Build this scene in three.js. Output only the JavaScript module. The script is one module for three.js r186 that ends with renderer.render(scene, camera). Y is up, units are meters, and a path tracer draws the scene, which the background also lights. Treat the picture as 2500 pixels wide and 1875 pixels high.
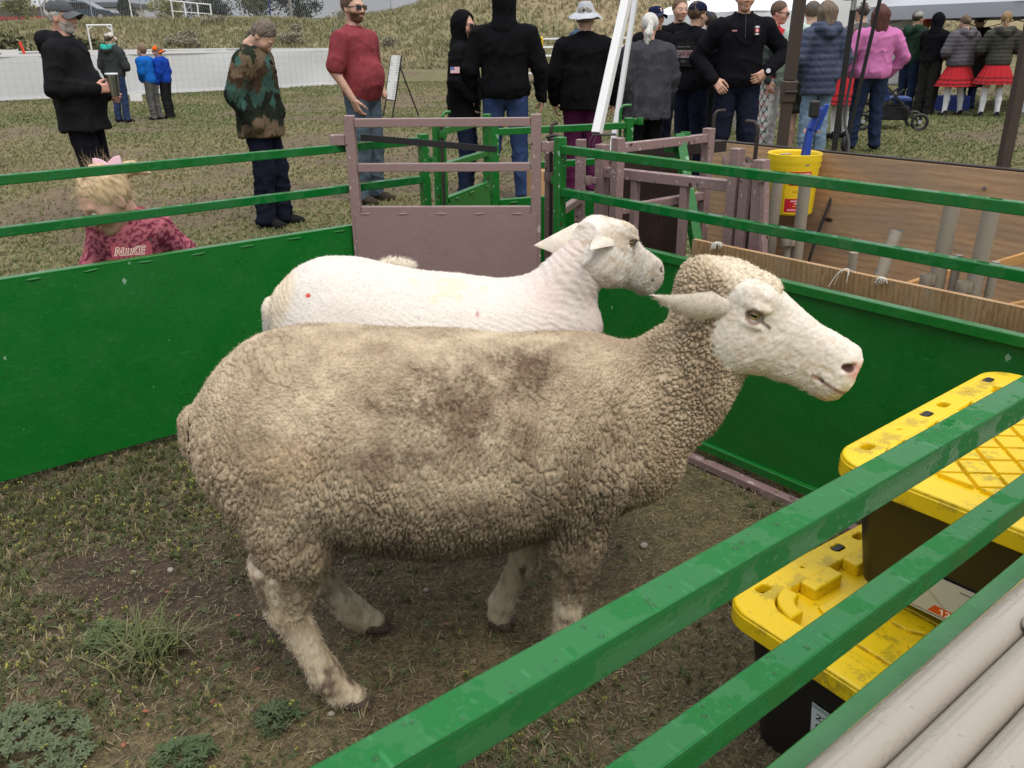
import * as THREE from 'three';
import { mergeGeometries } from 'three/addons/utils/BufferGeometryUtils.js';
import { RoundedBoxGeometry } from 'three/addons/geometries/RoundedBoxGeometry.js';

const scene = new THREE.Scene();
// ---------- camera ----------
const camera = new THREE.PerspectiveCamera(49.13, 4 / 3, 0.05, 900);
camera.position.set(0, 1.45, 0);
camera.rotation.order = 'XYZ';
camera.rotation.set(-22.35 * Math.PI / 180, 0, -0.7 * Math.PI / 180);
camera.focus = 2.2; camera.userData.fStop = 22;
// ---------- renderer and exposure ----------
const renderer = new THREE.WebGLRenderer({ antialias: true });
renderer.toneMapping = THREE.LinearToneMapping;
renderer.toneMappingExposure = 1.0;
renderer.shadowMap.enabled = true;
// ---------- random and noise ----------
function rng(seed) { let a = seed >>> 0; return () => { a |= 0; a = a + 0x6D2B79F5 | 0; let t = Math.imul(a ^ a >>> 15, 1 | a); t = t + Math.imul(t ^ t >>> 7, 61 | t) ^ t; return ((t ^ t >>> 14) >>> 0) / 4294967296; }; }
const PM = (() => { const r = rng(77), p = new Uint8Array(512), a = [...Array(256).keys()]; for (let i = 255; i > 0; i--) { const j = r() * (i + 1) | 0; [a[i], a[j]] = [a[j], a[i]]; } for (let i = 0; i < 512; i++) p[i] = a[i & 255]; return p; })();
const RT = (() => { const r = rng(991), t = new Float32Array(1024); for (let i = 0; i < 1024; i++) t[i] = r(); return t; })();
function noise(x, y, z) {                                          // value noise, -1..1
  const X = Math.floor(x), Y = Math.floor(y), Z = Math.floor(z); x -= X; y -= Y; z -= Z;
  const u = x * x * (3 - 2 * x), v = y * y * (3 - 2 * y), w = z * z * (3 - 2 * z), i = X & 255, j = Y & 255, k = Z & 255, i1 = i + 1 & 255, j1 = j + 1 & 255, k1 = k + 1 & 255;
  const h = (a, b, c) => RT[PM[PM[PM[a] + b] + c]];
  const a = h(i, j, k), b = h(i1, j, k), c = h(i, j1, k), d = h(i1, j1, k), e = h(i, j, k1), f = h(i1, j, k1), g = h(i, j1, k1), m = h(i1, j1, k1);
  const p = a + (b - a) * u, q = c + (d - c) * u, r = e + (f - e) * u, s = g + (m - g) * u, t = p + (q - p) * v, o = r + (s - r) * v;
  return (t + (o - t) * w) * 2 - 1;
}
function fbm(x, y, z, n = 4) { let s = 0, a = 0.5; for (let i = 0; i < n; i++) { s += a * noise(x, y, z); x = x * 2.03 + 7.1; y = y * 2.03 + 3.7; z = z * 2.03 + 1.3; a *= 0.5; } return s; }
const WO = [0, 0, 0];
function worley(x, y, z) {                                         // F1, F2, cell value
  const X = Math.floor(x), Y = Math.floor(y), Z = Math.floor(z); let f1 = 9, f2 = 9, id = 0;
  for (let i = -1; i < 2; i++) for (let j = -1; j < 2; j++) for (let k = -1; k < 2; k++) {
    const h = PM[PM[PM[X + i & 255] + (Y + j & 255)] + (Z + k & 255)];
    const dx = X + i + RT[h] - x, dy = Y + j + RT[h + 256] - y, dz = Z + k + RT[h + 512] - z, d = dx * dx + dy * dy + dz * dz;
    if (d < f1) { f2 = f1; f1 = d; id = h; } else if (d < f2) f2 = d;
  }
  WO[0] = Math.sqrt(f1); WO[1] = Math.sqrt(f2); WO[2] = RT[id + 700 & 1023]; return WO;
}
const sst = (a, b, x) => { x = Math.min(1, Math.max(0, (x - a) / (b - a))); return x * x * (3 - 2 * x); };
const lerp = (a, b, t) => a + (b - a) * t, clamp = (x, a, b) => x < a ? a : x > b ? b : x;
const R = d => d * Math.PI / 180;
const V = (x, y, z) => new THREE.Vector3(x, y, z);
const mixc = (a, b, t) => [lerp(a[0], b[0], t), lerp(a[1], b[1], t), lerp(a[2], b[2], t)];

// ---------- sky: one overcast sky, soft cloud layers ----------
{
  const W = 512, Hh = 256, d = new Float32Array(W * Hh * 4);
  for (let j = 0; j < Hh; j++) for (let i = 0; i < W; i++) {
    const th = (j + 0.5) / Hh * Math.PI - Math.PI / 2, ph = i / W * 2 * Math.PI, y = Math.sin(th), c = Math.cos(th);
    const X = c * Math.cos(ph), Z = c * Math.sin(ph), k = 1 / (Math.max(y, 0) + 0.22);
    const n = fbm(X * k * 1.4 + 5, y * 3, Z * k * 1.4, 5), n2 = fbm(X * k * 3.5 + 15, y * 2, Z * k * 3.5 + 4, 4);
    let L = (0.3 + 1.55 * Math.max(0, y)) * (1 + 0.38 * n + 0.14 * n2);
    const bl = sst(0.12, 0.42, n2 - 0.4 * n) * 0.22;
    const o = (j * W + i) * 4; if (y < 0) L = 0.3;
    d[o] = L * (0.975 - bl * 0.6); d[o + 1] = L * (0.99 - bl * 0.25); d[o + 2] = L * (1.03 + bl * 0.1); d[o + 3] = 1;
  }
  const t = new THREE.DataTexture(d, W, Hh, THREE.RGBAFormat, THREE.FloatType); t.mapping = THREE.EquirectangularReflectionMapping; t.magFilter = t.minFilter = THREE.LinearFilter; t.needsUpdate = true;
  scene.background = t; scene.environment = t; scene.backgroundIntensity = 1; scene.environmentIntensity = 1;
}
// ---------- sun behind the cloud ----------
const sun = new THREE.DirectionalLight(0xfff2e0, 1.5);
sun.position.set(3.2, 10, 1.6); sun.target.position.set(0, 0, -4); sun.castShadow = true; sun.shadow.radius = 40;
sun.shadow.mapSize.set(2048, 2048); Object.assign(sun.shadow.camera, { left: -30, right: 30, top: 40, bottom: -40, near: 0.1, far: 80 });
scene.add(sun, sun.target);

// ---------- naming ----------
const taken = {};
function numbered(n) { const k = taken[n] = (taken[n] ?? -1) + 1; return k ? n + '_' + String(k).padStart(3, '0') : n; }
function tag(o, label, category, group, kind) { if (label) o.userData.label = label; if (category) o.userData.category = category; if (group) o.userData.group = group; if (kind) o.userData.kind = kind; return o; }
function thing(name, label, category, pos = [0, 0, 0], turn = 0, group) { const o = new THREE.Group(); o.name = numbered(name); o.position.set(...pos); o.rotation.y = turn; scene.add(o); return tag(o, label, category, group); }
function mesh(name, g, m, parent = scene) { const o = new THREE.Mesh(Array.isArray(g) ? mergeG(g) : g, m); o.name = parent === scene ? numbered(name) : name; o.castShadow = o.receiveShadow = true; parent.add(o); return o; }
function mergeG(a) {
  const keep = a.map(g => { const q = g.index ? g.toNonIndexed() : g; for (const k of Object.keys(q.attributes)) if (k !== 'position' && k !== 'normal' && k !== 'uv' && !(k === 'color' && a.every(z => z.attributes.color))) q.deleteAttribute(k); if (!q.attributes.uv) q.setAttribute('uv', new THREE.BufferAttribute(new Float32Array(q.attributes.position.count * 2), 2)); if (!q.attributes.normal) q.computeVertexNormals(); return q; });
  return mergeGeometries(keep);
}
// ---------- basic solids, uv in metres ----------
const Y = V(0, 1, 0);
function boxUV(g) { const p = g.attributes.position, n = g.attributes.normal, u = new Float32Array(p.count * 2); for (let i = 0; i < p.count; i++) { const a = Math.abs(n.getX(i)), b = Math.abs(n.getY(i)), c = Math.abs(n.getZ(i)); if (b >= a && b >= c) { u[2 * i] = p.getX(i); u[2 * i + 1] = p.getZ(i); } else if (a >= c) { u[2 * i] = p.getZ(i); u[2 * i + 1] = p.getY(i); } else { u[2 * i] = p.getX(i); u[2 * i + 1] = p.getY(i); } } g.setAttribute('uv', new THREE.BufferAttribute(u, 2)); return g; }
function rbox(w, h, d, r = 0.003, s = 2) { const g = new RoundedBoxGeometry(w, h, d, s, Math.min(r, w / 2.01, h / 2.01, d / 2.01)); return boxUV(g); }
// square bar between two points, up = the direction of its second side
function bar(a, b, w, h = w, r = 0.003, up = Y) {
  const A = V(...a), B = V(...b), L = A.distanceTo(B), z = B.clone().sub(A).normalize(); let u = up.clone(); if (Math.abs(u.dot(z)) > 0.98) u = V(0, 0, 1);
  const x = u.clone().cross(z).normalize(), y = z.clone().cross(x), g = rbox(w, h, L, r);
  g.translate(0, 0, L / 2); g.applyMatrix4(new THREE.Matrix4().makeBasis(x, y, z).setPosition(A)); return g;
}
function rod(a, b, r, r2 = r, n = 12, open = false) { const A = V(...a), B = V(...b), L = A.distanceTo(B), g = new THREE.CylinderGeometry(r2, r, L, n, 1, open); g.translate(0, L / 2, 0); g.applyQuaternion(new THREE.Quaternion().setFromUnitVectors(Y, B.sub(A).normalize())); g.translate(...a); const u = g.attributes.uv; for (let i = 0; i < u.count; i++) u.setXY(i, u.getX(i) * 6.28 * r, u.getY(i) * L); return g; }
function tube(pts, r, seg = 24, n = 8, closed = false) { return new THREE.TubeGeometry(new THREE.CatmullRomCurve3(pts.map(p => V(...p)), closed), seg, r, n, closed); }
function lathe(pts, n = 32) { return new THREE.LatheGeometry(pts.map(p => new THREE.Vector2(...p)), n); }
function at(g, x, y, z, ry = 0, rx = 0, rz = 0) { g.applyMatrix4(new THREE.Matrix4().makeRotationFromEuler(new THREE.Euler(rx, ry, rz, 'YXZ')).setPosition(x, y, z)); return g; }

// ---------- signed distance modelling ----------
// round cone a->b, optional squash q of the z (or other axis ax) radius
function rc(a, b, ra, rb, k = 0.03, q = 1, ax = 2) { return { t: 0, a, b, ra, rb, k, q, ax }; }
function el(c, r, k = 0.03, sub = 0) { return { t: 1, c, r, k, sub }; }
// lofted trunk along axis x: stations [x, top, bottom, halfWidth], e = super-ellipse power
function loft(st, k = 0.04, e = 2.2) { return { t: 2, st, k, e }; }
function smin(a, b, k) { const h = Math.max(k - Math.abs(a - b), 0) / k; return Math.min(a, b) - h * h * k * 0.25; }
function cub(s, j, c, t) { const p1 = s[j][c], p2 = s[j + 1][c], p0 = j ? s[j - 1][c] : p1, p3 = j + 2 < s.length ? s[j + 2][c] : p2; return p1 + 0.5 * t * (p2 - p0 + t * (2 * p0 - 5 * p1 + 4 * p2 - p3 + t * (3 * (p1 - p2) + p3 - p0))); }
function prim(o, x, y, z) {
  if (o.t === 0) {
    const { a, b, q } = o; let ax = a[0], ay = a[1], az = a[2], bx = b[0], by = b[1], bz = b[2];
    if (q !== 1) { if (o.ax === 2) { z /= q; az /= q; bz /= q; } else if (o.ax === 0) { x /= q; ax /= q; bx /= q; } else { y /= q; ay /= q; by /= q; } }
    const dx = bx - ax, dy = by - ay, dz = bz - az, px = x - ax, py = y - ay, pz = z - az;
    const l = dx * dx + dy * dy + dz * dz; let t = l ? (px * dx + py * dy + pz * dz) / l : 0; t = t < 0 ? 0 : t > 1 ? 1 : t;
    const ex = px - dx * t, ey = py - dy * t, ez = pz - dz * t;
    return (Math.sqrt(ex * ex + ey * ey + ez * ez) - (o.ra + (o.rb - o.ra) * t)) * (q < 1 ? q : 1);
  }
  if (o.t === 1) { const r = o.r, X = (x - o.c[0]) / r[0], Yy = (y - o.c[1]) / r[1], Z = (z - o.c[2]) / r[2]; const l = Math.sqrt(X * X + Yy * Yy + Z * Z); return (l - 1) * Math.min(r[0], r[1], r[2]); }
  if (o.t === 2) {
    const s = o.st, n = s.length; let X = x < s[0][0] ? s[0][0] : x > s[n - 1][0] ? s[n - 1][0] : x, j = 0; while (j < n - 2 && X > s[j + 1][0]) j++;
    const t = (X - s[j][0]) / (s[j + 1][0] - s[j][0]), T = cub(s, j, 1, t), B = cub(s, j, 2, t), W = Math.max(0.008, cub(s, j, 3, t)), c = (T + B) / 2, h = Math.max(0.008, (T - B) / 2);
    const u = Math.abs((y - c) / h), v = Math.abs(z / W), l = Math.pow(Math.pow(u, o.e) + Math.pow(v, o.e), 1 / o.e); let d = (l - 1) * Math.min(h, W); const ox = Math.abs(x - X); if (ox > 0) d = d > 0 ? Math.hypot(d, ox) : Math.max(d, ox); else if (d < 0) d = Math.max(d, s[0][0] - x, x - s[n - 1][0]); return d;
  }
  return o.f(x, y, z);
}
function sdf(list) { const L = list.filter(o => o); return (x, y, z) => { let d = 1e3; for (let i = 0; i < L.length; i++) { const o = L[i], e = prim(o, x, y, z); if (o.sub) { d = -smin(-d, e, o.k); } else d = d > 900 ? e : smin(d, e, o.k); } return d; }; }
function frameFn(f, o, m) {                                           // evaluates f in a frame: o origin, m = [ux,uy,uz] rows
  return (x, y, z) => { x -= o[0]; y -= o[1]; z -= o[2]; return f(x * m[0][0] + y * m[0][1] + z * m[0][2], x * m[1][0] + y * m[1][1] + z * m[1][2], x * m[2][0] + y * m[2][1] + z * m[2][2]); };
}
function primBox(list) { const lo = [9, 9, 9], hi = [-9, -9, -9]; const add = (p, r) => { for (let i = 0; i < 3; i++) { lo[i] = Math.min(lo[i], p[i] - r); hi[i] = Math.max(hi[i], p[i] + r); } }; for (const o of list) { if (!o || o.sub) continue; if (o.t === 0) { add(o.a, o.ra * 1.05); add(o.b, o.rb * 1.05); } else if (o.t === 1) add(o.c, Math.max(...o.r)); else if (o.t === 2) for (const s of o.st) { add([s[0], s[1], s[3]], 0.01); add([s[0], s[2], -s[3]], 0.01); } else if (o.bb) { add(o.bb[0], 0); add(o.bb[1], 0); } } return [lo, hi]; }
// surface nets over the blocks that the surface crosses
function nets(f, lo, hi, h, disp, colour) {
  const B = 6, n = [0, 1, 2].map(i => Math.ceil((hi[i] - lo[i] + 4 * h) / h / B) * B + 1), [nx, ny, nz] = n, ox = lo[0] - 2 * h, oy = lo[1] - 2 * h, oz = lo[2] - 2 * h;
  const F = new Float32Array(nx * ny * nz).fill(NaN), act = [], rad = B * h * 0.87 * 1.35;
  for (let k = 0; k < nz - 1; k += B) for (let j = 0; j < ny - 1; j += B) for (let i = 0; i < nx - 1; i += B) {
    if (Math.abs(f(ox + (i + B / 2) * h, oy + (j + B / 2) * h, oz + (k + B / 2) * h)) > rad) continue; act.push([i, j, k]);
    for (let c = k; c <= k + B; c++) for (let b = j; b <= j + B; b++) { let q = (c * ny + b) * nx + i; for (let a = i; a <= i + B; a++, q++) if (F[q] !== F[q]) F[q] = f(ox + a * h, oy + b * h, oz + c * h); }
  }
  const id = new Int32Array(nx * ny * nz).fill(-1), P = [], I = [], sx = 1, sy = nx, sz = nx * ny, co = [0, sx, sy, sx + sy, sz, sz + sx, sz + sy, sz + sx + sy];
  const E = [[0, 1], [2, 3], [4, 5], [6, 7], [0, 2], [1, 3], [4, 6], [5, 7], [0, 4], [1, 5], [2, 6], [3, 7]];
  for (const [bi, bj, bk] of act) for (let k = bk; k < bk + B; k++) for (let j = bj; j < bj + B; j++) for (let i = bi; i < bi + B; i++) {
    const q = (k * ny + j) * nx + i; let m = 0; for (let c = 0; c < 8; c++) if (F[q + co[c]] < 0) m |= 1 << c; if (m === 0 || m === 255) continue;
    let x = 0, y = 0, z = 0, t = 0; for (const [a, b] of E) { if ((m >> a & 1) === (m >> b & 1)) continue; const fa = F[q + co[a]], fb = F[q + co[b]], u = fa / (fa - fb); x += (a & 1) + ((b & 1) - (a & 1)) * u; y += (a >> 1 & 1) + ((b >> 1 & 1) - (a >> 1 & 1)) * u; z += (a >> 2) + ((b >> 2) - (a >> 2)) * u; t++; }
    id[q] = P.length / 3; P.push(ox + (i + x / t) * h, oy + (j + y / t) * h, oz + (k + z / t) * h);
  }
  const quad = (a, b, c, d, fl) => { if (a < 0 || b < 0 || c < 0 || d < 0) return; if (fl) I.push(a, c, b, a, d, c); else I.push(a, b, c, a, c, d); };
  for (const [bi, bj, bk] of act) for (let k = bk; k < bk + B; k++) for (let j = bj; j < bj + B; j++) for (let i = bi; i < bi + B; i++) {
    const q = (k * ny + j) * nx + i, s = F[q] < 0;
    if (j && k && s !== (F[q + sx] < 0)) quad(id[q], id[q - sy], id[q - sy - sz], id[q - sz], !s);
    if (i && k && s !== (F[q + sy] < 0)) quad(id[q], id[q - sz], id[q - sz - sx], id[q - sx], !s);
    if (i && j && s !== (F[q + sz] < 0)) quad(id[q], id[q - sx], id[q - sx - sy], id[q - sy], !s);
  }
  const g = new THREE.BufferGeometry(), pa = new Float32Array(P); g.setAttribute('position', new THREE.BufferAttribute(pa, 3)); g.setIndex(I); g.computeVertexNormals();
  const N = g.attributes.normal.array;
  if (colour) { const c = new Float32Array(pa.length); for (let i = 0; i < pa.length; i += 3) { const v = colour(pa[i], pa[i + 1], pa[i + 2], N[i], N[i + 1], N[i + 2]); c[i] = v[0]; c[i + 1] = v[1]; c[i + 2] = v[2]; } g.setAttribute('color', new THREE.BufferAttribute(c, 3)); }
  if (disp) { for (let i = 0; i < pa.length; i += 3) { const v = disp(pa[i], pa[i + 1], pa[i + 2], N[i], N[i + 1], N[i + 2]); pa[i] += N[i] * v; pa[i + 1] += N[i + 1] * v; pa[i + 2] += N[i + 2] * v; } g.computeVertexNormals(); }
  const u = new Float32Array(pa.length / 3 * 2); for (let i = 0, j = 0; i < pa.length; i += 3, j += 2) { const a = Math.abs(N[i]), b = Math.abs(N[i + 1]), c = Math.abs(N[i + 2]); if (b > a && b > c) { u[j] = pa[i]; u[j + 1] = pa[i + 2]; } else if (a > c) { u[j] = pa[i + 2]; u[j + 1] = pa[i + 1]; } else { u[j] = pa[i]; u[j + 1] = pa[i + 1]; } } g.setAttribute('uv', new THREE.BufferAttribute(u, 2));
  return g;
}
function solid(list, h, disp, colour, clip) { const [lo, hi] = primBox(list), f0 = sdf(list), f = clip ? (x, y, z) => clip(x, y, z, f0(x, y, z)) : f0; return nets(f, lo, hi, h, disp, colour); }
function joinNets(gs) { const n = gs.map(g => g.attributes.color ? g : (() => { g.setAttribute('color', new THREE.BufferAttribute(new Float32Array(g.attributes.position.count * 3).fill(1), 3)); return g; })()); return mergeGeometries(n.map(g => g.index ? g : g)); }

// ---------- textures and materials ----------
function dtex(w, h, fn, srgb, rep) { const d = new Uint8Array(w * h * 4); for (let j = 0; j < h; j++) for (let i = 0; i < w; i++) { const c = fn(i / w, j / h), o = (j * w + i) * 4; if (typeof c === 'number') { d[o] = d[o + 1] = d[o + 2] = clamp(c, 0, 1) * 255; } else { d[o] = clamp(c[0], 0, 1) * 255; d[o + 1] = clamp(c[1], 0, 1) * 255; d[o + 2] = clamp(c[2], 0, 1) * 255; } d[o + 3] = 255; } const t = new THREE.DataTexture(d, w, h); t.wrapS = t.wrapT = THREE.RepeatWrapping; t.magFilter = THREE.LinearFilter; t.minFilter = THREE.LinearMipmapLinearFilter; t.generateMipmaps = true; if (srgb) t.colorSpace = THREE.SRGBColorSpace; if (rep) t.repeat.set(1 / rep, 1 / (rep * h / w)); t.needsUpdate = true; return t; }
function ctex(w, h, draw, rep) { const c = document.createElement('canvas'); c.width = w; c.height = h; draw(c.getContext('2d'), w, h); const t = new THREE.CanvasTexture(c); t.colorSpace = THREE.SRGBColorSpace; t.wrapS = t.wrapT = THREE.RepeatWrapping; if (rep) t.repeat.set(1 / rep, 1 / (rep * h / w)); return t; }
const lin = (r, g, b) => new THREE.Color().setRGB(r, g, b);
function std(c, rough = 0.8, o = {}) { return new THREE.MeshStandardMaterial({ color: c.isColor ? c : new THREE.Color(c), roughness: rough, ...o }); }
const TP = Math.PI * 2;
function pn(u, v, f, s = 0) {                                          // tiling value noise, f cells across
  f = Math.round(f); u *= f; v *= f; const X = Math.floor(u), Z = Math.floor(v), S = Math.round(s * 13) & 255; u -= X; v -= Z; u = u * u * (3 - 2 * u); v = v * v * (3 - 2 * v);
  const h = (a, b) => RT[PM[PM[(a % f) & 255] + ((b % f) & 255)] + S + ((a % f) >> 8) * 37 & 511];
  const a = h(X, Z), b = h(X + 1, Z), c = h(X, Z + 1), d = h(X + 1, Z + 1), p = a + (b - a) * u; return (p + (c + (d - c) * u - p) * v) * 2 - 1;
}

// ================= GROUND =================
const HILL = (x, z) => {                                              // metres above the field
  const d = -z, foot = 47 + 0.10 * x + 3 * noise(x * 0.05, 0, 3);
  let y = 0; const t = d - foot;
  if (t > 0) {
    const left = sst(4, -12, x);                                       // the bank to the left carries the road, the slope to the right goes on up
    const bank = 2.6 * sst(0, 22, t) , slope = 0.30 * t * sst(0, 14, t) * (1 - 0.35 * sst(40, 120, t));
    y = lerp(slope, bank + 0.012 * Math.max(0, t - 30), left);
    const bench = sst(2, 5, t) * 0.25 * (1 + noise(x * 0.3, 1, z * 0.1));
    y += bench + sst(0, 8, t) * (0.35 * fbm(x * 0.12, 2, z * 0.12, 4) + 0.12 * noise(x * 0.8, 0, z * 0.8)) * (1 - 0.8 * left * sst(20, 26, t));
  }
  return y;
};
const inPen = (x, z) => { const u = x * 0.786 - z * 0.618, v = x * 0.618 + z * 0.786; return v < 0.0 && v > -3.1 && u < 2.35; };   // rough pen area
const GH = (x, z) => {
  const r = Math.hypot(x, z); let y = HILL(x, z);
  if (r < 14) y += (0.012 * fbm(x * 2.1, 4, z * 2.1, 4) + 0.006 * noise(x * 11, 0, z * 11)) * sst(14, 8, r);
  y += 0.05 * noise(x * 0.23, 7, z * 0.23) * sst(10, 22, r) + 0.09 * sst(3.4, 5, x) * sst(9, 11, -z);
  return y;
};
// matter on the ground: 0 bare soil .. 1 grown over, and dry..green
const grown = (x, z) => clamp(0.5 + 1.1 * fbm(x * 0.9 + 3, 1, z * 0.9, 4) + 0.35 * noise(x * 0.21, 8, z * 0.21), 0, 1);
const greenness = (x, z) => clamp(0.5 + 0.9 * fbm(x * 0.33 + 11, 5, z * 0.33, 4) + 0.25 * noise(x * 0.07, 2, z * 0.07), 0, 1);
// long bare patch in the pen at the left, the worn strip behind the pen
const soilPatch = (x, z) => { const a = (x + 1.12) * 0.93 + (z + 2.02) * 0.37, b = -(x + 1.12) * 0.37 + (z + 2.02) * 0.93; let s = sst(1.25, 0.55, Math.hypot(a / 0.46, b / 0.17) + 0.5 * fbm(x * 5, 1, z * 5, 3)); s = Math.max(s, sst(1.2, 0.6, Math.hypot((x + 0.05) / 0.8, (z + 2.0) / 0.42) + 0.6 * fbm(x * 4, 6, z * 4, 3)) * 0.4); s = Math.max(s, sst(1.2, 0.5, Math.hypot((x - 0.45) / 0.35, (z + 2.2) / 0.5) + 0.5 * fbm(x * 4, 9, z * 4, 3)) * 0.9); s = Math.max(s, sst(1.3, 0.5, Math.hypot((x + 0.33) / 0.22, (z + 1.6) / 0.13) + 0.5 * fbm(x * 6, 2, z * 6, 3)) * 0.8); return s; };
const dirtTex = dtex(1024, 1024, (u, v) => { const a = pn(u, v, 60), b = pn(u, v, 160, 3), c = pn(u, v, 380, 5), d = pn(u, v, 22, 8); let l = 0.84 + 0.1 * a + 0.12 * b + 0.16 * c + 0.06 * d; return [l * 1.0, l * 0.96, l * 0.92]; }, true, 1.3);
const dirtBump = dtex(1024, 1024, (u, v) => 0.5 + 0.18 * pn(u, v, 90, 1) + 0.2 * pn(u, v, 220, 4) + 0.12 * pn(u, v, 420, 6), false, 1.3);
{
  const ang = []; for (let a = -180; a < 180;) { ang.push(a); a += Math.abs(a) < 50 ? 0.3 : 6; } ang.push(180);
  const rad = [0]; for (let r = 0.25; r < 420; r *= 1.028) rad.push(r); const na = ang.length, nr = rad.length;
  const P = [], C = [], U = [], I = [];
  for (let j = 0; j < nr; j++) for (let i = 0; i < na; i++) {
    const a = R(ang[i]), x = Math.sin(a) * rad[j], z = -Math.cos(a) * rad[j], g = grown(x, z), gr = greenness(x, z), hy = HILL(x, z), far = sst(6, 16, rad[j]);
    P.push(x, GH(x, z), z); U.push(x, z);
    let soil = mixc([0.12, 0.095, 0.062], [0.21, 0.17, 0.11], clamp(0.5 + 0.8 * fbm(x * 1.7, 3, z * 1.7, 3), 0, 1));
    soil = mixc(soil, [0.07, 0.049, 0.033], Math.max(soilPatch(x, z), inPen(x, z) ? 0.7 : 0));
    const turf = mixc([0.27, 0.225, 0.125], [0.165, 0.18, 0.07], gr);
    let c = mixc(soil, turf, sst(0.1, 0.6, g) * (rad[j] < 4.2 ? 0.5 : 0.92));
    const dry = sst(46, 54, -z - 0.10 * x);
    if (dry > 0) { const m = clamp(0.5 + fbm(x * 0.11, 9, z * 0.2, 4) * 1.2, 0, 1); let hc = mixc([0.40, 0.345, 0.22], [0.28, 0.27, 0.15], m); const scar = sst(0.25, 0.55, fbm(x * 0.06 + 4, 3, z * 0.35, 4)); hc = mixc(hc, [0.15, 0.11, 0.075], scar * 0.8); c = mixc(c, hc, dry); }
    C.push(...c);
  }
  for (let j = 0; j < nr - 1; j++) for (let i = 0; i < na - 1; i++) { const q = j * na + i; I.push(q, q + 1, q + na + 1, q, q + na + 1, q + na); }
  const g = new THREE.BufferGeometry(); g.setAttribute('position', new THREE.Float32BufferAttribute(P, 3)); g.setAttribute('color', new THREE.Float32BufferAttribute(C, 3)); g.setAttribute('uv', new THREE.Float32BufferAttribute(U, 2)); g.setIndex(I); g.computeVertexNormals();
  const m = mesh('ground', g, new THREE.MeshStandardMaterial({ vertexColors: true, map: dirtTex, bumpMap: dirtBump, bumpScale: 0.012, roughness: 1 })); m.userData.kind = 'structure';
}

// ================= PAINTED STEEL =================
const paintNoise = dtex(512, 512, (u, v) => { const a = pn(u, v, 12), b = pn(u, v, 60, 2), c = pn(u, v, 190, 7); return 0.5 + 0.2 * a + 0.12 * b + 0.1 * c; }, false, 0.8);
// rain film: smooth wet islands on rougher paint
const wetF = (u, v) => { const U = (u + 0.03 * pn(u, v, 7, 3) + 0.014 * pn(u, v, 19, 5) + 2) % 1, W = (v + 0.03 * pn(u, v, 7, 8) + 0.014 * pn(u, v, 19, 1) + 2) % 1; return sst(0.0, 0.12, pn(U, W, 9, 4) + 0.45 * pn(U, W, 23, 9) + 0.2 * pn(u, v, 61, 2)); };
const wetRough = dtex(512, 512, (u, v) => { const w = wetF(u, v), d = pn(u, v, 130, 3) > 0.62 ? 1 : 0; return lerp(0.75, 0.06, Math.max(w, d)); }, false, 0.34);
const wetBump = dtex(512, 512, (u, v) => wetF(u, v) * 0.8 + 0.06 * pn(u, v, 120, 1), false, 0.34);
function chipTex(base, chip, rust, amount, seed, big = 1, streak = 1) {                      // flat paint with flaked spots and scratches
  return ctex(1024, 1024, (c, w, h) => {
    const r = rng(seed); c.fillStyle = base; c.fillRect(0, 0, w, h);
    for (let i = 0; i < 2600; i++) { c.globalAlpha = (0.05 + 0.06 * r()) * streak; c.fillStyle = r() < 0.5 ? '#000' : '#fff'; const x = r() * w, y = r() * h; c.fillRect(x, y, 2 + 22 * r(), 1 + 2 * r()); }
    for (let i = 0; i < amount; i++) { c.globalAlpha = 0.65 + 0.3 * r(); c.fillStyle = r() < 0.62 ? chip : rust; const x = r() * w, y = r() * h, n = 4 + r() * 5, s = (r() < 0.1 ? 6 : 2) * (0.3 + r()) * big; c.beginPath(); for (let k = 0; k < n; k++) c.lineTo(x + Math.cos(k / n * TP) * s * (0.4 + r()), y + Math.sin(k / n * TP) * s * (0.4 + 1.6 * r())); c.fill(); }
    for (let i = 0; i < amount / 9; i++) { c.globalAlpha = 0.35; c.strokeStyle = chip; c.lineWidth = 0.8 + r(); const x = r() * w, y = r() * h; c.beginPath(); c.moveTo(x, y); c.quadraticCurveTo(x + (r() - 0.5) * 60, y + (r() - 0.5) * 60, x + (r() - 0.5) * 90, y + (r() - 0.5) * 90); c.stroke(); }
    c.globalAlpha = 1;
  }, 1.0);
}
const GREEN = '#0c6a22', MAUVE = '#8d7573';
const greenM = new THREE.MeshPhysicalMaterial({ map: chipTex(GREEN, '#9fb7a5', '#3b2c22', 45, 5), roughnessMap: paintNoise, roughness: 0.7, bumpMap: paintNoise, bumpScale: 0.0006, clearcoat: 0.35, clearcoatRoughness: 0.22 });
const greenChipM = new THREE.MeshPhysicalMaterial({ map: chipTex(GREEN, '#b9c8be', '#4a3326', 620, 8, 1.8), roughnessMap: paintNoise, roughness: 0.75, bumpMap: paintNoise, bumpScale: 0.0008, clearcoat: 0.3, clearcoatRoughness: 0.25 });
const greenWetM = new THREE.MeshPhysicalMaterial({ map: chipTex('#11652a', '#8fb79b', '#3f6a48', 26, 11), roughnessMap: wetRough, roughness: 1, bumpMap: wetBump, bumpScale: 0.0003, specularIntensity: 0.75 });
const mauveM = new THREE.MeshPhysicalMaterial({ map: chipTex(MAUVE, '#b7a6a2', '#54382c', 90, 14), roughnessMap: paintNoise, roughness: 0.85, bumpMap: paintNoise, bumpScale: 0.0007, clearcoat: 0.2, clearcoatRoughness: 0.4 });
const mauveChipM = new THREE.MeshPhysicalMaterial({ map: chipTex(MAUVE, '#c3bab4', '#3b241a', 1100, 17, 2), roughnessMap: paintNoise, roughness: 0.9, bumpMap: paintNoise, bumpScale: 0.001 });
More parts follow.
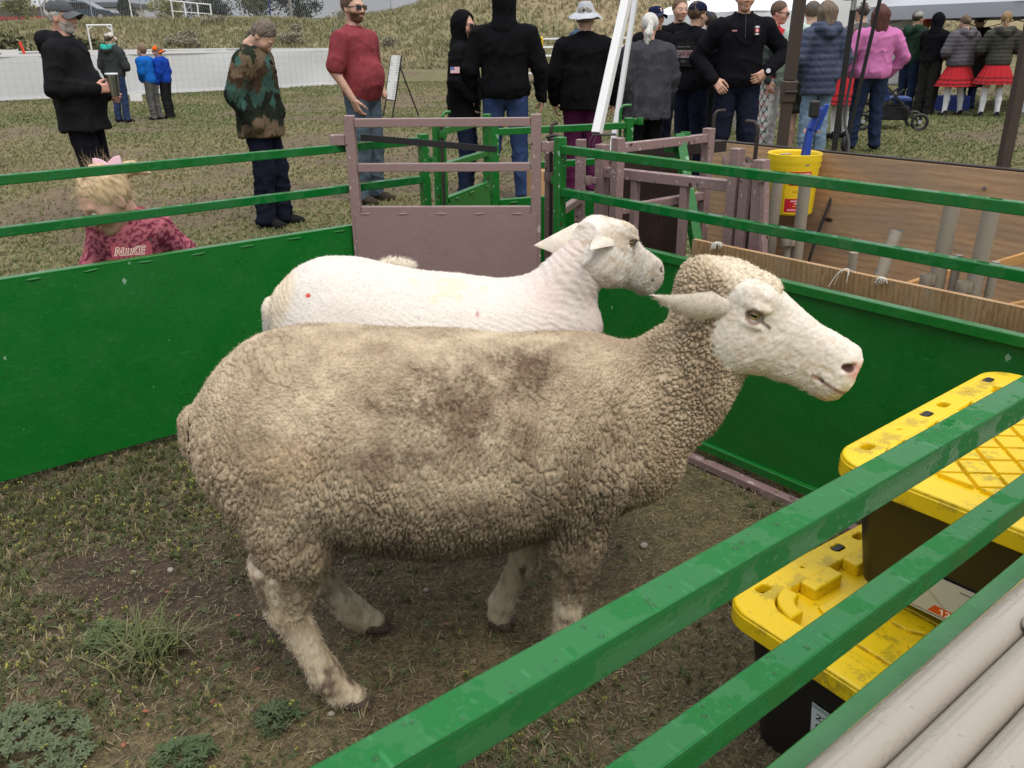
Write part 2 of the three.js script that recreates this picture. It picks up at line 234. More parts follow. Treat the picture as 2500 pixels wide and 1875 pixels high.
const darkSteelM = std(lin(0.045, 0.035, 0.032), 0.6, { metalness: 0.5, bumpMap: paintNoise, bumpScale: 0.0006 });
const blackM = std(lin(0.012, 0.012, 0.013), 0.55);

// rain drops clinging to a face: little domes, one part per panel
function drops(parent, n, seed, fn, mat, r0 = 0.0012, r1 = 0.0035) {
  const g = new THREE.SphereGeometry(1, 7, 4, 0, TP, 0, Math.PI / 2), im = new THREE.InstancedMesh(g, mat, n), r = rng(seed), m = new THREE.Matrix4(), q = new THREE.Quaternion();
  for (let i = 0; i < n; i++) { const [p, nn] = fn(r), s = lerp(r0, r1, r() ** 3); q.setFromUnitVectors(Y, nn); m.compose(p, q, V(s, s * 0.55, s * (0.8 + 0.6 * r()))); im.setMatrixAt(i, m); }
  im.name = 'rain_drops'; im.userData.kind = 'stuff'; im.castShadow = im.receiveShadow = true; parent.add(im); return im;
}
const waterM = new THREE.MeshPhysicalMaterial({ color: 0xffffff, roughness: 0.05, transmission: 1, thickness: 0.002, ior: 1.33 });
const pigtail = (x, y, z, turn, l = 0.05) => { const c = Math.cos(turn), s = Math.sin(turn); return tube([[x, y - 0.5, z], [x, y - 0.2, z], [x, y - 0.012, z], [x + 0.006 * c, y, z + 0.006 * s], [x + 0.02 * c, y + 0.003, z + 0.02 * s], [x + l * c, y + 0.003, z + l * s]], 0.0075, 28, 8); };
// hinge socket: short pipe held off a post
function sockets(parent, m, x, ys, z, dx, dz) { for (const y of ys) { mesh('hinge_socket', [...ringG(x + dx, y, z + dz, 0.017, 0.012, 0.034), bar([x + dx * 0.2, y, z + dz * 0.2], [x + dx * 0.66, y, z + dz * 0.66], 0.008, 0.028)], m, parent); } }
function ringG(x, y, z, ro, ri, h) { return [at(lathe([[ri, -h / 2], [ro, -h / 2], [ro, h / 2], [ri, h / 2], [ri, -h / 2]], 20), x, y, z)]; }
// stock panel, local x along, inside face +z
function stockPanel(name, label, p0, turn, L, m, chipM, o = {}) {
  const t = thing(name, label, o.category || 'fence panel', p0, turn, o.group), Ht = o.H || 1.067, s = o.s || 0.031, r2 = o.r2 || 0.905, r3 = o.r3 || 0.742, bt = o.bot ?? 0.04, T = s / 2;
  mesh('post', bar([T, 0.006, 0], [T, Ht + (o.up || 0.012), 0], s + 0.006, s + 0.006), chipM, t);
  mesh('post', bar([L - T, 0.006, 0], [L - T, Ht + (o.up || 0.012), 0], s + 0.006, s + 0.006), chipM, t);
  const rr = [[Ht, 'rail'], [r2, 'rail'], [r3, 'sheet_rail'], [bt + s, 'bottom_rail']];
  for (const [y, n] of rr) mesh(n, bar([s + 0.003, y - T, 0], [L - s - 0.003, y - T, 0], s, s, 0.0035), n === 'rail' && o.wet ? o.wet : m, t);
  if (o.sheet !== false) {
    const w = L - 2 * s - 0.01, nx = 60, ny = 20, g = new THREE.PlaneGeometry(w, r3 - s - bt - s + 0.05, nx, ny), p = g.attributes.position;      // slightly buckled plate
    for (let i = 0; i < p.count; i++) { const x = p.getX(i), y = p.getY(i); p.setZ(i, 0.008 * noise(x * 1.9 + p0[0] * 7, y * 2.3, 4) + 0.002 * noise(x * 6, y * 5, 1)); }
    const b = g.clone(); b.translate(0, 0, -0.003); { const ix = b.index.array; for (let i = 0; i < ix.length; i += 3) { const q = ix[i]; ix[i] = ix[i + 1]; ix[i + 1] = q; } }
    for (const q of [g, b]) { q.translate(L / 2, (r3 - s + bt + s) / 2, o.sheetZ ?? T + 0.0075); q.computeVertexNormals(); boxUV(q); } mesh('sheet', [g, b], o.sheetM || m, t);
    const nw = Math.round(L / (o.weld || 0.19)), rw = rng(nw * 31 + 5);
    for (let i = 0; i < nw; i++) { const x = 0.1 + (L - 0.2) * (i + 0.15 * rw()) / (nw - 1 || 1), l = 0.022 + 0.014 * rw(), g2 = new THREE.SphereGeometry(1, 10, 6); g2.scale(l, 0.0042, 0.0045); at(g2, x, o.sheetZ !== undefined ? r3 - s - 0.002 : r3 - s + 0.014 + 0.003 * rw(), o.sheetZ !== undefined ? o.sheetZ + 0.004 : T + 0.0125, 0, 0, (rw() - 0.5) * 0.1); mesh('weld_bead', g2, chipM, t); }
  }
  if (o.brace) mesh('brace', bar([L * 0.5, bt + s, -T - 0.006], [L * 0.5, Ht - s, -T - 0.006], 0.026, 0.01), m, t);
  return t;
}
const TL = Math.atan2(0.618, 0.786), TR = Math.atan2(-0.776, 0.631);
const penL = stockPanel('fence_panel', 'long green metal stock panel behind the sheep on the left, girl leaning at it', [-2.745, 0, -1.85], TL, 3.04, greenM, greenChipM, { wet: greenWetM });
drops(penL, 2400, 3, r => [V(0.05 + 2.9 * r(), 0.09 + 0.6 * r(), 0.027), V(0, 0, 1)], waterM, 0.0008, 0.0042);
const penR = stockPanel('fence_panel', 'green metal stock panel on the right in front of the plywood bin', [0.188, 0, -3.369], TR, 2.2, greenM, greenChipM, { wet: greenWetM, up: 0.03, sheetZ: -0.004, bot: 0.055 });
const penN = stockPanel('fence_panel', 'nearest green stock panel whose wet rails cross the foreground', [-0.795, 0, 0.19], TL, 3.0, greenM, greenChipM, { wet: greenWetM, s: 0.032 });
drops(penN, 520, 9, r => [V(0.3 + 2.6 * r(), r() < 0.5 ? 1.0665 : 0.9045, 0.013 * (2 * r() - 1)), V(0, 1, 0)], waterM, 0.0008, 0.0035);
sockets(penR, greenChipM, 0.016, [0.93, 0.35], 0, -0.04, -0.01); sockets(penL, greenChipM, 3.02, [0.96, 0.3], 0, 0.05, 0);
// ---------- mauve gate in the corner ----------
{
  const x0 = -0.648, z0 = -3.46, L = 0.775, g = thing('gate', 'dull mauve metal gate with solid lower sheet closing the pen corner', 'gate', [x0, 0, z0], -0.053), s = 0.04, T = 0.02;
  for (const x of [T, L - T]) mesh('post', bar([x, 0.03, 0], [x, 1.178, 0], s), mauveChipM, g);
  for (const [y, h] of [[1.166, 0.033], [0.994, 0.033], [0.823, 0.033], [0.085, 0.033]]) mesh('rail', bar([s + 0.001, y - h / 2, 0.002], [L - s - 0.001, y - h / 2, 0.002], h - 0.004, h), mauveM, g);
  mesh('sheet', rbox(L - 0.03, 0.735, 0.003, 0.001).translate(L / 2, 0.425, 0.0225), mauveM, g);
  for (let i = 0; i < 5; i++) { const b = new THREE.SphereGeometry(1, 10, 6); b.scale(0.026, 0.004, 0.005); at(b, 0.06 + i * 0.155, 0.795, 0.0225, 0, 0, 0.05 * (i % 2)); mesh('weld_bead', b, mauveChipM, g); }
  mesh('hinge_block', rbox(0.06, 0.042, 0.03, 0.004).translate(-0.032, 1.085, 0), mauveChipM, g);
  mesh('hinge_block', rbox(0.085, 0.042, 0.03, 0.004).translate(L + 0.044, 1.055, 0), mauveChipM, g);
  mesh('hinge_pin', tube([[L + 0.075, 0.9, 0.0], [L + 0.075, 1.075, 0], [L + 0.07, 1.092, 0], [L + 0.05, 1.097, 0.002], [L + 0.02, 1.09, 0.006]], 0.0065, 20, 8), darkSteelM, g);
  drops(g, 260, 21, r => [V(0.05 + 0.68 * r(), 0.1 + 0.68 * r(), 0.0242), V(0, 0, 1)], waterM, 0.0008, 0.002);
  const st = mesh('strap', bar([-0.6, 1.088, -3.52], [-0.05, 1.022, -3.62], 0.004, 0.026, 0.001), std(lin(0.012, 0.012, 0.014), 0.6)); tag(st, 'black webbing strap slanting behind the upper gap of the mauve gate', 'strap');
}
// ---------- the chute of green and mauve panels behind the gate ----------
const chute = 'chute panels behind the pen';
function seg(a, b) { const dx = b[0] - a[0], dz = b[1] - a[1]; return [[a[0], 0, a[1]], Math.atan2(-dz, dx), Math.hypot(dx, dz)]; }
{
  let [p, t, l] = seg([-0.325, -4.08], [-0.11, -4.62]); const a = stockPanel('fence_panel', 'short green chute panel seen through the mauve gate, left of the two', p, t, l, greenM, greenChipM, { group: chute, up: 0.02 });
  mesh('second_post', bar([-0.034, 0.01, 0], [-0.034, 1.085, 0], 0.03), greenChipM, a); sockets(a, greenChipM, 0, [1.05, 0.4], 0.02, -0.06, 0.03);
  mesh('locking_pin', pigtail(-0.02, 1.135, 0.03, 0.3), greenChipM, a); mesh('locking_pin', pigtail(-0.07, 1.11, 0.045, 2.8, 0.04), darkSteelM, a);
  [p, t, l] = seg([-0.085, -4.03], [0.60, -4.28]); const b = stockPanel('fence_panel', 'green chute panel running behind the gate towards the white canopy legs', p, t, l, greenM, greenChipM, { group: chute, up: 0.02 });
  sockets(b, greenChipM, l, [1.07, 0.4], 0, 0.04, 0.01); mesh('locking_pin', pigtail(l - 0.05, 1.14, -0.02, 0.2), greenChipM, b);
  [p, t, l] = seg([0.17, -3.52], [0.33, -3.98]); const c = thing('gate_post_frame', 'chipped mauve steel frame just behind the green corner post', 'post frame', p, t, chute);
  for (const x of [0, l]) mesh('post', bar([x, 0, 0], [x, 1.02, 0], 0.042), mauveChipM, c);
  for (const y of [0.75, 0.3]) mesh('rail', bar([0.022, y, 0], [l - 0.022, y, 0], 0.032), mauveM, c);
  sockets(c, mauveChipM, 0, [0.93, 0.3], 0, -0.04, 0); mesh('locking_pin', pigtail(-0.03, 1.13, 0.01, 0.2, 0.045), darkSteelM, c); mesh('locking_pin', pigtail(-0.055, 1.075, 0.035, 3.4, 0.05), darkSteelM, c);
}

// ================= SHEEP =================
const fleeceM = std(0xffffff, 1, { vertexColors: true }), skinM = std(0xffffff, 0.85, { vertexColors: true });
const hoofM = std(lin(0.075, 0.052, 0.038), 0.85, { bumpMap: dirtBump, bumpScale: 0.002 });
// thin hairs growing out of a surface: count instances on a geometry, coloured like it
const hairG = (() => { const g = new THREE.BufferGeometry(), w = 0.5; g.setAttribute('position', new THREE.Float32BufferAttribute([-w, 0, 0, w, 0, 0, w * 0.8, 0.4, 0.1, -w * 0.8, 0.4, 0.1, w * 0.45, 0.75, 0.32, -w * 0.45, 0.75, 0.32, 0, 1, 0.62], 3)); g.setIndex([0, 1, 2, 0, 2, 3, 3, 2, 4, 3, 4, 5, 5, 4, 6]); g.computeVertexNormals(); return g; })();
function hairs(parent, name, geos, n, seed, len, wid, lay, mat, keep) {
  const r = rng(seed), T = []; let tot = 0; const A = V(), B = V(), C = V(), e = V();
  geos.forEach((g, gi) => { const p = g.attributes.position, ix = g.index.array; for (let i = 0; i < ix.length; i += 3) { A.fromBufferAttribute(p, ix[i]); B.fromBufferAttribute(p, ix[i + 1]); C.fromBufferAttribute(p, ix[i + 2]); if (keep && !keep((A.x + B.x + C.x) / 3, (A.y + B.y + C.y) / 3, (A.z + B.z + C.z) / 3, gi)) continue; const ar = e.copy(B).sub(A).cross(C.clone().sub(A)).length(); tot += ar; T.push([gi, i, tot]); } });
  const im = new THREE.InstancedMesh(hairG, mat, n), m = new THREE.Matrix4(), col = new THREE.Color(), N = V(), X = V(), Z = V(), Yv = V();
  for (let i = 0; i < n; i++) {
    let t = r() * tot, lo = 0, hi = T.length - 1; while (lo < hi) { const q = lo + hi >> 1; if (T[q][2] < t) lo = q + 1; else hi = q; }
    const [gi, ti] = T[lo], g = geos[gi], p = g.attributes.position, c = g.attributes.color, nn = g.attributes.normal, ix = g.index.array, a = ix[ti], b = ix[ti + 1], d = ix[ti + 2];
    let u = r(), v = r(); if (u + v > 1) { u = 1 - u; v = 1 - v; } const w = 1 - u - v;
    A.fromBufferAttribute(p, a).multiplyScalar(w).addScaledVector(B.fromBufferAttribute(p, b), u).addScaledVector(C.fromBufferAttribute(p, d), v); N.fromBufferAttribute(nn, a);
    const l = len(A, gi) * (0.55 + 0.9 * r()), dir = lay(A, N, r, gi); Yv.copy(N).add(dir).normalize(); X.set(r() - 0.5, r() - 0.5, r() - 0.5).cross(Yv).normalize(); Z.copy(X).cross(Yv);
    A.addScaledVector(N, -0.001); m.makeBasis(X.multiplyScalar(wid), Yv.multiplyScalar(l), Z.multiplyScalar(l)).setPosition(A); im.setMatrixAt(i, m);
    const k = 0.85 + 0.4 * r(); col.setRGB(c.getX(a) * k, c.getY(a) * k, c.getZ(a) * k); im.setColorAt(i, col);
  }
  im.name = name; im.userData.kind = 'stuff'; im.castShadow = im.receiveShadow = true; parent.add(im); return im;
}
function headFrame(o, pitch, yaw, roll = 0, sc = [1, 1, 1]) { const cp = Math.cos(pitch), sp = Math.sin(pitch), cy = Math.cos(yaw), sy = Math.sin(yaw); let u = V(cp * cy, sp, cp * sy), w = V(-sy, 0, cy), v = w.clone().cross(u); if (roll) { v.applyAxisAngle(u, roll); w.applyAxisAngle(u, roll); } const m = [u, v, w].map((a, i) => [a.x / sc[i], a.y / sc[i], a.z / sc[i]]); const p = (a, b, c) => (a *= sc[0], b *= sc[1], c *= sc[2], [o[0] + u.x * a + v.x * b + w.x * c, o[1] + u.y * a + v.y * b + w.y * c, o[2] + u.z * a + v.z * b + w.z * c]); return { o, m, p, u, v, w }; }
// face of a sheep in its own frame: u to the nose, v up, w sideways
const headList = [
  loft([[-0.075, 0.06, -0.06, 0.05], [-0.04, 0.085, -0.088, 0.068], [0.0, 0.09, -0.098, 0.075], [0.055, 0.088, -0.094, 0.074], [0.11, 0.078, -0.088, 0.064], [0.17, 0.06, -0.083, 0.053], [0.225, 0.047, -0.08, 0.047], [0.27, 0.042, -0.081, 0.048], [0.305, 0.034, -0.08, 0.047], [0.325, 0.02, -0.072, 0.038]], 0.03, 2.35),
  el([0.318, -0.008, 0], [0.018, 0.036, 0.036], 0.02), el([0.295, -0.062, 0], [0.03, 0.02, 0.03], 0.015),
  el([0.05, 0.066, 0.052], [0.045, 0.022, 0.026], 0.03), el([0.05, 0.066, -0.052], [0.045, 0.022, 0.026], 0.03),
  el([0.04, -0.035, 0.05], [0.06, 0.05, 0.03], 0.04), el([0.04, -0.035, -0.05], [0.06, 0.05, 0.03], 0.04),
  el([0.3, -0.03, 0.03], [0.03, 0.022, 0.018], 0.015), el([0.3, -0.03, -0.03], [0.03, 0.022, 0.018], 0.015),
  ...[1, -1].flatMap(s => [el([0.064, 0.036, 0.082 * s], [0.02, 0.0132, 0.02], 0.005, 1), el([0.062, 0.053, 0.075 * s], [0.026, 0.008, 0.011], 0.008), el([0.066, 0.019, 0.0735 * s], [0.024, 0.0065, 0.009], 0.008),
    rc([0.312, 0.004, 0.043 * s], [0.296, -0.004, 0.046 * s], 0.0085, 0.005, 0.004), rc([0.083, 0.03, 0.08 * s], [0.1, 0.022, 0.072 * s], 0.003, 0.002, 0.006)]).map((o, i) => { if (i % 5 > 2) o.sub = 1; return o; }),
  ...[1, -1].map(s => Object.assign(rc([0.318, -0.047, 0.028 * s], [0.245, -0.036, 0.05 * s], 0.0032, 0.0028, 0.004), { sub: 1 })),
  Object.assign(rc([0.32, -0.048, 0.03], [0.32, -0.048, -0.03], 0.0035, 0.0035, 0.004), { sub: 1 }),
];
const headF = sdf(headList), noHead = [loft([[-0.06, 0.06, -0.06, 0.05], [0.3, 0.03, -0.06, 0.04]])];
function headGeo(F, h, colour) { const c = []; for (const a of [-0.1, 0.345]) for (const b of [-0.115, 0.13]) for (const w of [-0.1, 0.1]) c.push(F.p(a, b, w)); const lo = [0, 1, 2].map(i => Math.min(...c.map(p => p[i]))), hi = [0, 1, 2].map(i => Math.max(...c.map(p => p[i]))); return nets(frameFn(headF, F.o, F.m), lo, hi, h, (x, y, z) => 0.0012 * noise(x * 160, y * 160, z * 160) + 0.0016 * noise(x * 60, y * 60, z * 60), (x, y, z) => { x -= F.o[0]; y -= F.o[1]; z -= F.o[2]; return colour(x * F.m[0][0] + y * F.m[0][1] + z * F.m[0][2], x * F.m[1][0] + y * F.m[1][1] + z * F.m[1][2], x * F.m[2][0] + y * F.m[2][1] + z * F.m[2][2]); }); }
// leaf shaped ear with thickness: from base along dir, spread across, hollow towards open
function earGeo(base, dir, across, L, W, cup, droop = 0) {
  const d = V(...dir).normalize(), a = V(...across); a.addScaledVector(d, -a.dot(d)).normalize(); const o = d.clone().cross(a), g = new THREE.BufferGeometry(), P = [], I = [], n = 22, m = 14;
  for (const side of [0, 1]) for (let i = 0; i <= n; i++) for (let j = 0; j <= m; j++) {
    const s = i / n, t = j / m * 2 - 1, w = W * (s < 0.28 ? lerp(0.62, 1, sst(0, 0.28, s)) : Math.pow((1 - s) / 0.72, 0.85)) * (i === n ? 0 : 1), th = 0.0042 * (1 - t * t) * (1 - 0.6 * s), ca = cup * (1 - 0.45 * s);
    const ang = t * ca, r = w / Math.max(0.3, ca), xx = Math.sin(ang) * r, yy = (1 - Math.cos(ang)) * r, p = V(...base).addScaledVector(d, s * L).addScaledVector(a, xx).addScaledVector(o, yy + (side ? th : -th * 0.6)); p.y -= droop * s * s; if (droop < 0.01) p.y += 0.022 * s * s * s; P.push(p.x, p.y, p.z);
  }
  const q = (n + 1) * (m + 1); for (const k of [0, 1]) for (let i = 0; i < n; i++) for (let j = 0; j < m; j++) { const x = k * q + i * (m + 1) + j; if (k) I.push(x, x + m + 1, x + 1, x + 1, x + m + 1, x + m + 2); else I.push(x, x + 1, x + m + 1, x + 1, x + m + 2, x + m + 1); }
  g.setAttribute('position', new THREE.Float32BufferAttribute(P, 3)); g.setIndex(I); g.computeVertexNormals(); const c = []; for (let i = 0; i < P.length / 3; i++) { const inn = i >= q ? 1 : 0, k = 0.9 + 0.14 * noise(P[3 * i] * 90, P[3 * i + 1] * 90, P[3 * i + 2] * 90); c.push(...(inn ? [0.56 * k, 0.42 * k, 0.34 * k] : [0.70 * k, 0.63 * k, 0.53 * k])); } g.setAttribute('color', new THREE.Float32BufferAttribute(c, 3)); g.setAttribute('uv', new THREE.Float32BufferAttribute(new Float32Array(P.length / 3 * 2), 2)); return g;
}
function eyeGeo(F, s) {
  const g = new THREE.SphereGeometry(0.0165, 40, 28), p = g.attributes.position, c = [];
  for (let i = 0; i < p.count; i++) { const x = p.getX(i) / 0.0165, y = p.getY(i) / 0.0165, z = p.getZ(i) / 0.0165; const rr = Math.hypot(x, y); let k = [0.25, 0.2, 0.15]; if (z > 0 && rr < 0.74) { const n = noise(Math.atan2(y, x) * 9, rr * 5, 2); k = [0.42 + 0.1 * n, 0.31 + 0.08 * n, 0.11]; if (rr > 0.63) k = [0.08, 0.06, 0.04]; if (Math.abs(x) < 0.5 && Math.abs(y) < 0.2) k = [0.006, 0.006, 0.008]; } c.push(...k); }
  g.setAttribute('color', new THREE.Float32BufferAttribute(c, 3)); const X = F.u.clone(), Z = F.w.clone().multiplyScalar(s), Yv = Z.clone().cross(X); g.applyMatrix4(new THREE.Matrix4().makeBasis(X, Yv, Z).setPosition(V(...F.p(0.063, 0.035, 0.0585 * s)))); return g;
}
const eyeM = new THREE.MeshPhysicalMaterial({ vertexColors: true, roughness: 0.12, clearcoat: 1, clearcoatRoughness: 0.02 });
function hoofGeo(toe, yaw) { // two claws, flat sole at y=0
  const out = []; for (const s of [-1, 1]) { const L = [rc([-0.012, 0.03, 0.013 * s], [0.022, 0.014, 0.0145 * s], 0.021, 0.0135, 0.015), rc([-0.018, 0.016, 0.013 * s], [0.034, 0.008, 0.012 * s], 0.016, 0.008, 0.012)]; out.push(solid(L, 0.004, null, null, (x, y, z, d) => Math.max(d, -y + 0.001, y - 0.04))); }
  return out.map(g => { g.deleteAttribute('uv'); g.scale(0.88, 0.88, 0.92); return at(g, toe[0] - 0.006, toe[1], toe[2], yaw); });
}
const bone = (pts, k = 0.02) => pts.slice(1).map((p, i) => rc(pts[i].slice(0, 3), p.slice(0, 3), pts[i][3], p[3], k));
const SPOT = (x, y, z, c, r) => Math.hypot((x - c[0]) / r[0], (y - c[1]) / r[1], (z - c[2]) / r[2]);

// ---------- front sheep in full fleece ----------
{
  const S = thing('sheep', 'woolly unshorn sheep in front with a dirt stained cream fleece', 'sheep', [-0.13, 0, -1.72], R(5));
  const F = headFrame([0.592, 0.888, 0.0], R(-19), R(19), 0, [0.95, 1.16, 1.08]);
  const legs = { // x, y, z, r chains below the wool
    hindNear: [[-0.385, 0.40, 0.145, 0.075], [-0.392, 0.295, 0.148, 0.046], [-0.362, 0.2, 0.15, 0.033], [-0.322, 0.095, 0.152, 0.036], [-0.295, 0.05, 0.152, 0.033], [-0.262, 0.03, 0.152, 0.027]],
    hindFar: [[-0.38, 0.38, -0.12, 0.07], [-0.392, 0.27, -0.12, 0.046], [-0.345, 0.15, -0.12, 0.034], [-0.285, 0.066, -0.12, 0.036], [-0.262, 0.044, -0.12, 0.033], [-0.232, 0.03, -0.12, 0.026]],
    foreNear: [[0.262, 0.44, 0.105, 0.068], [0.25, 0.29, 0.108, 0.036], [0.246, 0.2, 0.108, 0.031], [0.242, 0.085, 0.108, 0.034], [0.252, 0.045, 0.108, 0.027], [0.262, 0.025, 0.108, 0.024]],
    foreFar: [[0.215, 0.44, -0.1, 0.06], [0.18, 0.285, -0.1, 0.040], [0.146, 0.17, -0.1, 0.030], [0.104, 0.075, -0.1, 0.032], [0.098, 0.04, -0.1, 0.028], [0.1, 0.024, -0.1, 0.024]] };
  const wool = [
    loft([[-0.58, 0.67, 0.60, 0.03], [-0.552, 0.74, 0.545, 0.11], [-0.50, 0.808, 0.495, 0.18], [-0.42, 0.862, 0.46, 0.225], [-0.32, 0.879, 0.41, 0.248], [-0.2, 0.869, 0.378, 0.268], [-0.08, 0.861, 0.352, 0.278], [0.02, 0.852, 0.355, 0.276], [0.12, 0.838, 0.37, 0.262], [0.22, 0.844, 0.395, 0.228], [0.32, 0.84, 0.402, 0.185], [0.40, 0.81, 0.418, 0.148], [0.46, 0.76, 0.445, 0.11], [0.495, 0.69, 0.5, 0.06]], 0.05, 2.1),
    rc([0.395, 0.62, 0], [0.58, 0.832, 0.01], 0.165, 0.09, 0.035, 0.72), rc([0.42, 0.59, 0], [0.452, 0.515, 0], 0.09, 0.065, 0.05), rc([0.515, 0.69, 0.005], [0.572, 0.785, 0.012], 0.115, 0.095, 0.03, 0.75),
    rc([-0.56, 0.68, 0], [-0.582, 0.615, 0], 0.04, 0.022, 0.03),
    rc([-0.38, 0.62, 0.09], [-0.35, 0.46, 0.152], 0.152, 0.088, 0.03), rc([-0.365, 0.47, 0.15], [-0.374, 0.37, 0.15], 0.076, 0.051, 0.03), rc([-0.374, 0.37, 0.15], [-0.386, 0.3, 0.15], 0.051, 0.044, 0.02),
    rc([-0.38, 0.62, -0.085], [-0.35, 0.46, -0.14], 0.155, 0.095, 0.06), rc([-0.36, 0.46, -0.13], [-0.385, 0.3, -0.12], 0.088, 0.052, 0.03),
    rc([0.28, 0.57, 0.115], [0.255, 0.40, 0.122], 0.105, 0.06, 0.022), rc([0.255, 0.40, 0.122], [0.25, 0.26, 0.108], 0.06, 0.034, 0.025),
    rc([0.26, 0.56, -0.10], [0.215, 0.40, -0.10], 0.12, 0.066, 0.05), rc([0.215, 0.40, -0.1], [0.19, 0.315, -0.1], 0.066, 0.045, 0.02),
    // wool cap and cheek ruff on the head
    el(F.p(-0.015, 0.062, 0), [0.074, 0.045, 0.072], 0.015), el(F.p(0.05, 0.069, 0), [0.054, 0.032, 0.058], 0.015), el(F.p(-0.055, 0.0, 0), [0.05, 0.10, 0.088], 0.03), rc(F.p(-0.045, 0.01, 0.06), F.p(-0.035, -0.075, 0.06), 0.03, 0.032, 0.03), rc(F.p(-0.045, 0.01, -0.06), F.p(-0.035, -0.075, -0.06), 0.03, 0.032, 0.03),
  ];
  const onHead = (x, y, z) => sst(0.58, 0.64, x + 0.3 * (y - 0.85)) * sst(0.72, 0.80, y);
  const neckAmt = (x, y) => sst(0.30, 0.50, x + 0.25 * (y - 0.7));
  const clump = (x, y, z) => {                                          // wool locks parted by cracks
    const wx = x + 0.012 * noise(x * 18, y * 12, z * 18), wy = y + 0.014 * noise(x * 15 + 9, y * 14, z * 15), wz = z + 0.012 * noise(x * 18, y * 12 + 5, z * 18);
    const nk = neckAmt(x, y), side = sst(0.86, 0.66, y + 0.06 * noise(x * 7, y * 7, z * 7)) * (1 - nk), low = sst(0.74, 0.5, y), op = fbm(x * 6, y * 5, z * 6, 3), open = clamp(0.45 + 0.9 * op + 0.3 * low + 0.4 * nk, 0.1, 1);
    const G = (a, b, c, w, dp) => { worley(wx * a, wy * b, wz * c); return -dp * (1 - sst(0.0, w, WO[1] - WO[0])) + 0.0015 * (WO[2] - 0.5) - 0.0012 * WO[0]; };
    let d = 0; if (side > 0.01) d += side * G(118, 30, 36, 0.22, 0.0095 * open); if (nk > 0.01) d += nk * G(108, 84, 90, 0.28, 0.009 * open); const tp = 1 - side - nk; if (tp > 0.01) d += tp * G(135, 118, 125, 0.3, 0.0045 * open);
    const big = sst(-0.05, 0.3, fbm(x * 5 + 8, y * 4, z * 5, 3)); d += 0.6 * big * G(46, 17, 24, 0.12, 0.009);
    worley(x * 240 + 3, y * 190, z * 240); d += 0.0016 * (WO[1] - WO[0] - 0.35) + 0.0012 * noise(x * 420, y * 420, z * 420);
    return d;
  };
  const disp = (x, y, z, nx, ny, nz) => { const hd = onHead(x, y, z), leg = sst(0.46, 0.34, y) * (Math.abs(z) > 0.07 && (x < -0.28 || x > 0.17) ? 1 : 0); let d = clump(x, y, z); if (leg > 0) { const s = noise(x * 70, y * 26 + x * 20, z * 70); d = lerp(d, 0.008 * s + 0.003 * noise(x * 200, y * 90, z * 200), leg); } if (hd > 0) { worley(x * 110, y * 110, z * 110); d = lerp(d, 0.006 * (WO[1] - WO[0]) - 0.003, hd); } return d + 0.006 * fbm(x * 9, y * 9, z * 9, 2) + 0.003; };
  const colour = (x, y, z) => {
    const g = noise(x * 210, y * 150, z * 210), g2 = fbm(x * 34, y * 30, z * 34, 3), n = fbm(x * 7, y * 6, z * 7, 4), n2 = fbm(x * 13 + 5, y * 11, z * 13, 3);
    let c = mixc([0.56, 0.465, 0.325], [0.43, 0.345, 0.235], clamp(0.45 + n + 0.25 * g2, 0, 1));
    let dirt = clamp(0.46 + 1.3 * n2 + 0.45 * g2, 0, 1) * 0.7;
    const P = (cx, cy, cz, r) => sst(1.5, 0.2, SPOT(x, y, z, [cx, cy, cz], r) + 0.75 * fbm(x * 24, y * 24, z * 24, 4) + 0.5 * n2);
    const st = Math.max(P(-0.03, 0.765, 0.2, [0.17, 0.085, 0.12]), P(0.16, 0.82, 0.12, [0.10, 0.05, 0.1]), P(0.09, 0.71, 0.24, [0.10, 0.05, 0.1]) * 0.7, P(-0.12, 0.70, 0.25, [0.12, 0.06, 0.1]) * 0.8, P(-0.02, 0.55, 0.28, [0.2, 0.06, 0.1]) * 0.55, P(0.27, 0.62, 0.2, [0.1, 0.08, 0.1]) * 0.5);
    const lowSoilShade = Math.max(P(-0.12, 0.44, 0.2, [0.32, 0.13, 0.24]), P(0.14, 0.45, 0.2, [0.28, 0.13, 0.24]), P(-0.4, 0.42, 0.14, [0.13, 0.09, 0.12]) * 0.7, P(0.26, 0.36, 0.12, [0.12, 0.12, 0.1]), P(0.3, 0.5, 0.15, [0.12, 0.1, 0.12]) * 0.6) * 0.95;  // lower flank and belly: real dirt, plus their shade painted into the wool colour
    c = mixc(c, [0.25, 0.18, 0.115], dirt); c = mixc(c, [0.1, 0.06, 0.035], clamp(st * (0.62 + 0.5 * g + 0.5 * g2), 0, 0.85)); c = mixc(c, [0.14, 0.1, 0.066], clamp(lowSoilShade * (0.9 + 0.5 * g + 0.4 * g2), 0, 1));
    c = mixc(c, [0.5, 0.36, 0.22], sst(1.2, 0.4, SPOT(x, y, z, [-0.33, 0.69, 0.2], [0.1, 0.06, 0.12]) + 0.4 * n2) * 0.5);
    const hd = onHead(x, y, z); c = mixc(c, [0.60 + 0.1 * g, 0.51 + 0.1 * g, 0.38 + 0.09 * g], hd);
    const k = 1 + 0.16 * g; return [c[0] * k, c[1] * k, c[2] * k];
  };
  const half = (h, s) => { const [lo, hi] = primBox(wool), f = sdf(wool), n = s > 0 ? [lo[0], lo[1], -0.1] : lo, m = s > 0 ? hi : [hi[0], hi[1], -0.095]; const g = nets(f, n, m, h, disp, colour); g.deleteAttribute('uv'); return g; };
  const fg = half(0.0023, 1), fb = half(0.0055, -1); mesh('fleece', mergeGeometries([fg, fb]), fleeceM, S);
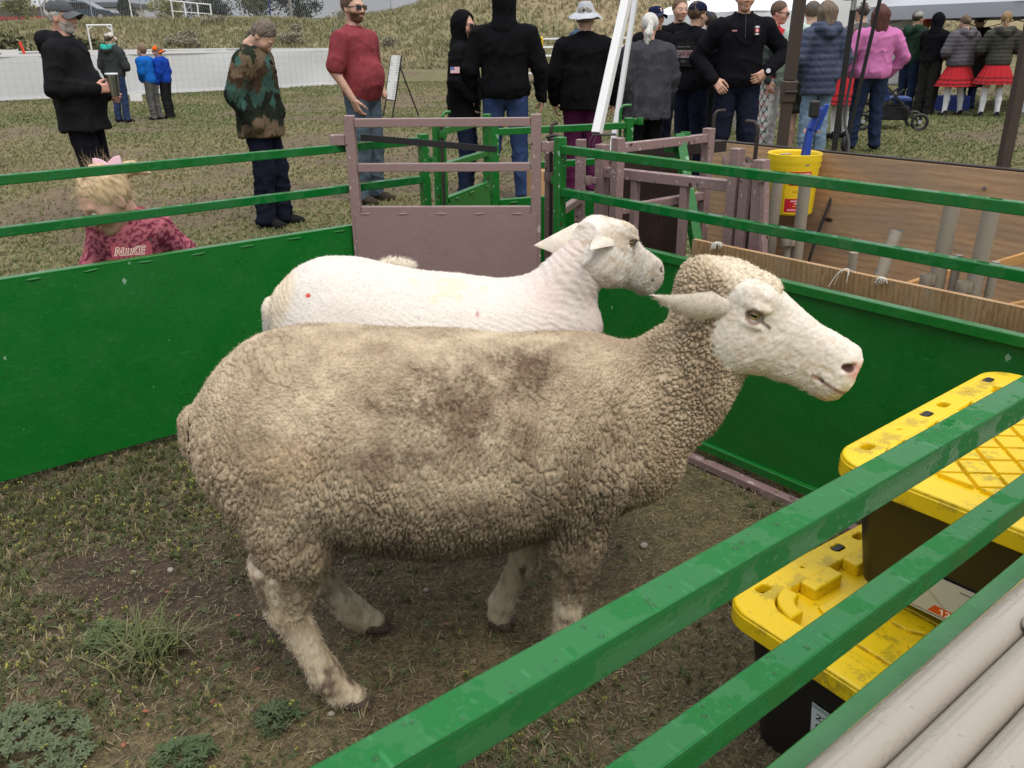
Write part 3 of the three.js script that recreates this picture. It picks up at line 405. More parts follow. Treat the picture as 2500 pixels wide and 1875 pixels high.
  // skin: head and legs in one geometry
  const face = (u, v, w) => {
    const n = fbm(u * 40, v * 60, w * 40, 4), g = noise(u * 220, v * 500, w * 300), aw = Math.abs(w); let c = [0.70 + 0.1 * n + 0.06 * g, 0.645 + 0.1 * n + 0.06 * g, 0.56 + 0.1 * n + 0.06 * g];
    c = mixc(c, [0.55, 0.42, 0.29], clamp(sst(0.1, 0.5, n) * 0.5, 0, 1));
    const nose = sst(1.15, 0.75, Math.hypot((u - 0.318) / 0.03, (v + 0.004) / 0.024, (aw - 0.02) / 0.034) + 0.25 * n); c = mixc(c, [0.58, 0.31, 0.25], nose * 0.85);
    const nos = sst(1.3, 0.9, Math.hypot((u - 0.304) / 0.014, (v - 0.001) / 0.008, (aw - 0.043) / 0.014)); c = mixc(c, [0.07, 0.03, 0.028], nos);
    const lid = sst(0.32, 0.1, Math.abs(Math.hypot((u - 0.064) / 0.0185, (v - 0.036) / 0.0125) - 1)) * (aw > 0.05 ? 1 : 0); c = mixc(c, [0.2, 0.11, 0.08], lid * 0.85);
    const tx = (u - 0.083) / 0.026, tear = tx > 0 && tx < 1 ? sst(0.005, 0.0015, Math.abs(v - 0.03 + tx * 0.008 + 0.002 * n)) * (aw > 0.04 ? 1 : 0) : 0; c = mixc(c, [0.09, 0.06, 0.045], tear * 0.9);
    const lip = sst(0.0055, 0.002, Math.abs(v + 0.0475 - 0.15 * Math.max(0, 0.318 - u))) * (u > 0.24 ? 1 : 0); c = mixc(c, [0.24, 0.12, 0.09], lip * 0.8);
    const chin = sst(1.2, 0.5, SPOT(u, v, w, [0.3, -0.075, 0], [0.035, 0.014, 0.05]) + 0.4 * n); c = mixc(c, [0.56, 0.43, 0.2], chin * 0.5);
    return c;
  };
  const legCol = (x, y, z) => { const n = fbm(x * 45, y * 26, z * 45, 4), n2 = fbm(x * 16, y * 16 + 4, z * 16, 3), g = noise(x * 300, y * 120, z * 300); let c = mixc([0.62, 0.53, 0.40], [0.36, 0.27, 0.18], clamp(0.35 + n + 0.4 * n2, 0, 1)); c = mixc(c, [0.09, 0.055, 0.035], sst(0.22, 0.42, n2 + 0.4 * n) * 0.75); const k = 1 + 0.14 * g; return c.map(v => v * k); };
  const core = solid([loft([[-0.5, 0.76, 0.56, 0.1], [-0.3, 0.82, 0.47, 0.18], [0.0, 0.8, 0.42, 0.2], [0.25, 0.78, 0.45, 0.16], [0.42, 0.72, 0.5, 0.09]], 0.03), rc([0.36, 0.66, 0], [0.6, 0.87, 0.01], 0.1, 0.06, 0.04), ...[0.145, -0.12].map(z => rc([-0.38, 0.6, z * 0.7], [-0.385, 0.38, z], 0.09, 0.045)), rc([0.27, 0.58, 0.09], [0.262, 0.42, 0.105], 0.07, 0.04), rc([0.25, 0.58, -0.09], [0.215, 0.42, -0.1], 0.07, 0.04)], 0.02, null, legCol), gs = [headGeo(F, 0.0028, face)]; for (const k in legs) gs.push(solid(bone(legs[k], 0.012), 0.004, (x, y, z) => 0.0022 * noise(x * 110, y * 60, z * 110), legCol));
  [core, ...gs].forEach(g => g.deleteAttribute('uv')); mesh('body', mergeGeometries([core, ...gs]), skinM, S);
  for (const [x, z, yw] of [[-0.25, 0.152, -0.1], [-0.222, -0.12, 0], [0.275, 0.108, 0], [0.108, -0.1, -0.5]]) mesh('hoof', mergeG(hoofGeo([x, 0, z], yw)), hoofM, S);
  const e1 = earGeo([0.58, 0.918, 0.085], [-0.152, 0.036, 0.06], [0.3, 1, 0.1], 0.205, 0.036, 0.75, 0.004), e2 = earGeo([0.6, 0.915, -0.07], [0.05, 0.02, -0.16], [1, 0.2, 0.1], 0.14, 0.036, -0.8, 0.03);
  mesh('ear', e1, skinM, S); mesh('ear', e2, skinM, S); hairs(S, 'ear_hair', [e1, e2], 9000, 47, () => 0.006, 0.0008, (p, n, r) => V(-1.6 + (r() - 0.5), 0.3 + (r() - 0.5), (r() - 0.5)), fleeceM); for (const s of [1, -1]) mesh('eye', eyeGeo(F, s), eyeM, S);
  hairs(S, 'wool_fibres', [fg, fb], 120000, 41, (p) => p.y < 0.42 ? 0.01 : 0.006, 0.0007, (p, n, r) => V((r() - 0.5) * 1.8, (r() - 0.75) * 1.8, (r() - 0.5) * 1.8), fleeceM);
  hairs(S, 'short_hair', gs, 46000, 43, (p, gi) => gi ? 0.008 : 0.006, 0.0009, (p, n, r, gi) => gi ? V((r() - 0.5), -1.6, (r() - 0.5)) : V(F.u.x * -2 + (r() - 0.5), F.u.y * -2 - 0.6 + (r() - 0.5), F.u.z * -2 + (r() - 0.5)), fleeceM, (x, y, z, gi) => gi || ((x - F.o[0]) * F.m[0][0] + (y - F.o[1]) * F.m[0][1] + (z - F.o[2]) * F.m[0][2]) < 0.27);
}
// ---------- shorn sheep behind ----------
{
  const S = thing('sheep', 'freshly shorn white sheep standing behind the woolly one', 'sheep', [-0.15, 0, -2.35], R(3));
  const F = headFrame([0.405, 0.884, -0.03], R(-22), R(-44), 0, [1.0, 1.04, 0.94]);
  const body = [
    loft([[-0.545, 0.76, 0.68, 0.03], [-0.52, 0.80, 0.60, 0.09], [-0.47, 0.846, 0.52, 0.15], [-0.40, 0.877, 0.47, 0.19], [-0.31, 0.88, 0.44, 0.21], [-0.22, 0.856, 0.41, 0.225], [-0.1, 0.829, 0.40, 0.232], [0.0, 0.817, 0.40, 0.228], [0.1, 0.802, 0.41, 0.215], [0.18, 0.79, 0.43, 0.19], [0.26, 0.77, 0.45, 0.155], [0.33, 0.72, 0.48, 0.11], [0.37, 0.66, 0.54, 0.05]], 0.05, 2.15),
    rc([0.2, 0.65, 0], [0.375, 0.855, -0.02], 0.13, 0.076, 0.06, 0.8), rc([0.30, 0.60, 0], [0.34, 0.66, 0], 0.09, 0.08, 0.05),
    rc([-0.535, 0.73, 0], [-0.55, 0.66, 0], 0.035, 0.022, 0.03),
    rc([-0.38, 0.62, 0.09], [-0.34, 0.45, 0.12], 0.13, 0.075, 0.06), rc([-0.38, 0.62, -0.09], [-0.34, 0.45, -0.12], 0.13, 0.075, 0.06), rc([0.2, 0.56, 0.1], [0.19, 0.40, 0.1], 0.1, 0.05, 0.05), rc([0.2, 0.56, -0.1], [0.19, 0.40, -0.1], 0.1, 0.05, 0.05),
    ...[1, -1].flatMap(s => [...bone([[-0.34, 0.45, 0.12 * s, 0.07], [-0.42, 0.28, 0.12 * s, 0.034], [-0.41, 0.1, 0.12 * s, 0.024], [-0.39, 0.03, 0.12 * s, 0.026]], 0.02), ...bone([[0.19, 0.40, 0.1 * s, 0.05], [0.19, 0.27, 0.1 * s, 0.034], [0.19, 0.1, 0.1 * s, 0.023], [0.2, 0.03, 0.1 * s, 0.026]], 0.02)]),
  ];
  const disp = (x, y, z) => {                                           // comb ridges of the shears, neck skin folds
    const w = 0.03 * noise(x * 5, y * 5, z * 5), nk = sst(0.12, 0.3, x + 0.3 * (y - 0.7)), rid = Math.sin((y * 0.8 + x * 0.45 + w) * 430 + 7 * noise(x * 9, y * 9, z * 9) + 3 * noise(x * 31, y * 31, z * 31)); worley(x * 150, y * 120, z * 150);
    let d = 0.0007 * rid * clamp(0.4 + 1.3 * noise(x * 6, y * 6, z * 6), 0, 1.4) + 0.0028 * (WO[1] - WO[0]) + 0.004 * fbm(x * 18, y * 18, z * 18, 3); const sx = x + y * 0.75; d += nk * 0.0011 * Math.sin(sx * 190 + 5 * noise(x * 12, y * 12, z * 12)); return d;
  };
  const colour = (x, y, z) => {
    const n = fbm(x * 12, y * 12, z * 12, 4), g = noise(x * 240, y * 200, z * 240), nk = sst(0.1, 0.32, x + 0.3 * (y - 0.7)); const rid = Math.sin((y * 0.8 + x * 0.45 + 0.03 * noise(x * 5, y * 5, z * 5)) * 430 + 7 * noise(x * 9, y * 9, z * 9) + 3 * noise(x * 31, y * 31, z * 31)); let c = [0.66, 0.615, 0.56].map(v => v * (1 + 0.07 * g + 0.05 * n)); c = mixc(c, [0.54, 0.46, 0.43], clamp(-rid, 0, 1) * 0.24 * clamp(0.5 + 1.4 * noise(x * 7, y * 7, z * 7), 0, 1));
    worley(x * 95, y * 80, z * 95); c = mixc(c, [0.60, 0.46, 0.42], clamp((0.3 * nk + 0.05) * (0.7 + 1.6 * n) + 0.25 * nk * WO[0], 0, 0.7));
    c = mixc(c, [0.66, 0.53, 0.34], sst(1.2, 0.5, SPOT(x, y, z, [-0.5, 0.8, 0.05], [0.06, 0.12, 0.16]) + 0.6 * n) * 0.6); c = mixc(c, [0.66, 0.56, 0.33], sst(1.2, 0.5, SPOT(x, y, z, [-0.02, 0.81, 0.08], [0.09, 0.03, 0.08]) + 1.6 * fbm(x * 30, y * 30, z * 30, 3)) * 0.4);
    c = mixc(c, [0.5, 0.05, 0.04], sst(1.1, 0.8, SPOT(x, y, z, [-0.405, 0.815, 0.115], [0.009, 0.007, 0.05]) + 0.3 * g)); c = mixc(c, [0.45, 0.2, 0.2], sst(1.1, 0.7, SPOT(x, y, z, [0.05, 0.755, 0.14], [0.006, 0.009, 0.06])) * 0.7);
    return c;
  };
  const bg = solid(body, 0.0042, disp, colour);
  const face = (u, v, w) => { const n = fbm(u * 40, v * 50, w * 40, 4), g = noise(u * 260, v * 300, w * 260), aw = Math.abs(w); let c = [0.70 + 0.1 * n + 0.05 * g, 0.65 + 0.1 * n + 0.05 * g, 0.58 + 0.1 * n + 0.05 * g]; c = mixc(c, [0.45, 0.33, 0.2], clamp(sst(0.0, 0.4, n + 0.5 * sst(0.09, 0.0, Math.hypot(u - 0.03, v - 0.06))) * 0.55, 0, 1)); c = mixc(c, [0.34, 0.25, 0.18], sst(1.1, 0.5, Math.hypot((u - 0.28) / 0.06, (v + 0.02) / 0.05) + 0.6 * n) * 0.5); const lid = sst(0.34, 0.1, Math.abs(Math.hypot((u - 0.064) / 0.0185, (v - 0.036) / 0.0125) - 1)) * (aw > 0.05 ? 1 : 0); c = mixc(c, [0.12, 0.08, 0.06], lid * 0.9); const nos = sst(1.3, 0.9, Math.hypot((u - 0.304) / 0.014, (v - 0.001) / 0.008, (aw - 0.043) / 0.014)); return mixc(c, [0.08, 0.05, 0.05], nos); };
  const hg = headGeo(F, 0.0036, face), gs = [bg, hg]; gs.forEach(g => g.deleteAttribute('uv')); mesh('body', mergeGeometries(gs), skinM, S);
  for (const [x, z] of [[-0.375, 0.12], [-0.375, -0.12], [0.215, 0.1], [0.215, -0.1]]) mesh('hoof', mergeG(hoofGeo([x, 0, z], 0)), hoofM, S);
  mesh('ear', earGeo(F.p(0.0, 0.02, -0.045), [-0.13, -0.012, -0.045], [0.3, 0.85, -0.5], 0.165, 0.03, -0.8, 0.012), skinM, S);
  mesh('ear', earGeo(F.p(-0.015, 0.045, 0.045), [-0.45, -0.02, 0.75], [-0.69, 0.195, -0.4], 0.15, 0.036, 1.0, 0.012), skinM, S);
  for (const s of [1, -1]) mesh('eye', eyeGeo(F, s), eyeM, S);
  hairs(S, 'stubble', gs, 52000, 51, () => 0.005, 0.0009, (p, n, r) => V((r() - 0.5) * 2, (r() - 0.75) * 2, (r() - 0.5) * 2), fleeceM, (x, y) => y > 0.42);
  // unshorn tuft left on the far hip
  const tg = solid([rc([-0.22, 0.832, -0.1], [-0.165, 0.835, -0.1], 0.014, 0.01, 0.02), rc([-0.19, 0.838, -0.1], [-0.14, 0.828, -0.1], 0.011, 0.008, 0.02)], 0.004, (x, y, z) => 0.006 * noise(x * 90, y * 60, z * 90), (x, y, z) => [0.74, 0.69, 0.58]); tg.deleteAttribute('uv');
  mesh('wool_tuft', tg, fleeceM, S); hairs(S, 'wool_fibres', [tg], 1200, 57, () => 0.012, 0.0012, (p, n, r) => V(0.6 + r(), 0.2, (r() - 0.5)), fleeceM);
}

// ================= PEOPLE =================
const clothM = new THREE.MeshPhysicalMaterial({ vertexColors: true, roughness: 1, specularIntensity: 0.2 }), shinyClothM = new THREE.MeshPhysicalMaterial({ vertexColors: true, roughness: 0.65, specularIntensity: 0.45 }), peopleSkinM = std(0xffffff, 0.6, { vertexColors: true }), hairMat = std(0xffffff, 0.75, { vertexColors: true }), shoeM = std(lin(0.012, 0.012, 0.013), 0.7);
const lensM = new THREE.MeshPhysicalMaterial({ color: 0x050505, roughness: 0.08, clearcoat: 1 });
const SK = { fair: [0.56, 0.34, 0.25], pink: [0.6, 0.33, 0.25], tan: [0.47, 0.28, 0.19] };
const C = { black: [0.006, 0.006, 0.0075], navy: [0.007, 0.009, 0.019], jean: [0.028, 0.045, 0.10], jeanL: [0.11, 0.17, 0.26], jeanD: [0.012, 0.02, 0.045] };
function fabric(c, v = 0.18) { return (x, y, z) => { const k = 1 + v * noise(x * 34, y * 34, z * 34) + v * 0.7 * noise(x * 150, y * 150, z * 150); return [c[0] * k, c[1] * k, c[2] * k]; }; }
const fold = (x, y, z, s = 1) => { const a = 1 - Math.abs(noise(x * 7 * s, y * 9 * s + x * 4, z * 7 * s)), b = 1 - Math.abs(noise(x * 13 + 4, y * 10 - z * 6, z * 13)); return 0.013 * (a * a * a * a - 0.35) + 0.006 * (b * b * b - 0.4); };
// hand: w wrist, d along, n palm normal, t towards the thumb; curl in radians
function handPrims(w, d, n, t, curl, k = 1) {
  const L = [], P = (a, b, c) => [w.x + (d.x * a + n.x * b + t.x * c) * k, w.y + (d.y * a + n.y * b + t.y * c) * k, w.z + (d.z * a + n.z * b + t.z * c) * k];
  for (const c of [-0.026, -0.009, 0.008, 0.025]) L.push(rc(P(0.012, 0, c * 0.7), P(0.088, 0, c), 0.017 * k, 0.0115 * k, 0.014 * k));
  const len = [0.062, 0.078, 0.085, 0.075];
  [-0.03, -0.0105, 0.0095, 0.029].forEach((c, i) => { let a = 0.088, b = 0, th = curl * (0.5 + 0.12 * (3 - i)), q = P(a, b, c); for (let s = 0; s < 3; s++) { const l = len[i] * [0.45, 0.31, 0.24][s]; a += Math.cos(th) * l; b += Math.sin(th) * l; const e = P(a, b, c * 1.04); L.push(rc(q, e, (0.0098 - s * 0.0008) * k, (0.009 - s * 0.0009) * k, 0.003)); q = e; th += curl * 0.75; } });
  L.push(rc(P(0.02, 0.006, 0.03), P(0.05, 0.016, 0.052), 0.015 * k, 0.0115 * k, 0.012 * k), rc(P(0.05, 0.016, 0.052), P(0.082, 0.032 + 0.012 * curl, 0.056), 0.0115 * k, 0.0095 * k, 0.004), rc(P(0.082, 0.032 + 0.012 * curl, 0.056), P(0.106, 0.046 + 0.02 * curl, 0.05), 0.0095 * k, 0.008 * k, 0.003));
  return L;
}
const HEAD = (o) => [el([0, 0.03, -0.012], [0.075, 0.088, 0.094], 0.02), el([0, -0.032, 0.02], [0.058, 0.08, 0.068], 0.04), el([0, -0.092, 0.058], [0.026, 0.02, 0.024], 0.03), rc([0, 0.012, 0.088], [0, -0.028, 0.107], 0.009, 0.0135, 0.012), el([0.013, -0.035, 0.098], [0.009, 0.008, 0.012], 0.008), el([-0.013, -0.035, 0.098], [0.009, 0.008, 0.012], 0.008), rc([-0.034, 0.022, 0.078], [0.034, 0.022, 0.078], 0.012, 0.012, 0.015),
  el([0.04, -0.026, 0.058], [0.028, 0.03, 0.03], 0.025), el([-0.04, -0.026, 0.058], [0.028, 0.03, 0.03], 0.025), el([0.032, 0.001, 0.098], [0.019, 0.012, 0.017], 0.01, 1), el([-0.032, 0.001, 0.098], [0.019, 0.012, 0.017], 0.01, 1),
  el([0, -0.056, 0.09], [0.023, 0.007, 0.01], 0.006), el([0, -0.069, 0.087], [0.021, 0.008, 0.011], 0.006), ...[1, -1].flatMap(s => [el([0.074 * s, -0.006, -0.012], [0.012, 0.032, 0.019], 0.008), el([0.084 * s, -0.004, -0.006], [0.006, 0.02, 0.01], 0.006, 1)]),
  rc([0, -0.06, -0.02], [0, -0.135, -0.035], 0.05, 0.05, 0.03)];
function faceCol(sk, o) { return (x, y, z) => {
  const n = fbm(x * 30, y * 30, z * 30, 3), g = noise(x * 130, y * 130, z * 130); let c = [sk[0] * (1 + 0.12 * n + 0.05 * g), sk[1] * (1 + 0.14 * n + 0.05 * g), sk[2] * (1 + 0.14 * n + 0.05 * g)];
  c = mixc(c, [0.5, 0.17, 0.13], sst(1.25, 0.7, Math.hypot(x / 0.024, (y + 0.062) / 0.0125, (z - 0.094) / 0.02)) * 0.75); if (z > 0.05) c = mixc(c, [sk[0], sk[1] * 0.72, sk[2] * 0.68], sst(1.2, 0.4, Math.hypot((Math.abs(x) - 0.038) / 0.028, (y + 0.026) / 0.026)) * 0.45);
  if (z > 0.06) c = mixc(c, o.brow || [0.09, 0.06, 0.04], sst(1.2, 0.7, Math.hypot((Math.abs(x) - 0.032) / 0.02, (y - 0.026 + Math.abs(x) * 0.1) / 0.0055)) * 0.8);
  if (o.beard) { const b = sst(-0.04, -0.055, y + 0.02 * n - Math.abs(x) * 0.15) * sst(-0.01, 0.02, z) * (Math.hypot(x / 0.022, (y + 0.063) / 0.011) < 1 && z > 0.08 ? 0 : 1) + sst(1.3, 0.9, Math.hypot(x / 0.03, (y + 0.047) / 0.007)) * (z > 0.07 ? 1 : 0); c = mixc(c, o.beard.map(v => v * (1 + 0.5 * g)), clamp(b, 0, 1) * (o.beardA || 0.92)); }
  return c; }; }
const hairDisp = (x, y, z) => 0.0045 * noise(x * 95, y * 16, z * 95) + 0.003 * noise(x * 210, y * 30, z * 210), hairCol = c => (x, y, z) => { const k = 1 + 0.38 * noise(x * 130, y * 18, z * 130) + 0.2 * noise(x * 300, y * 40, z * 300); return [c[0] * k, c[1] * k, c[2] * k]; };
const flagTex = ctex(152, 96, (c) => { for (let i = 0; i < 13; i++) { c.fillStyle = i % 2 ? '#f1eef0' : '#c96a78'; c.fillRect(0, i * 96 / 13, 152, 8); } c.fillStyle = '#4a5590'; c.fillRect(0, 0, 66, 52); c.fillStyle = '#fff'; for (let j = 0; j < 5; j++) for (let i = 0; i < 6; i++) c.fillRect(6 + i * 10, 6 + j * 9, 3, 3); });
const flagM = std(0xffffff, 0.9, { map: flagTex }), flagRevM = std(0xffffff, 0.9, { map: (() => { const t = flagTex.clone(); t.wrapS = THREE.RepeatWrapping; t.repeat.x = -1; t.offset.x = 1; t.needsUpdate = true; return t; })() });
function patch(parent, name, m, w, h, p, yaw, pitch = 0, roll = 0) { const g = new THREE.BoxGeometry(w, h, 0.003); at(g, p[0], p[1], p[2], yaw, pitch, roll); return mesh(name, g, m, parent); }

function person(o) {
  const Hh = o.H, b = o.b || 1, s = Hh / 1.75, G = thing('person', o.label, 'person', [o.p[0], (o.y || 0), o.p[1]], R(o.yaw), o.group), le = o.lean || 0, sd = o.side || 0, cell = o.cell || 0.016, hc = o.hcell || cell * 0.55;
  const up = (x, y, z) => [(x + Math.max(0, y - 0.5) * sd) * Hh, y * Hh, (z + Math.max(0, y - 0.5) * le) * Hh], sk = o.skin || SK.fair;
  const arms = [1, -1].map(q => { const a = (q > 0 ? o.aL : o.aR) || [0.15, 0.645, -0.015, 0.148, 0.5, 0.035]; return { q, sh: up(0.112 * b ** 0.5 * q, 0.786, -0.005), e: up(a[0] * q * b ** 0.4, a[1], a[2]), w: up(a[3] * q * b ** 0.4, a[4], a[5]), none: a[6] }; });
  const lg = [1, -1].map(q => { const f = (q > 0 ? o.fL : o.fR) || [0.06, 0.0]; return { q, h: up(0.05 * q * b ** 0.5, 0.52, -0.005).map((v, i) => i === 1 ? 0.52 * Hh : v), k: [(0.052 * q + (f[0] * q - 0.052 * q) * 0.5) * Hh, 0.285 * Hh, (f[1] * 0.5 + 0.012) * Hh], a: [f[0] * q * Hh, 0.05 * Hh, (f[1] - 0.012) * Hh] }; });
  const T = (t, bb) => [el(up(0, 0.55, -0.004), [(0.094 * bb) * Hh + t, 0.075 * Hh + t, 0.07 * bb * Hh + t], 0.05), el(up(0, 0.63, 0.002), [0.084 * bb * Hh + t, 0.1 * Hh + t, 0.063 * bb * Hh + t], 0.05), el(up(0, 0.735, 0), [0.096 * bb ** 0.6 * Hh + t, 0.1 * Hh + t, 0.068 * bb ** 0.6 * Hh + t], 0.05), rc(up(-0.078, 0.784, -0.006), up(0.078, 0.784, -0.006), 0.036 * Hh + t, 0.036 * Hh + t, 0.05), rc(up(0, 0.84, -0.008), up(0.1 * b ** 0.5, 0.788, -0.008), 0.024 * Hh + t * 0.6, 0.024 * Hh + t * 0.7, 0.03), rc(up(0, 0.84, -0.008), up(-0.1 * b ** 0.5, 0.788, -0.008), 0.024 * Hh + t * 0.6, 0.024 * Hh + t * 0.7, 0.03), o.belly ? el(up(0, 0.615, 0.04), [0.085 * b * Hh + t, 0.09 * Hh + t, (0.05 + o.belly) * Hh + t], 0.05) : null, o.bust ? el(up(0, 0.72, 0.045), [0.085 * Hh + t, 0.045 * Hh + t, 0.04 * Hh + t], 0.04) : null];
  // body: one skin surface, fine head and hands
  const thin = -0.012, bodyL = [...T(thin, b).map(p => p), rc(up(0, 0.8, -0.008), up(0, 0.87, 0), 0.034 * Hh, 0.03 * Hh, 0.03)];
  for (const l of lg) bodyL.push(rc(l.h, l.k, 0.046 * Hh * b ** 0.5, 0.031 * Hh, 0.02), rc(l.k, [l.k[0] * 0.5 + l.a[0] * 0.5, (l.k[1] + l.a[1]) * 0.55, (l.k[2] + l.a[2]) / 2 - 0.008 * Hh], 0.03 * Hh, 0.028 * Hh, 0.02), rc([l.k[0] * 0.5 + l.a[0] * 0.5, (l.k[1] + l.a[1]) * 0.55, (l.k[2] + l.a[2]) / 2 - 0.008 * Hh], l.a, 0.028 * Hh, 0.02 * Hh, 0.02));
  for (const a of arms) bodyL.push(rc(a.sh, a.e, 0.028 * Hh * b ** 0.4, 0.0235 * Hh, 0.02), rc(a.e, a.w, 0.0235 * Hh, 0.0165 * Hh, 0.015));
  const parts = [solid(bodyL, cell * 1.15, null, (x, y, z) => { const k = 1 + 0.08 * noise(x * 40, y * 40, z * 40); return sk.map(v => v * k); })];
  for (const a of arms) if (!a.none) { const w = V(...a.w), d = V(...(a.q > 0 ? o.hL : o.hR) || [a.w[0] - a.e[0], a.w[1] - a.e[1], a.w[2] - a.e[2]]).normalize(); let n = V(...((a.q > 0 ? o.nL : o.nR) || [-a.q, 0, 0.15])); n.addScaledVector(d, -n.dot(d)).normalize(); let t = d.clone().cross(n); const want = V(...((a.q > 0 ? o.tL : o.tR) || [0, 0, 1])); if (t.dot(want) < 0) t.negate(); parts.push(solid(handPrims(w, d, n, t, o.curl ?? 0.6, s * (o.hk || 1)), Math.max(0.0045, hc * 0.75), null, (x, y, z) => { const k = 1 + 0.1 * noise(x * 90, y * 90, z * 90); return [sk[0] * k, sk[1] * k * 0.95, sk[2] * k * 0.95]; })); }
  const hs = (o.hs || 1) * Hh * 0.13 / 0.225 * (o.child ? 1.22 : 1), hp = up(0, 0.929 - (o.child ? 0.012 : 0), 0.012), HM = new THREE.Matrix4().makeRotationFromEuler(new THREE.Euler(R(o.hPitch || 0), R(o.hYaw || 0), R(o.hRoll || 0), 'YXZ')).setPosition(hp[0], hp[1] - 0.1 * hs, hp[2] - 0.03 * hs).multiply(new THREE.Matrix4().makeTranslation(0, 0.1 * hs, 0.03 * hs)).multiply(new THREE.Matrix4().makeScale(hs, hs, hs));
  const hg = solid(HEAD(o), hc / hs, null, faceCol(sk, o)); hg.applyMatrix4(HM); parts.push(hg); parts.forEach(g => g.deleteAttribute('uv'));
  mesh('body', mergeGeometries(parts), peopleSkinM, G);
  const inHead = (name, g, m, par = G) => { g.applyMatrix4(HM); return mesh(name, g, m, par); };
  if (!o.noEyes) for (const q of [1, -1]) { const e = new THREE.SphereGeometry(0.0125, 14, 10), p = e.attributes.position, c = []; for (let i = 0; i < p.count; i++) { const r = Math.hypot(p.getX(i) + 0.001, p.getY(i)) / 0.0125, f = p.getZ(i) > 0; c.push(...(f && r < 0.5 ? [0.02, 0.018, 0.015] : [0.55, 0.5, 0.46])); } e.setAttribute('color', new THREE.Float32BufferAttribute(c, 3)); inHead('eye', e.translate(0.032 * q, 0.002, 0.0815), peopleSkinM); }
  // hair
  if (o.hair) {
    const h = o.hair, L = [el([0, 0.036, -0.02], [0.084, 0.095 + (h.top || 0), 0.098], 0.02)], cut = h.cut ?? -0.075;
    if (h.type === 'long') L.push(rc([0, 0.0, -0.075], [0, -0.2 - (h.len || 0), -0.09], 0.085, 0.06, 0.04, 1.25, 0), rc([0.06, 0, -0.02], [0.065, -0.16, -0.04], 0.045, 0.04, 0.04), rc([-0.06, 0, -0.02], [-0.065, -0.16, -0.04], 0.045, 0.04, 0.04));
    if (h.type === 'pony') L.push(rc([0, -0.0, -0.11], [0.015, -0.08, -0.135], 0.03, 0.04, 0.02), rc([0.015, -0.08, -0.135], [0.03, -0.17, -0.12], 0.04, 0.022, 0.02));
    if (h.type === 'bun') L.push(el([0, 0.0, -0.115], [0.042, 0.042, 0.03], 0.012));
    if (h.type === 'braid') for (let i = 0; i < 13; i++) L.push(el([0.012 * (i % 2 ? 1 : -1) + 0.03 * i / 12, -0.02 - i * 0.036, -0.115 - 0.02 * Math.sin(i / 12 * 3)], [0.026 - 0.001 * i, 0.027, 0.021], 0.008));
    if (h.type === 'side') L.push(rc([0.02, 0.06, -0.1], [0.04, 0.05, -0.145], 0.026, 0.024, 0.02), rc([0.04, 0.05, -0.145], [0.06, 0.0, -0.185], 0.024, 0.008, 0.02));
    const lowBack = h.type === 'long' ? -0.5 : h.type === 'braid' ? -0.7 : h.type === 'pony' || h.type === 'side' ? -0.3 : cut;
    const g = solid(L, hc / hs * 0.9, hairDisp, hairCol(h.c), (x, y, z, d) => Math.max(d, (z - (0.018 + (h.fz || 0) + Math.max(0, y - 0.015) * (h.front ?? 0.85))), (h.type ? (z > -0.03 && Math.abs(x) < 0.05 ? -y - 0.1 : lowBack - y) : cut + 0.0 - y - Math.max(0, z + 0.03) * -1.1)));
    g.deleteAttribute('uv'); const hm = inHead('hair', g, hairMat); if (h.wisps) hairs(G, 'loose_hair', [g], h.wisps, 5, () => 0.05, 0.0006, (p, n, r) => V((r() - 0.5) * 2.4, (r() - 0.5) * 2, (r() - 0.5) * 2.4), hairMat);
    if (h.tie) inHead('hair_tie', at(new THREE.TorusGeometry(0.026, 0.009, 8, 18), 0.008, -0.03, -0.125, 0, 1.2), std(lin(...h.tie), 0.8));
  }
  // headwear
  if (o.hat) {
    const h = o.hat, yw = R(h.yaw || 0), rot = new THREE.Matrix4().makeRotationY(yw), col = fabric(h.c, 0.15); let g;
    if (h.type === 'cap') {
      g = solid([el([0, 0.05, -0.012], [0.089, 0.079, 0.104], 0.01)], hc / hs, (x, y, z) => -0.0025 * sst(0.08, 0.0, Math.abs(((Math.atan2(x, z + 0.012) + 6.283) % 1.047) - 0.52) < 0.02 ? 0 : 1) + 0.001 * noise(x * 60, y * 60, z * 60), col, (x, y, z, d) => Math.max(d, 0.036 + 0.15 * Math.min(0, z) - y)); g.applyMatrix4(rot); const cap = inHead('cap', g, clothM);
      const bg = new THREE.BufferGeometry(), P = [], I = [], N = 16, M = 8; for (const tp of [0, 1]) for (let j = 0; j <= M; j++) for (let i = 0; i <= N; i++) { const a = (i / N - 0.5) * 2.3, r0 = 0.096, ext = 0.075 * Math.pow(Math.cos(a / 1.35), 0.6), f = j / M, x = Math.sin(a) * (0.086 + 0.012 * f), z = Math.cos(a) * r0 - 0.01 + ext * f; P.push(x, 0.046 - 0.02 * f - 5.5 * x * x + (tp ? 0.004 : 0), z); } const q = (N + 1) * (M + 1); for (const k of [0, 1]) for (let j = 0; j < M; j++) for (let i = 0; i < N; i++) { const v = k * q + j * (N + 1) + i; if (k) I.push(v, v + N + 1, v + 1, v + 1, v + N + 1, v + N + 2); else I.push(v, v + 1, v + N + 1, v + 1, v + N + 2, v + N + 1); } for (let i = 0; i < N; i++) { const v = M * (N + 1) + i; I.push(v, v + 1, v + q, v + 1, v + q + 1, v + q); }
      bg.setAttribute('position', new THREE.Float32BufferAttribute(P, 3)); bg.setIndex(I); bg.computeVertexNormals(); bg.applyMatrix4(rot); const bm = inHead('brim', bg, std(lin(...(h.brim || h.c)), 0.85), cap);
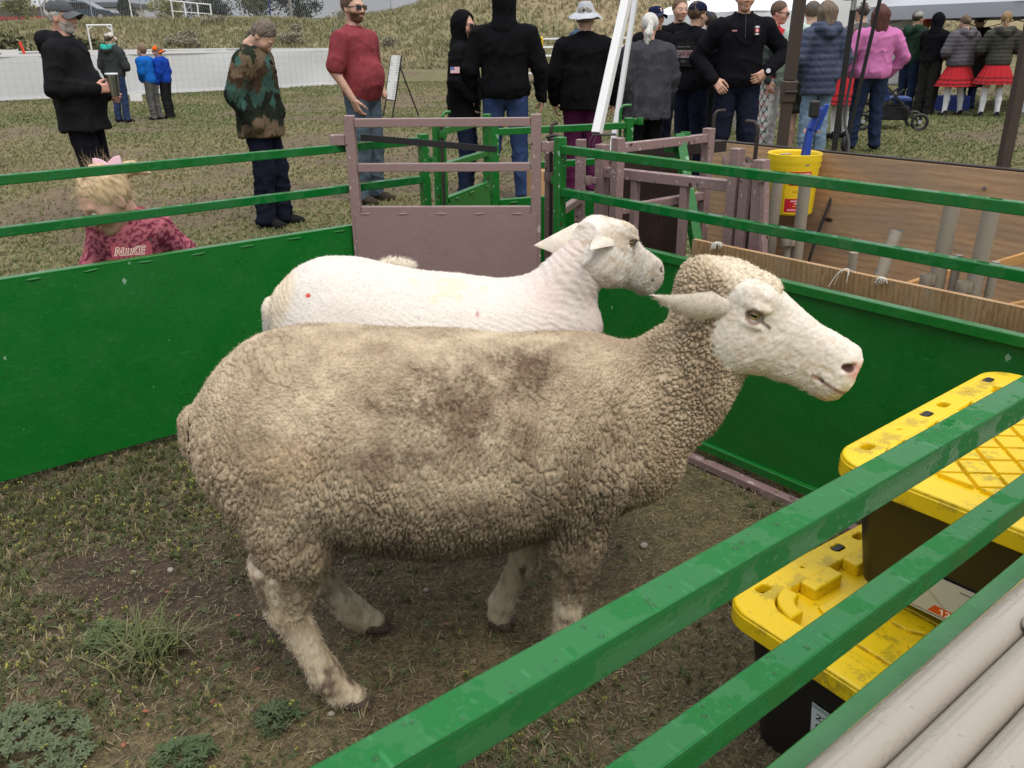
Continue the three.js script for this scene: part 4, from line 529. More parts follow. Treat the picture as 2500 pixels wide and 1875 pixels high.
      if (h.badge) { const m = ctex(64, 80, (c) => { c.fillStyle = h.bg || '#101828'; c.fillRect(0, 0, 64, 80); c.fillStyle = '#e8e8ee'; c.fillRect(14, 4, 36, 16); c.fillRect(16, 58, 32, 14); c.fillStyle = '#cf4450'; c.beginPath(); c.arc(32, 38, 16, 0, 7); c.fill(); c.fillStyle = '#eee'; c.fillRect(28, 26, 8, 24); }); const pg = new THREE.BoxGeometry(0.038, 0.046, 0.003); at(pg, 0, 0.078, 0.0885, 0, -0.5); pg.applyMatrix4(rot); inHead('badge', pg, std(0xffffff, 0.8, { map: m }), cap); }
    } else if (h.type === 'beanie') { g = solid([el([0, 0.05, -0.014], [0.09, 0.085, 0.103], 0.01)], hc / hs, (x, y, z) => 0.002 * Math.sin(Math.atan2(x, z) * 40), col, (x, y, z, d) => Math.max(d, 0.02 - y - z * 0.2)); inHead('cap', g, clothM);
    } else if (h.type === 'sun' || h.type === 'cowboy') {
      const pr = h.type === 'sun' ? [[0.001, 0.15], [0.04, 0.146], [0.066, 0.128], [0.078, 0.09], [0.092, 0.048], [0.11, 0.04], [0.14, 0.022], [0.165, 0.0]] : [[0.001, 0.165], [0.035, 0.168], [0.06, 0.16], [0.078, 0.12], [0.086, 0.075], [0.094, 0.052], [0.12, 0.048], [0.165, 0.05]];
      g = lathe([...pr, ...pr.slice(4).reverse().map(([r, y]) => [r - 0.001, y - 0.004])], 48); const p = g.attributes.position; for (let i = 0; i < p.count; i++) { let x = p.getX(i), y = p.getY(i), z = p.getZ(i), r = Math.hypot(x, z); if (h.type === 'sun') { y += (r > 0.1 ? 0.014 * noise(x * 18, 3, z * 18) : 0.006 * noise(x * 30, y * 30, z * 30)); } else { if (r > 0.1) y += 7 * Math.max(0, Math.abs(x) - 0.09) ** 2 - 0.2 * Math.max(0, Math.abs(z) - 0.1); else if (y > 0.12) y -= 0.03 * Math.exp(-((x / 0.02) ** 2)); } p.setXYZ(i, x, y, z * 1.12 - 0.012); } g.computeVertexNormals(); const c = []; for (let i = 0; i < p.count; i++) c.push(...col(p.getX(i), p.getY(i), p.getZ(i))); g.setAttribute('color', new THREE.Float32BufferAttribute(c, 3)); const hm = inHead('hat', g, clothM);
      if (h.cord) inHead('hat_cord', at(rbox(0.02, 0.02, 0.012, 0.004), 0.01, 0.07, -0.115), blackM, hm);
    } else if (h.type === 'beret') { g = solid([el([0.015, 0.085, -0.015], [0.105, 0.04, 0.115], 0.02), el([0, 0.06, -0.01], [0.086, 0.04, 0.1], 0.02)], hc / hs, (x, y, z) => 0.004 * noise(x * 25, y * 25, z * 25), col); inHead('beret', g, clothM); }
  }
  if (o.glasses) { const L = []; for (const q of [1, -1]) { L.push(at(rbox(0.052, 0.036, 0.005, 0.014, 4), 0.034 * q, 0.001, 0.103, 0.18 * q)); L.push(bar([0.062 * q, 0.008, 0.092], [0.082 * q, 0.008, -0.01], 0.004, 0.008)); } L.push(bar([-0.01, 0.006, 0.107], [0.01, 0.006, 0.107], 0.004, 0.006)); inHead('sunglasses', mergeG(L), lensM); }
  // upper garment
  if (o.top) {
    const t = o.top, th = t.th ?? 0.02, sl = t.sl ?? th, hem = (t.hem ?? 0.5) * Hh, col = t.col || fabric(t.c, t.v), Lt = T(th, b * (t.w || 1)), tf = sdf(Lt), L = [];
    const fl = t.flare || 0; const bbT = primBox(Lt); bbT[0][0] -= fl; bbT[1][0] += fl; bbT[0][2] -= fl; bbT[1][2] += fl; bbT[0][1] = hem;
    if (t.coat) { const c0 = up(0, 0.5, -0.004); Lt.push(rc([0, 0.62 * Hh, c0[2]], [0, hem - 0.03, c0[2]], 0.092 * b * Hh + th, 0.098 * b * Hh + th + fl, 0.04, t.deep || 0.78, 2)); }
    const tf2 = sdf(Lt);
    L.push({ t: 9, k: 0.03, bb: bbT, f: (x, y, z) => Math.max(tf2(x, y, z), hem + 0.008 * noise(x * 8, 2, z * 8) - y, y - (t.neck ?? 0.855) * Hh - 0.3 * Math.max(0, z) * -1 * 0) });
    for (const a of arms) { const e = t.short ? [lerp(a.sh[0], a.e[0], t.short), lerp(a.sh[1], a.e[1], t.short), lerp(a.sh[2], a.e[2], t.short)] : a.e; L.push(rc(a.sh, e, 0.032 * Hh * b ** 0.4 + sl, 0.0255 * Hh + sl * (t.short ? 1.6 : 1), 0.035)); if (!t.short) { const w = [lerp(a.e[0], a.w[0], 0.97), lerp(a.e[1], a.w[1], 0.97), lerp(a.e[2], a.w[2], 0.97)]; L.push(rc(a.e, w, 0.0255 * Hh + sl, 0.0175 * Hh + sl * 0.75, 0.02)); } }
    if (t.collar) L.push({ t: 9, k: 0.015, bb: [up(-0.06, 0.82, -0.06), up(0.06, 0.9, 0.06)], f: (x, y, z) => { const c = up(0, 0.86, 0.0), r = Math.hypot(x - c[0], (z - c[2])) - (0.044 + 0.1 * Math.max(0, 0.86 - y / Hh)) * Hh; return Math.max(Math.abs(r) - 0.007, y - (0.845 + t.collar * 0.05) * Hh + 0.9 * Math.max(0, z - c[2] + 0.02), 0.82 * Hh - y); } });
    if (t.hood === 'down') L.push(rc(up(0.075, 0.845, -0.005), up(0.05, 0.835, -0.06), 0.026 * Hh, 0.036 * Hh, 0.03), rc(up(-0.075, 0.845, -0.005), up(-0.05, 0.835, -0.06), 0.026 * Hh, 0.036 * Hh, 0.03), rc(up(0.05, 0.835, -0.06), up(0, 0.805, -0.085), 0.036 * Hh, 0.034 * Hh, 0.03), rc(up(-0.05, 0.835, -0.06), up(0, 0.805, -0.085), 0.036 * Hh, 0.034 * Hh, 0.03));
    const disp = t.quilt ? (x, y, z) => { const q = t.quilt, u = (y + 0.006 * noise(x * 9, 2, z * 9)) / q; return 0.011 * Math.pow(Math.abs(Math.sin(Math.PI * u)), 0.6) - 0.006 + 0.004 * noise(x * 45, y * 45, z * 45); } : (x, y, z) => (t.fold ?? 1) * fold(x, y, z) + (t.rough || 0) * noise(x * 90, y * 90, z * 90);
    mesh(t.name || 'jacket', solid(L, cell, disp, col), t.shiny ? shinyClothM : clothM, G);
    if (t.hood === 'up') { const f = sdf([el([0, 0.02, -0.022], [0.103, 0.128, 0.125], 0.04), rc([0, -0.1, -0.04], [0, -0.19, -0.05], 0.1, 0.125, 0.05, 0.85, 2)]), g = nets((x, y, z) => Math.max(f(x, y, z), -Math.max((Math.hypot(x / 0.066, y / 0.1) - 1) * 0.066, 0.03 - z)), [-0.14, -0.3, -0.18], [0.14, 0.16, 0.13], Math.max(hc * 1.1, 0.009) / hs, (x, y, z) => 0.6 * fold(x, y, z), col); inHead('hood', g, clothM); }
  }
  if (o.vest) mesh(o.vest.name, solid([el(up(0, 0.735, 0.012), [0.075 * Hh, 0.1 * Hh, 0.078 * Hh], 0.04), el(up(0, 0.62, 0.01), [0.07 * Hh, 0.09 * Hh, 0.08 * Hh], 0.05)], cell, (x, y, z) => 0.008 * Math.abs(Math.sin(Math.PI * y / 0.07)), fabric(o.vest.c)), clothM, G);
  // lower garment
  if (o.bot) {
    const t = o.bot, col = t.col || fabric(t.c, t.v), th = t.th ?? 0.014, L = [{ t: 9, k: 0.03, bb: [[-0.13 * b * Hh, 0.48 * Hh, -0.13 * b * Hh], [0.13 * b * Hh, 0.62 * Hh, 0.13 * b * Hh]], f: (x, y, z) => Math.max(prim(el(up(0, 0.545, -0.004), [0.092 * b * Hh + th, 0.085 * Hh, 0.068 * b * Hh + th]), x, y, z), y - 0.6 * Hh) }];
    for (const l of lg) { const end = t.to ? [lerp(l.k[0], l.a[0], 0), t.to * Hh, l.k[2]] : [l.a[0], (t.end ?? 0.022) * Hh, l.a[2]]; L.push(rc(l.h, [l.k[0], l.k[1], l.k[2]], 0.05 * Hh * b ** 0.5 + th, 0.034 * Hh * b ** 0.3 + th * (t.flare || 1), 0.012)); if (!t.to) L.push(rc(l.k, end, 0.034 * Hh * b ** 0.3 + th * (t.flare || 1), 0.029 * Hh + th * (t.flare || 1), 0.012)); }
    const yb = (t.to ?? (t.end ?? 0.022)) * Hh;
    mesh(t.name || 'trousers', solid(L, cell, (x, y, z) => 0.9 * fold(x * 1.2, y * 1.5, z * 1.2) * (0.5 + sst(0.5, 0.1, y / Hh)), col, (x, y, z, d) => Math.max(d, yb - y)), clothM, G);
  }
  if (o.skirt) { const t = o.skirt, P = [], Cc = [], I = [], N = 120, M = 22, y0 = t.y0 * Hh, y1 = t.y1 * Hh; for (let j = 0; j <= M; j++) for (let i = 0; i <= N; i++) { const a = i / N * TP, f = j / M, r = lerp(0.085 * b * Hh, t.r * Hh, Math.pow(f, 0.85)) * (1 + f * (0.055 * Math.sin(a * 17 + 2 * noise(Math.cos(a) * 2, 1, Math.sin(a) * 2)) + 0.05 * noise(Math.cos(a) * 3, 5, Math.sin(a) * 3))); P.push(Math.sin(a) * r, lerp(y0, y1, f) + 0.01 * f * noise(Math.cos(a) * 4, 2, Math.sin(a) * 4), Math.cos(a) * r * 0.82); const band = (f > 0.72 && f < 0.77) || (f > 0.89 && f < 0.94), k = 1 + 0.12 * noise(a * 20, f * 20, 1); Cc.push(...(band ? [0.012, 0.008, 0.01] : [0.42 * k, 0.012 * k, 0.02 * k])); } for (let j = 0; j < M; j++) for (let i = 0; i < N; i++) { const v = j * (N + 1) + i; I.push(v, v + N + 1, v + 1, v + 1, v + N + 1, v + N + 2); } const g = new THREE.BufferGeometry(); g.setAttribute('position', new THREE.Float32BufferAttribute(P, 3)); g.setAttribute('color', new THREE.Float32BufferAttribute(Cc, 3)); g.setIndex(I); g.computeVertexNormals(); mesh('skirt', g, new THREE.MeshStandardMaterial({ vertexColors: true, roughness: 0.95, side: THREE.DoubleSide }), G);
    mesh('stockings', solid(lg.flatMap(l => [rc([l.k[0], l.k[1] + 0.03 * Hh, l.k[2]], l.k, 0.033 * Hh, 0.031 * Hh, 0.02), rc(l.k, [l.k[0] * 0.5 + l.a[0] * 0.5, (l.k[1] + l.a[1]) * 0.55, (l.k[2] + l.a[2]) / 2 - 0.008 * Hh], 0.031 * Hh, 0.03 * Hh, 0.02), rc([l.k[0] * 0.5 + l.a[0] * 0.5, (l.k[1] + l.a[1]) * 0.55, (l.k[2] + l.a[2]) / 2 - 0.008 * Hh], l.a, 0.03 * Hh, 0.023 * Hh, 0.02)]), cell, null, fabric([0.72, 0.72, 0.74], 0.06)), clothM, G); }
  // shoes
  for (const l of lg) { const x = l.a[0], z = l.a[2], k = s * (o.child ? 0.85 : 1), tw = (o.toe || 0.12) * l.q, g = solid([rc([x, 0.045 * k, z - 0.02 * k], [x + tw * 0.12 * k, 0.036 * k, z + 0.1 * k], 0.042 * k, 0.038 * k, 0.03), rc([x + tw * 0.12 * k, 0.034 * k, z + 0.1 * k], [x + tw * 0.2 * k, 0.028 * k, z + 0.165 * k], 0.04 * k, 0.03 * k, 0.03), rc([x, 0.05 * k, z - 0.025 * k], [x, 0.1 * k, z - 0.02 * k], 0.042 * k, 0.036 * k, 0.03)], Math.max(0.011, cell * 0.75), null, fabric(o.shoe || [0.014, 0.014, 0.016], 0.2), (X, Yy, Z, d) => Math.max(d, 0.003 - Yy)); const m = mesh('shoe', g, clothM, G); if (o.sole) mesh('sole', rbox(0.085 * k, 0.018, 0.255 * k, 0.008).translate(x + tw * 0.1 * k, 0.0095, z + 0.07 * k), std(lin(...o.sole), 0.8), m); }
  const onSleeve = (i, y, off) => { const a = arms[i], t = (a.sh[1] - y) / (a.sh[1] - a.e[1]); return [lerp(a.sh[0], a.e[0], t) + a.q * off, y, lerp(a.sh[2], a.e[2], t)]; };
  return { G, up, arms, lg, HM, H: Hh, onSleeve };
}
// --- left to right ---
const backs = 'people gathered at the stall behind';
const blackFab = fabric([0.013, 0.013, 0.015], 0.25);
person({ label: 'person at the far left edge, only a jeans leg in view', p: [-6.68, -10.9], yaw: 70, H: 1.75, hair: { c: [0.05, 0.03, 0.02] }, top: { c: [0.03, 0.03, 0.03], hem: 0.5 }, bot: { c: C.jean, flare: 1.6 }, fR: [0.06, 0.13], aR: [0.15, 0.645, -0.06, 0.15, 0.5, -0.08], shoe: [0.03, 0.025, 0.02], cell: 0.02 });
{ // man with the steel tumbler
  const a = person({ label: 'older person in black hooded jacket and grey cap holding a steel tumbler', p: [-3.45, -7.15], yaw: 96, H: 1.77, b: 1.12, lean: -0.06, skin: SK.pink, belly: 0.02, beard: [0.6, 0.58, 0.55], brow: [0.5, 0.47, 0.43], beardA: 0.85, hYaw: -4, hPitch: 2, hair: { c: [0.5, 0.48, 0.45], cut: -0.06 }, hat: { type: 'cap', c: [0.085, 0.09, 0.10] },
    aR: [0.145, 0.64, -0.035, 0.085, 0.632, 0.115], aL: [0.14, 0.64, -0.02, 0.06, 0.6, 0.12], hR: [0.5, 0.12, 1], nR: [0.75, 0, -0.5], tR: [0, 1, 0.2], curl: 0.8, top: { c: [0.012, 0.012, 0.014], hem: 0.45, th: 0.03, hood: 'down', coat: 1, flare: 0.02, collar: 0.3 }, bot: { c: [0.008, 0.008, 0.012], th: 0.02, flare: 1.3 }, shoe: [0.03, 0.03, 0.032], cell: 0.013, hcell: 0.007 });
  a.G.updateMatrixWorld(true); const w = V(...a.arms[1].w).add(V(0.062, -0.03, 0.115)).applyMatrix4(a.G.matrixWorld); const t = thing('tumbler', 'brushed steel tumbler with a white lid held by the person in grey cap', 'tumbler', [w.x, w.y - 0.03, w.z]);
  mesh('cup', lathe([[0.001, 0], [0.033, 0], [0.036, 0.004], [0.048, 0.165], [0.047, 0.168]], 32), std(lin(0.4, 0.4, 0.4), 0.28, { metalness: 1, side: 2 }), t); mesh('lid', lathe([[0.001, 0.176], [0.045, 0.176], [0.049, 0.17], [0.049, 0.164], [0.046, 0.16]], 32), std(lin(0.62, 0.64, 0.68), 0.4), t);
}
person({ label: 'person in grey jacket with teal hood and white cap by the netting', p: [-7.6, -17.35], yaw: 165, H: 1.65, b: 1.05, hair: { c: [0.08, 0.045, 0.03], type: 'bun' }, hat: { type: 'cap', c: [0.6, 0.57, 0.5], yaw: 0 }, top: { c: [0.035, 0.04, 0.04], hem: 0.49, th: 0.035, hood: 'down', col: (x, y, z) => { const t = y > 1.36 && z < 0.02 && Math.abs(x) < 0.13 ? 1 : 0, k = 1 + 0.2 * noise(x * 40, y * 40, z * 40); return t ? [0.03 * k, 0.32 * k, 0.28 * k] : [0.04 * k, 0.045 * k, 0.046 * k]; } }, aR: [0.16, 0.63, 0.0, 0.1, 0.6, 0.1], bot: { c: C.jean }, cell: 0.02, hcell: 0.012 });
person({ label: 'child in bright blue fleece and grey trousers with short brown hair', p: [-7.16, -17.9], yaw: 250, H: 1.42, child: 1, hs: 0.92, side: 0.1, lean: 0.06, hair: { c: [0.16, 0.1, 0.06], top: 0.008 }, top: { c: [0.012, 0.13, 0.5], hem: 0.49, th: 0.03, collar: 0.2 }, bot: { c: [0.11, 0.11, 0.105], th: 0.02 }, aR: [0.14, 0.64, 0.0, 0.09, 0.55, 0.07], aL: [0.14, 0.64, 0.0, 0.09, 0.55, 0.07], cell: 0.018, hcell: 0.011 });
person({ label: 'child in royal blue jacket, orange cap and black trousers', p: [-6.98, -18.15], yaw: 265, H: 1.4, child: 1, hs: 0.92, side: 0.1, hair: { c: [0.16, 0.1, 0.06] }, hat: { type: 'cap', c: [0.75, 0.12, 0.01], yaw: 180 }, glasses: 1, top: { c: [0.01, 0.055, 0.36], hem: 0.49, th: 0.03, collar: 0.2 }, bot: { c: [0.018, 0.018, 0.02], th: 0.02 }, cell: 0.018, hcell: 0.011 });
{ // girl at the fence
  const nk = ctex(512, 512, (c, w, h) => { c.fillStyle = '#cf6f7c'; c.fillRect(0, 0, w, h); const r = rng(8); c.lineCap = 'round'; for (let i = 0; i < 420; i++) { c.strokeStyle = '#7d2c3f'; c.lineWidth = 3 + 4 * r(); const x = r() * w, y = r() * h, a = Math.sin(x * 0.012) * 1.2 + Math.cos(y * 0.014) * 1.2; c.beginPath(); c.moveTo(x, y); c.quadraticCurveTo(x + 14 * Math.cos(a), y + 14 * Math.sin(a) + 6 * r(), x + 28 * Math.cos(a + 0.4), y + 28 * Math.sin(a + 0.4)); c.stroke(); } }, 0.3);
  const g = person({ label: 'small child with blond ponytail and pink bow in a pink patterned shirt at the fence', p: [-1.43, -3.17], yaw: 14, y: 0, H: 1.03, b: 0.78, child: 1, hs: 1.3, lean: 0.12, skin: [0.62, 0.38, 0.28], hPitch: 28, hYaw: -48, hRoll: 4, brow: [0.4, 0.28, 0.16], hair: { c: [0.55, 0.41, 0.25], type: 'side', wisps: 900, top: 0.006, front: 0.8, fz: 0.034 }, top: { c: [0.5, 0.2, 0.22], hem: 0.45, th: 0.016, name: 'shirt', fold: 0.5, col: (x, y, z) => { const n = noise(x * 80 + 3 * noise(x * 12, y * 12, z * 12), y * 130, z * 80), m = Math.abs(n) < 0.24 ? 1 : 0, k = 1 + 0.08 * noise(x * 120, y * 120, z * 120); return m ? [0.2 * k, 0.035 * k, 0.065 * k] : [0.56 * k, 0.17 * k, 0.215 * k]; } }, bot: { c: C.jean, th: 0.014 }, aR: [0.17, 0.66, -0.02, 0.16, 0.55, 0.06], aL: [0.19, 0.68, -0.02, 0.22, 0.58, 0.05], cell: 0.009, hcell: 0.006 });
  const bow = new THREE.Group(); const pm = std(lin(0.78, 0.5, 0.6), 0.7, { side: 2 });
  const lobe = (sx) => { const sh = new THREE.Shape(); sh.moveTo(0, 0.008); sh.quadraticCurveTo(0.03 * sx, 0.05, 0.075 * sx, 0.052); sh.quadraticCurveTo(0.085 * sx, 0, 0.07 * sx, -0.045); sh.quadraticCurveTo(0.03 * sx, -0.035, 0, -0.008); return new THREE.ExtrudeGeometry(sh, { depth: 0.012, bevelEnabled: true, bevelSize: 0.004, bevelThickness: 0.006, bevelSegments: 3 }); };
  const bg = mergeG([lobe(1), lobe(-1), new THREE.SphereGeometry(0.013, 8, 8), bar([0.0, 0, 0], [0.02, -0.075, -0.01], 0.022, 0.003), bar([0, 0, 0], [-0.03, -0.07, -0.01], 0.022, 0.003)]); bg.scale(0.62, 0.62, 0.62); at(bg, 0.02, 0.1, -0.085, 0.9, -0.5, -0.35); bg.applyMatrix4(g.HM); mesh('bow', bg, pm, g.G);
  const wordT = ctex(256, 128, (c) => { c.fillStyle = '#b85868'; c.fillRect(0, 0, 256, 128); c.strokeStyle = '#7d2c3f'; c.lineWidth = 6; for (let i = 0; i < 9; i++) { c.beginPath(); c.moveTo(i * 30, 0); c.quadraticCurveTo(i * 30 + 16, 10, i * 30 + 10, 24); c.moveTo(i * 30 + 8, 128); c.quadraticCurveTo(i * 30 + 2, 116, i * 30 + 20, 108); c.stroke(); } c.font = 'italic bold 84px sans-serif'; c.lineWidth = 5; c.strokeStyle = '#f4ead2'; c.strokeText('NIKE', 10, 96); });
  const wp = g.up(0, 0.655, 0.0); patch(g.G, 'lettering', std(0xffffff, 0.9, { map: wordT }), 0.14, 0.062, [wp[0] + 0.004, wp[1] + 0.066, wp[2] + 0.085], 0, -0.25);
  const bt = ctex(64, 64, (c) => { c.fillStyle = '#3a4542'; c.fillRect(0, 0, 64, 64); c.fillStyle = '#b9c6bf'; c.beginPath(); c.arc(32, 32, 22, 0, 7); c.fill(); c.fillStyle = '#2b302e'; c.fillRect(22, 24, 10, 20); c.fillRect(36, 30, 8, 10); });
  const bb = new THREE.CylinderGeometry(0.015, 0.015, 0.005, 20); at(bb, wp[0] + 0.062, wp[1] + 0.1, wp[2] + 0.07, 0, Math.PI / 2, 0.3); mesh('button_badge', bb, std(0xffffff, 0.3, { map: bt, metalness: 0.3 }), g.G);
}
{ // patterned coat
  const pal = [[0.014, 0.018, 0.012], [0.035, 0.075, 0.062], [0.05, 0.033, 0.02], [0.13, 0.095, 0.06], [0.018, 0.024, 0.016]];
  person({ label: 'person with short grey hair looking down, in a long green and brown patterned coat', p: [-2.02, -7.15], yaw: 84, H: 1.66, b: 1.02, lean: 0.02, skin: SK.fair, hPitch: 50, hair: { c: [0.14, 0.11, 0.085], top: 0.012, cut: -0.07 }, aR: [0.15, 0.64, -0.05, 0.13, 0.5, 0.03, 1], aL: [0.14, 0.64, 0, 0.1, 0.54, 0.06, 1],
    top: { hem: 0.44, th: 0.04, coat: 1, flare: 0.015, collar: 0.35, deep: 0.85, name: 'coat', fold: 0.7, rough: 0.004, col: (x, y, z) => { const j = 0.045 * noise(x * 90, y * 22, z * 90), a = z + x * 0.4, zig = Math.abs(((a * 6 + 100) % 1) - 0.5) * 0.16, v = (y + zig + 0.07 * noise(a * 9, y * 7, 3) + 0.05 * noise(a * 25, y * 18, 5) + j) * 10; const i = Math.floor(v + 100) % 5, k = 1 + 0.3 * noise(x * 200, y * 60, z * 200); let c = pal[i]; if (Math.abs(((a * 4 + 50) % 1) - 0.5) * 1.2 + Math.abs((y * 3.2 + 0.3) % 1 - 0.5) + Math.abs(j) * 4 < 0.2) c = [0.045, 0.11, 0.095]; return c.map(q => q * k); } },
    vest: { name: 'puffer_vest', c: C.black }, bot: { c: [0.009, 0.011, 0.022], th: 0.022, flare: 1.5 }, shoe: [0.016, 0.016, 0.018], fL: [0.05, 0.05], cell: 0.013, hcell: 0.007 });
}
{ const a = person({ label: 'bearded person in a red polo shirt and jeans with a hand in the pocket', p: [-1.34, -8.2], yaw: 62, H: 1.85, b: 1.08, lean: -0.07, belly: 0.018, skin: SK.fair, beard: [0.07, 0.035, 0.02], brow: [0.1, 0.06, 0.03], hair: { c: [0.1, 0.06, 0.035] }, glasses: 1, hYaw: -10, aR: [0.155, 0.645, -0.03, 0.115, 0.515, 0.03], aL: [0.15, 0.64, -0.03, 0.12, 0.52, 0.04, 1], hR: [0.3, -1, 0.2], top: { c: [0.23, 0.045, 0.055], hem: 0.5, th: 0.022, short: 0.8, name: 'polo_shirt', collar: 0.15, fold: 0.8 }, bot: { c: C.jeanL, th: 0.016, col: (x, y, z) => { const k = 1 + 0.3 * fbm(x * 14, y * 10, z * 14, 3); return [0.075 * k, 0.105 * k, 0.135 * k]; } }, shoe: [0.05, 0.04, 0.03], cell: 0.014, hcell: 0.007 });
  const sb = thing('display_board', 'white notice board on an easel beside the red polo shirt', 'notice board', [-2.3, 0, -17.9], -1.1);
  const bt = ctex(256, 384, (c) => { c.fillStyle = '#e6e6e2'; c.fillRect(0, 0, 256, 384); c.fillStyle = '#8b8b88'; const r = rng(4); for (let i = 0; i < 26; i++) c.fillRect(24, 30 + i * 13, 120 + 90 * r(), 4); });
  mesh('board', at(rbox(0.55, 0.85, 0.02, 0.004), 0, 0.75, 0, 0, -0.22), std(0xffffff, 0.7, { map: bt }), sb); mesh('frame', [at(bar([-0.29, -0.43, 0], [-0.29, 0.43, 0], 0.025), 0, 0.75, 0, 0, -0.22), at(bar([0.29, -0.43, 0], [0.29, 0.43, 0], 0.025), 0, 0.75, 0, 0, -0.22), at(bar([-0.29, -0.43, 0], [0.29, -0.43, 0], 0.025), 0, 0.75, 0, 0, -0.22)], blackM, sb); for (const x of [-0.27, 0.27]) mesh('leg', bar([x, 0, 0.18], [x, 0.4, 0.07], 0.025), blackM, sb); mesh('leg', bar([0, 0, -0.5], [0, 1.1, -0.1], 0.025), blackM, sb);
}
{ const a = person({ label: 'person in black hooded jacket with sunglasses and flag patch, hood up, facing right', p: [-0.42, -8.5], yaw: 82, H: 1.68, b: 1.05, hair: { c: [0.36, 0.31, 0.25] }, glasses: 1, skin: SK.pink, hYaw: -22, aR: [0.15, 0.64, -0.02, 0.1, 0.56, 0.06, 1], aL: [0.15, 0.64, 0, 0.1, 0.56, 0.08, 1], top: { c: C.black, hem: 0.42, th: 0.03, hood: 'up', coat: 1 }, bot: { c: C.jeanD, th: 0.014 }, cell: 0.014, hcell: 0.008 });
  patch(a.G, 'flag_patch', flagM, 0.085, 0.055, a.onSleeve(1, 1.19, 0.092), -Math.PI / 2 + 0.15); }
person({ label: 'tall person in black hoodie and blue jeans seen from behind through the gate', p: [-0.03, -8.25], yaw: 178, H: 1.87, b: 1.16, noEyes: 0, skin: SK.fair, top: { c: C.black, hem: 0.5, th: 0.032, hood: 'up', name: 'hoodie' }, bot: { c: C.jean, th: 0.016, col: (x, y, z) => { const k = 1 + 0.35 * fbm(x * 12, y * 8, z * 12, 3) + 0.15 * noise(x * 160, y * 160, z * 160); return [0.03 * k, 0.052 * k, 0.125 * k]; } }, fL: [0.085, 0], fR: [0.085, 0], aR: [0.165, 0.64, -0.01, 0.17, 0.5, 0.02], aL: [0.165, 0.64, -0.01, 0.16, 0.5, 0.05], cell: 0.014, hcell: 0.009 });
person({ label: 'person in grey sun hat, black jacket and maroon trousers seen from behind', p: [0.73, -8.6], yaw: 172, H: 1.74, b: 1.15, hair: { c: [0.2, 0.18, 0.16] }, hat: { type: 'sun', c: [0.42, 0.44, 0.48], cord: 1 }, top: { c: C.black, hem: 0.46, th: 0.032, collar: 0.5, coat: 1, flare: 0.01 }, bot: { c: [0.075, 0.014, 0.05], th: 0.02, flare: 1.4 }, shoe: [0.5, 0.48, 0.5], aR: [0.16, 0.64, -0.01, 0.155, 0.5, 0.03], aL: [0.16, 0.64, -0.01, 0.155, 0.5, 0.03], cell: 0.014, hcell: 0.009 });
person({ label: 'white haired person in navy cap and blue collar behind the sun hat', p: [1.0, -12.2], yaw: 60, H: 1.83, b: 1.05, skin: SK.pink, hYaw: 0, hair: { c: [0.6, 0.58, 0.55] }, beard: [0.5, 0.48, 0.45], hat: { type: 'cap', c: [0.012, 0.018, 0.05], yaw: -150 }, top: { c: [0.05, 0.08, 0.12], hem: 0.5, th: 0.03, collar: 0.3 }, bot: { c: C.jean }, cell: 0.02, hcell: 0.011 });
person({ label: 'person with silver ponytail in a charcoal corduroy shirt seen from behind', p: [1.36, -8.75], yaw: 200, H: 1.66, b: 1.25, hYaw: -25, hPitch: 8, skin: SK.pink, hair: { c: [0.56, 0.55, 0.52], type: 'pony', tie: [0.01, 0.01, 0.01] }, top: { hem: 0.42, th: 0.035, coat: 1, flare: 0.02, name: 'shirt', collar: 0.2, col: (x, y, z) => { const k = 1 + 0.22 * fbm(x * 16, y * 16, z * 16, 3) + 0.2 * Math.sin(x * 700); return [0.05 * k, 0.05 * k, 0.06 * k]; } }, bot: { c: C.black, th: 0.016 }, cell: 0.014, hcell: 0.008 });
person({ label: 'smiling person in navy cap with a red badge, partly behind the silver ponytail', p: [1.75, -10.9], yaw: 20, H: 1.79, skin: SK.pink, hYaw: 10, hair: { c: [0.4, 0.26, 0.12], type: 'long' }, hat: { type: 'cap', c: [0.012, 0.016, 0.045], badge: 1 }, top: { c: C.black, hem: 0.5, th: 0.03 }, bot: { c: C.navy }, cell: 0.02, hcell: 0.009 });
{ const a = person({ label: 'bareheaded person in a black zipped jacket between the two navy caps', p: [2.1, -11.2], yaw: 12, H: 1.88, skin: SK.fair, hair: { c: [0.12, 0.07, 0.04] }, top: { c: C.black, hem: 0.5, th: 0.03, collar: 0.3 }, bot: { c: C.navy }, cell: 0.02, hcell: 0.011 }); patch(a.G, 'name_tape', std(lin(0.5, 0.06, 0.06), 0.8), 0.07, 0.016, [0.09, 1.38, 0.165], 0.2); }
